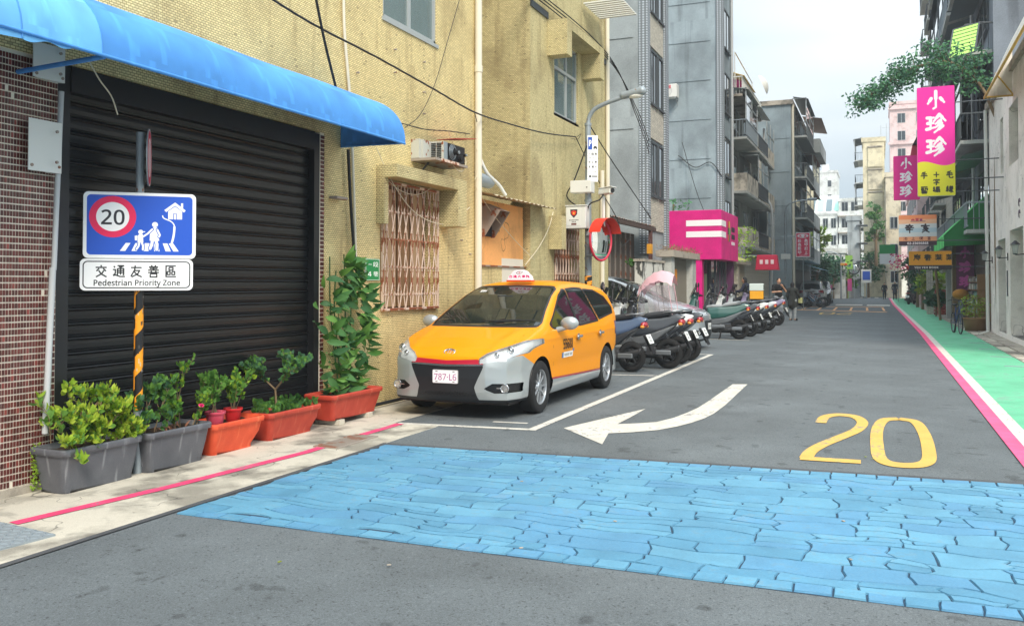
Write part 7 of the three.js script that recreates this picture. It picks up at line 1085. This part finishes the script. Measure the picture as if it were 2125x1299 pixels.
{ // shops under the dark block
  const s = thing('yarn_shop', 'cluttered dark shop front with shelves of goods under a green awning', 'shop', [0, 0, 0]); mk('back_wall', bx(3.36, 3.39, 0, 3.2, -44, -32.05), M.room, s); mk('pillar', bx(2.75, 3.0, 0, 3.1, -41.2, -40.8), M.bark, s); mk('pillar', bx(2.7, 2.9, 0, 3.1, -44.2, -43.8), M.grey3, s);
  mk('shelf', [0, 1, 2, 3, 4].map(i => bx(2.95, 3.36, .5 + i * .27, .52 + i * .27, -37.5, -33)).concat([bx(2.95, 3.36, .3, 1.85, -33.05, -33), bx(2.95, 3.36, .3, 1.85, -37.55, -37.5)]), M.wood, s);
  reseed(23); for (let i = 0; i < 5; i++) for (let j = 0; j < 16; j++) mk('goods_pack', rbx(2.98, 3.3, .525 + i * .27, .525 + i * .27 + rr(.1, .22), -37.4 + j * .275, -37.18 + j * .275 + rr(-.03, .02), .015, 1), [M.plastic, M.slab, std(0x6d8f86, .7), std(0x9a9c9a, .7), M.frameDark][Math.floor(rnd() * 5)], s);
  for (let i = 0; i < 20; i++) mk('shutter_slat', bx(2.98, 3.02, .15 + i * .13, .265 + i * .13, -43.8, -41.4), M.steel, s);
  T.yarn = ctex(128, 360, (g, w, h) => { g.fillStyle = '#571a4a'; g.fillRect(0, 0, w, h); han(g, '小珍珍', 22, 30, 84, 12, '#b84a9a', 0, 108, true); }); const q = new THREE.Group(); q.name = 'purple_banner'; q.position.set(2.9, 2.15, -36.8); q.rotation.y = -.5; s.add(q); face('banner', q, .65, 1.75, .02, T.yarn, [0, 0, 0], M.black, .03); mk('orange_basket', new THREE.SphereGeometry(.28, 16, 10).scale(1, .7, 1).translate(2.7, 1.15, -36.2), std(0xb9802a, .8), s);
  const a = thing('green_awning', 'bright green scalloped canvas awning over the cluttered shop', 'awning', [0, 0, 0]), gm = std(0xffffff, .75, { map: fabT(76, 190, 98) });
  const P = []; for (let i = 0; i <= 10; i++) { const r = [], t = i / 10; for (let j = 0; j <= 30; j++) r.push([mixn(3.35, 2.0, t), mixn(4.55, 3.15, t) + .03 * Math.sin(j * .9) * t, mixn(-39.6, -33.4, j / 30)]); P.push(r); } mk('canvas', loft(P), gm, a);
  const val = []; for (const k of [0, 1]) { const r = []; for (let j = 0; j <= 60; j++) r.push([2.0, 3.15 - k * (.34 + .07 * Math.abs(Math.sin(j / 60 * Math.PI * 9))), mixn(-39.6, -33.4, j / 60)]); val.push(r); } mk('valance', loft(val), gm, a); mk('end_panel', loft([[[3.35, 4.55, -33.4], [3.35, 2.85, -33.4]], [[2.0, 3.15, -33.4], [2.0, 2.8, -33.4]]]), std(0x2a7a40, .8), a); mk('arm', [rod([3.35, 3.2, -33.5], [2.02, 3.12, -33.5], .025), rod([3.35, 3.2, -39.5], [2.02, 3.12, -39.5], .025)], M.steel, a);
  const e = thing('tiled_eaves', 'weathered grey eaves jutting out below the orange shop sign', 'roof', [0, 0, 0]); mk('slab', loft([[[3.3, 3.5, -46.5], [3.3, 3.5, -40]], [[1.75, 2.75, -46.5], [1.9, 2.8, -40]]]), M.rustGrey, e); mk('under_board', loft([[[3.3, 3.38, -46.5], [3.3, 3.38, -40]], [[1.76, 2.64, -46.5], [1.91, 2.69, -40]]]), M.grey3, e); mk('post', rod([2.3, 0, -41.2], [2.1, 2.7, -41.2], .06), M.bark, e);
  const w = thing('brick_wall_stub', 'short red brick wall beside the pale pier', 'wall', [2.75, 0, -49]); reseed(4); for (let r = 0; r < 15; r++) for (let c = 0; c < 4; c++) mk('brick', rbx(-.3 + c * .155 + (r % 2) * .05, -.155 + c * .155 + (r % 2) * .05, .01 + r * .082, .085 + r * .082, 0, .1, .006, 1), [std(0x8e3b30, .9), std(0xa14a3a, .9), std(0x7a3029, .9)][Math.floor(rnd() * 3)], w); mk('mortar', bx(-.3, .35, 0, 1.24, -.05, .09), M.slab, w); mk('pale_pier', bx(-.62, -.34, 0, 2.2, -.2, .08), M.smallTile, w); mk('dark_bin', rbx(.38, .8, 0, .9, -.1, .3, .03), M.trim, w);
}
// hanging signs
const sign3 = (name, label, tex, cx, cy, z, w, h, back, d = .2, turn = 0) => { const s = thing(name, label, 'sign', [cx, cy, z], turn); face('sign_box', s, w, h, .03, tex, [0, 0, 0], back, d, .4); mk('bracket', [rod([w / 2, h * .35, -d / 2], [3.45 - cx, h * .35, -d / 2], .018), rod([w / 2, -h * .35, -d / 2], [3.45 - cx, -h * .35, -d / 2], .018)], M.frameDark, s); return s; };
T.big = ctex(360, 1110, (g, w, h) => { g.fillStyle = '#e4219a'; g.fillRect(0, 0, w, h); g.fillStyle = '#d8d326'; g.beginPath(); g.moveTo(0, 770); g.bezierCurveTo(130, 720, 210, 860, w, 780); g.lineTo(w, h); g.lineTo(0, h); g.fill(); han(g, '小珍珍', 82, 40, 200, 21, '#e9e6ea', 0, 236, true); han(g, '毛線', 268, 862, 76, 12, '#24231c', 0, 148); han(g, '十字繡', 146, 862, 68, 11, '#24231c', 0, 76); han(g, '手藝', 24, 862, 76, 12, '#24231c', 0, 148); });
T.small = ctex(240, 440, (g, w, h) => { g.fillStyle = '#d81a86'; g.fillRect(0, 0, w, h); han(g, '小珍珍', 58, 22, 116, 12, '#e9e6ea', 0, 136, true); });
T.bento = ctex(480, 420, (g, w, h) => { const gr = ['#e08a5c', '#dfae8e', '#c9cfd2', '#a9c2d0', '#c6cdd0', '#dc9a72']; gr.forEach((c, i) => { g.fillStyle = c; g.fillRect(0, i * 60, w, 61); }); g.fillStyle = '#3a2230'; g.fillRect(0, 360, w, 60); g.fillStyle = '#5a2f42'; g.fillRect(150, 84, 190, 8); g.fillStyle = '#b4424c'; g.beginPath(); g.arc(180, 78, 26, 3.1, 6.3); g.fill(); g.fillRect(214, 44, 40, 38); g.fillStyle = '#8a3a68'; g.fillRect(266, 52, 34, 30); han(g, '辛亥', 80, 130, 118, 15, '#2a2230', 200, 0, true); han(g, '池上便當', 58, 298, 50, 7, '#7a3a2a', 100); g.fillStyle = '#eee6ea'; g.font = 'bold 46px sans-serif'; g.textAlign = 'center'; g.textBaseline = 'middle'; g.fillText('02-23696868', w / 2, 391); });
T.book = ctex(520, 280, (g, w, h) => { g.fillStyle = '#f0a212'; g.fillRect(0, 0, w, h); g.fillStyle = '#2b2530'; g.fillRect(0, 212, w, 68); han(g, '廊書葉葉', 56, 50, 92, 10, '#2b2418', 132, 0, true); g.fillStyle = '#f2ece6'; g.font = 'bold 42px sans-serif'; g.textBaseline = 'middle'; g.fillText('YEH YEH BOOK', 66, 248); });
M.pinkEdge = std(0xcf2a8e, .5);
sign3('hanging_sign', 'tall magenta and yellow yarn shop sign with white brush characters', T.big, 1.5, 5.6, -28, .97, 3.12, M.plastic);
sign3('hanging_sign', 'smaller magenta yarn shop sign beside the tall one', T.small, .75, 4.7, -29, .72, 1.32, M.pinkEdge, .14);
sign3('hanging_sign', 'orange and blue lunch box shop sign with a phone number', T.bento, 1.15, 3.30, -32.2, 1.14, 1.0, M.steel, .12);
sign3('hanging_sign', 'orange bookshop sign with a black lower band', T.book, 1.55, 2.32, -33, 1.3, .62, M.steel, .1);
{ // overhanging branch and pot plants on the right
  reseed(42); const t = thing('overhanging_tree', 'dark leafy branch arching out over the street above the pink signs', 'tree', [3.3, 0, -30.2]); const P = [[0, 6.4, 0], [-.5, 7.6, 0], [-1.3, 8.3, .05], [-2.3, 8.2, .1], [-3.2, 7.7, .1], [-3.9, 7.1, .1]], br = [tube(P, .05, 30, 6)], g = [[], []], cv = new THREE.CatmullRomCurve3(P.map(p => V(...p)));
  for (let i = 0; i < 110; i++) { const u = rr(.2, 1), c = cv.getPoint(u), w = (1 - u) * .95 + .14, e = V(c.x + rr(-.4, .4), c.y + rr(-.55, .75) * w, c.z + rr(-.6, .6)); br.push(rod(c, e, .014, 4, .006)); for (let j = 0; j < 34; j++) { const q = [e.x + rr(-.26, .26), e.y + rr(-.2, .2), e.z + rr(-.3, .3)]; g[j % 2].push(leafMerged(LG.oval, q, V(rr(-1, 1), rr(-1.1, .4), rr(-1, 1)), rnd() * 6, rr(1.1, 1.7))); } }
  mk('trunk', [...br, tube([[0, 0, -.1], [-.05, 3, 0], [0, 6.4, 0]], .09, 20, 7)], M.bark, t); mk('crown', g[0], M.leafTree, t).userData.kind = 'stuff'; mk('crown', g[1], M.leafTree2, t).userData.kind = 'stuff';
  const p = thing('potted_shrub', 'round yellow green shrub in a wooden tub by the white house', 'plant', [2.82, .02, -32.3]); mk('tub', new THREE.LatheGeometry([[0, 0], [.3, 0], [.36, .38], [.39, .38], [.39, .42], [.33, .42], [.3, .36], [0, .36]].map(q => new THREE.Vector2(...q)), 18), M.wood, p); const w = [[], []]; for (let i = 0; i < 900; i++) { const d = V(rr(-1, 1), rr(-1, 1), rr(-1, 1)); if (d.length() > 1) continue; w[i % 2].push(leafMerged(LG.small, [d.x * .5, .78 + d.y * .4, d.z * .5], rdir(.2), rnd() * 6, rr(1.3, 2.4))); } mk('foliage', w[0], M.leafO, p).userData.kind = 'stuff'; mk('foliage', w[1], M.leafY2, p).userData.kind = 'stuff'; mk('stem', rod([0, .3, 0], [0, .8, 0], .03), M.bark, p);
  for (const [x, z, h, r, l] of [[2.55, -53, 2.5, .8, 'clipped olive shrub on a thin trunk past the brick wall'], [2.3, -58, 2.9, .9, 'dark shrub with hanging leaves under the orange sign'], [2.2, -63, 3.2, 1.0, 'dark shrub beside the far scooters'], [2.4, -46.2, 1.2, .4, 'small potted fern beside the shutter']]) tree(l, [x, 0, z], { name: 'shrub', h, r, clumps: 14, n: 30, s: .7, mats: h === 2.5 ? [M.leafO, M.leafY2] : [M.leafTree, M.leafD] });
  const f = thing('bougainvillea', 'pink flowering creeper hanging below the far shop sign', 'plant', [1.5, 3.2, -78]), pf = []; for (let i = 0; i < 160; i++) pf.push(leafMerged(LG.heart, [rr(-.8, .8), rr(-.5, .7), rr(-.5, .5)], rdir(0), rnd() * 6, rr(2, 3.4))); mk('flowers', pf, std(0xcf3a7a, .7), f).userData.kind = 'stuff'; mk('stem', rod([1, -3.2, 0], [0, .3, 0], .04), M.bark, f);
  const l = thing('red_lantern', 'small round red paper lantern hanging over the far green footway', 'lantern', [1.9, 2.6, -66]); mk('shade', new THREE.SphereGeometry(.28, 16, 12).scale(1, .85, 1), std(0xd0332a, .6), l); mk('cap', [cyl(.1, .1, .05, 10).translate(0, .25, 0), cyl(.1, .1, .05, 10).translate(0, -.25, 0)], std(0xd9a53a, .5), l); mk('cord', rod([0, .25, 0], [0, .9, 0], .01), M.black, l); mk('hanger', rod([0, .9, 0], [1.4, .9, 0], .02), M.black, l);
}
renderer.render(scene, camera);
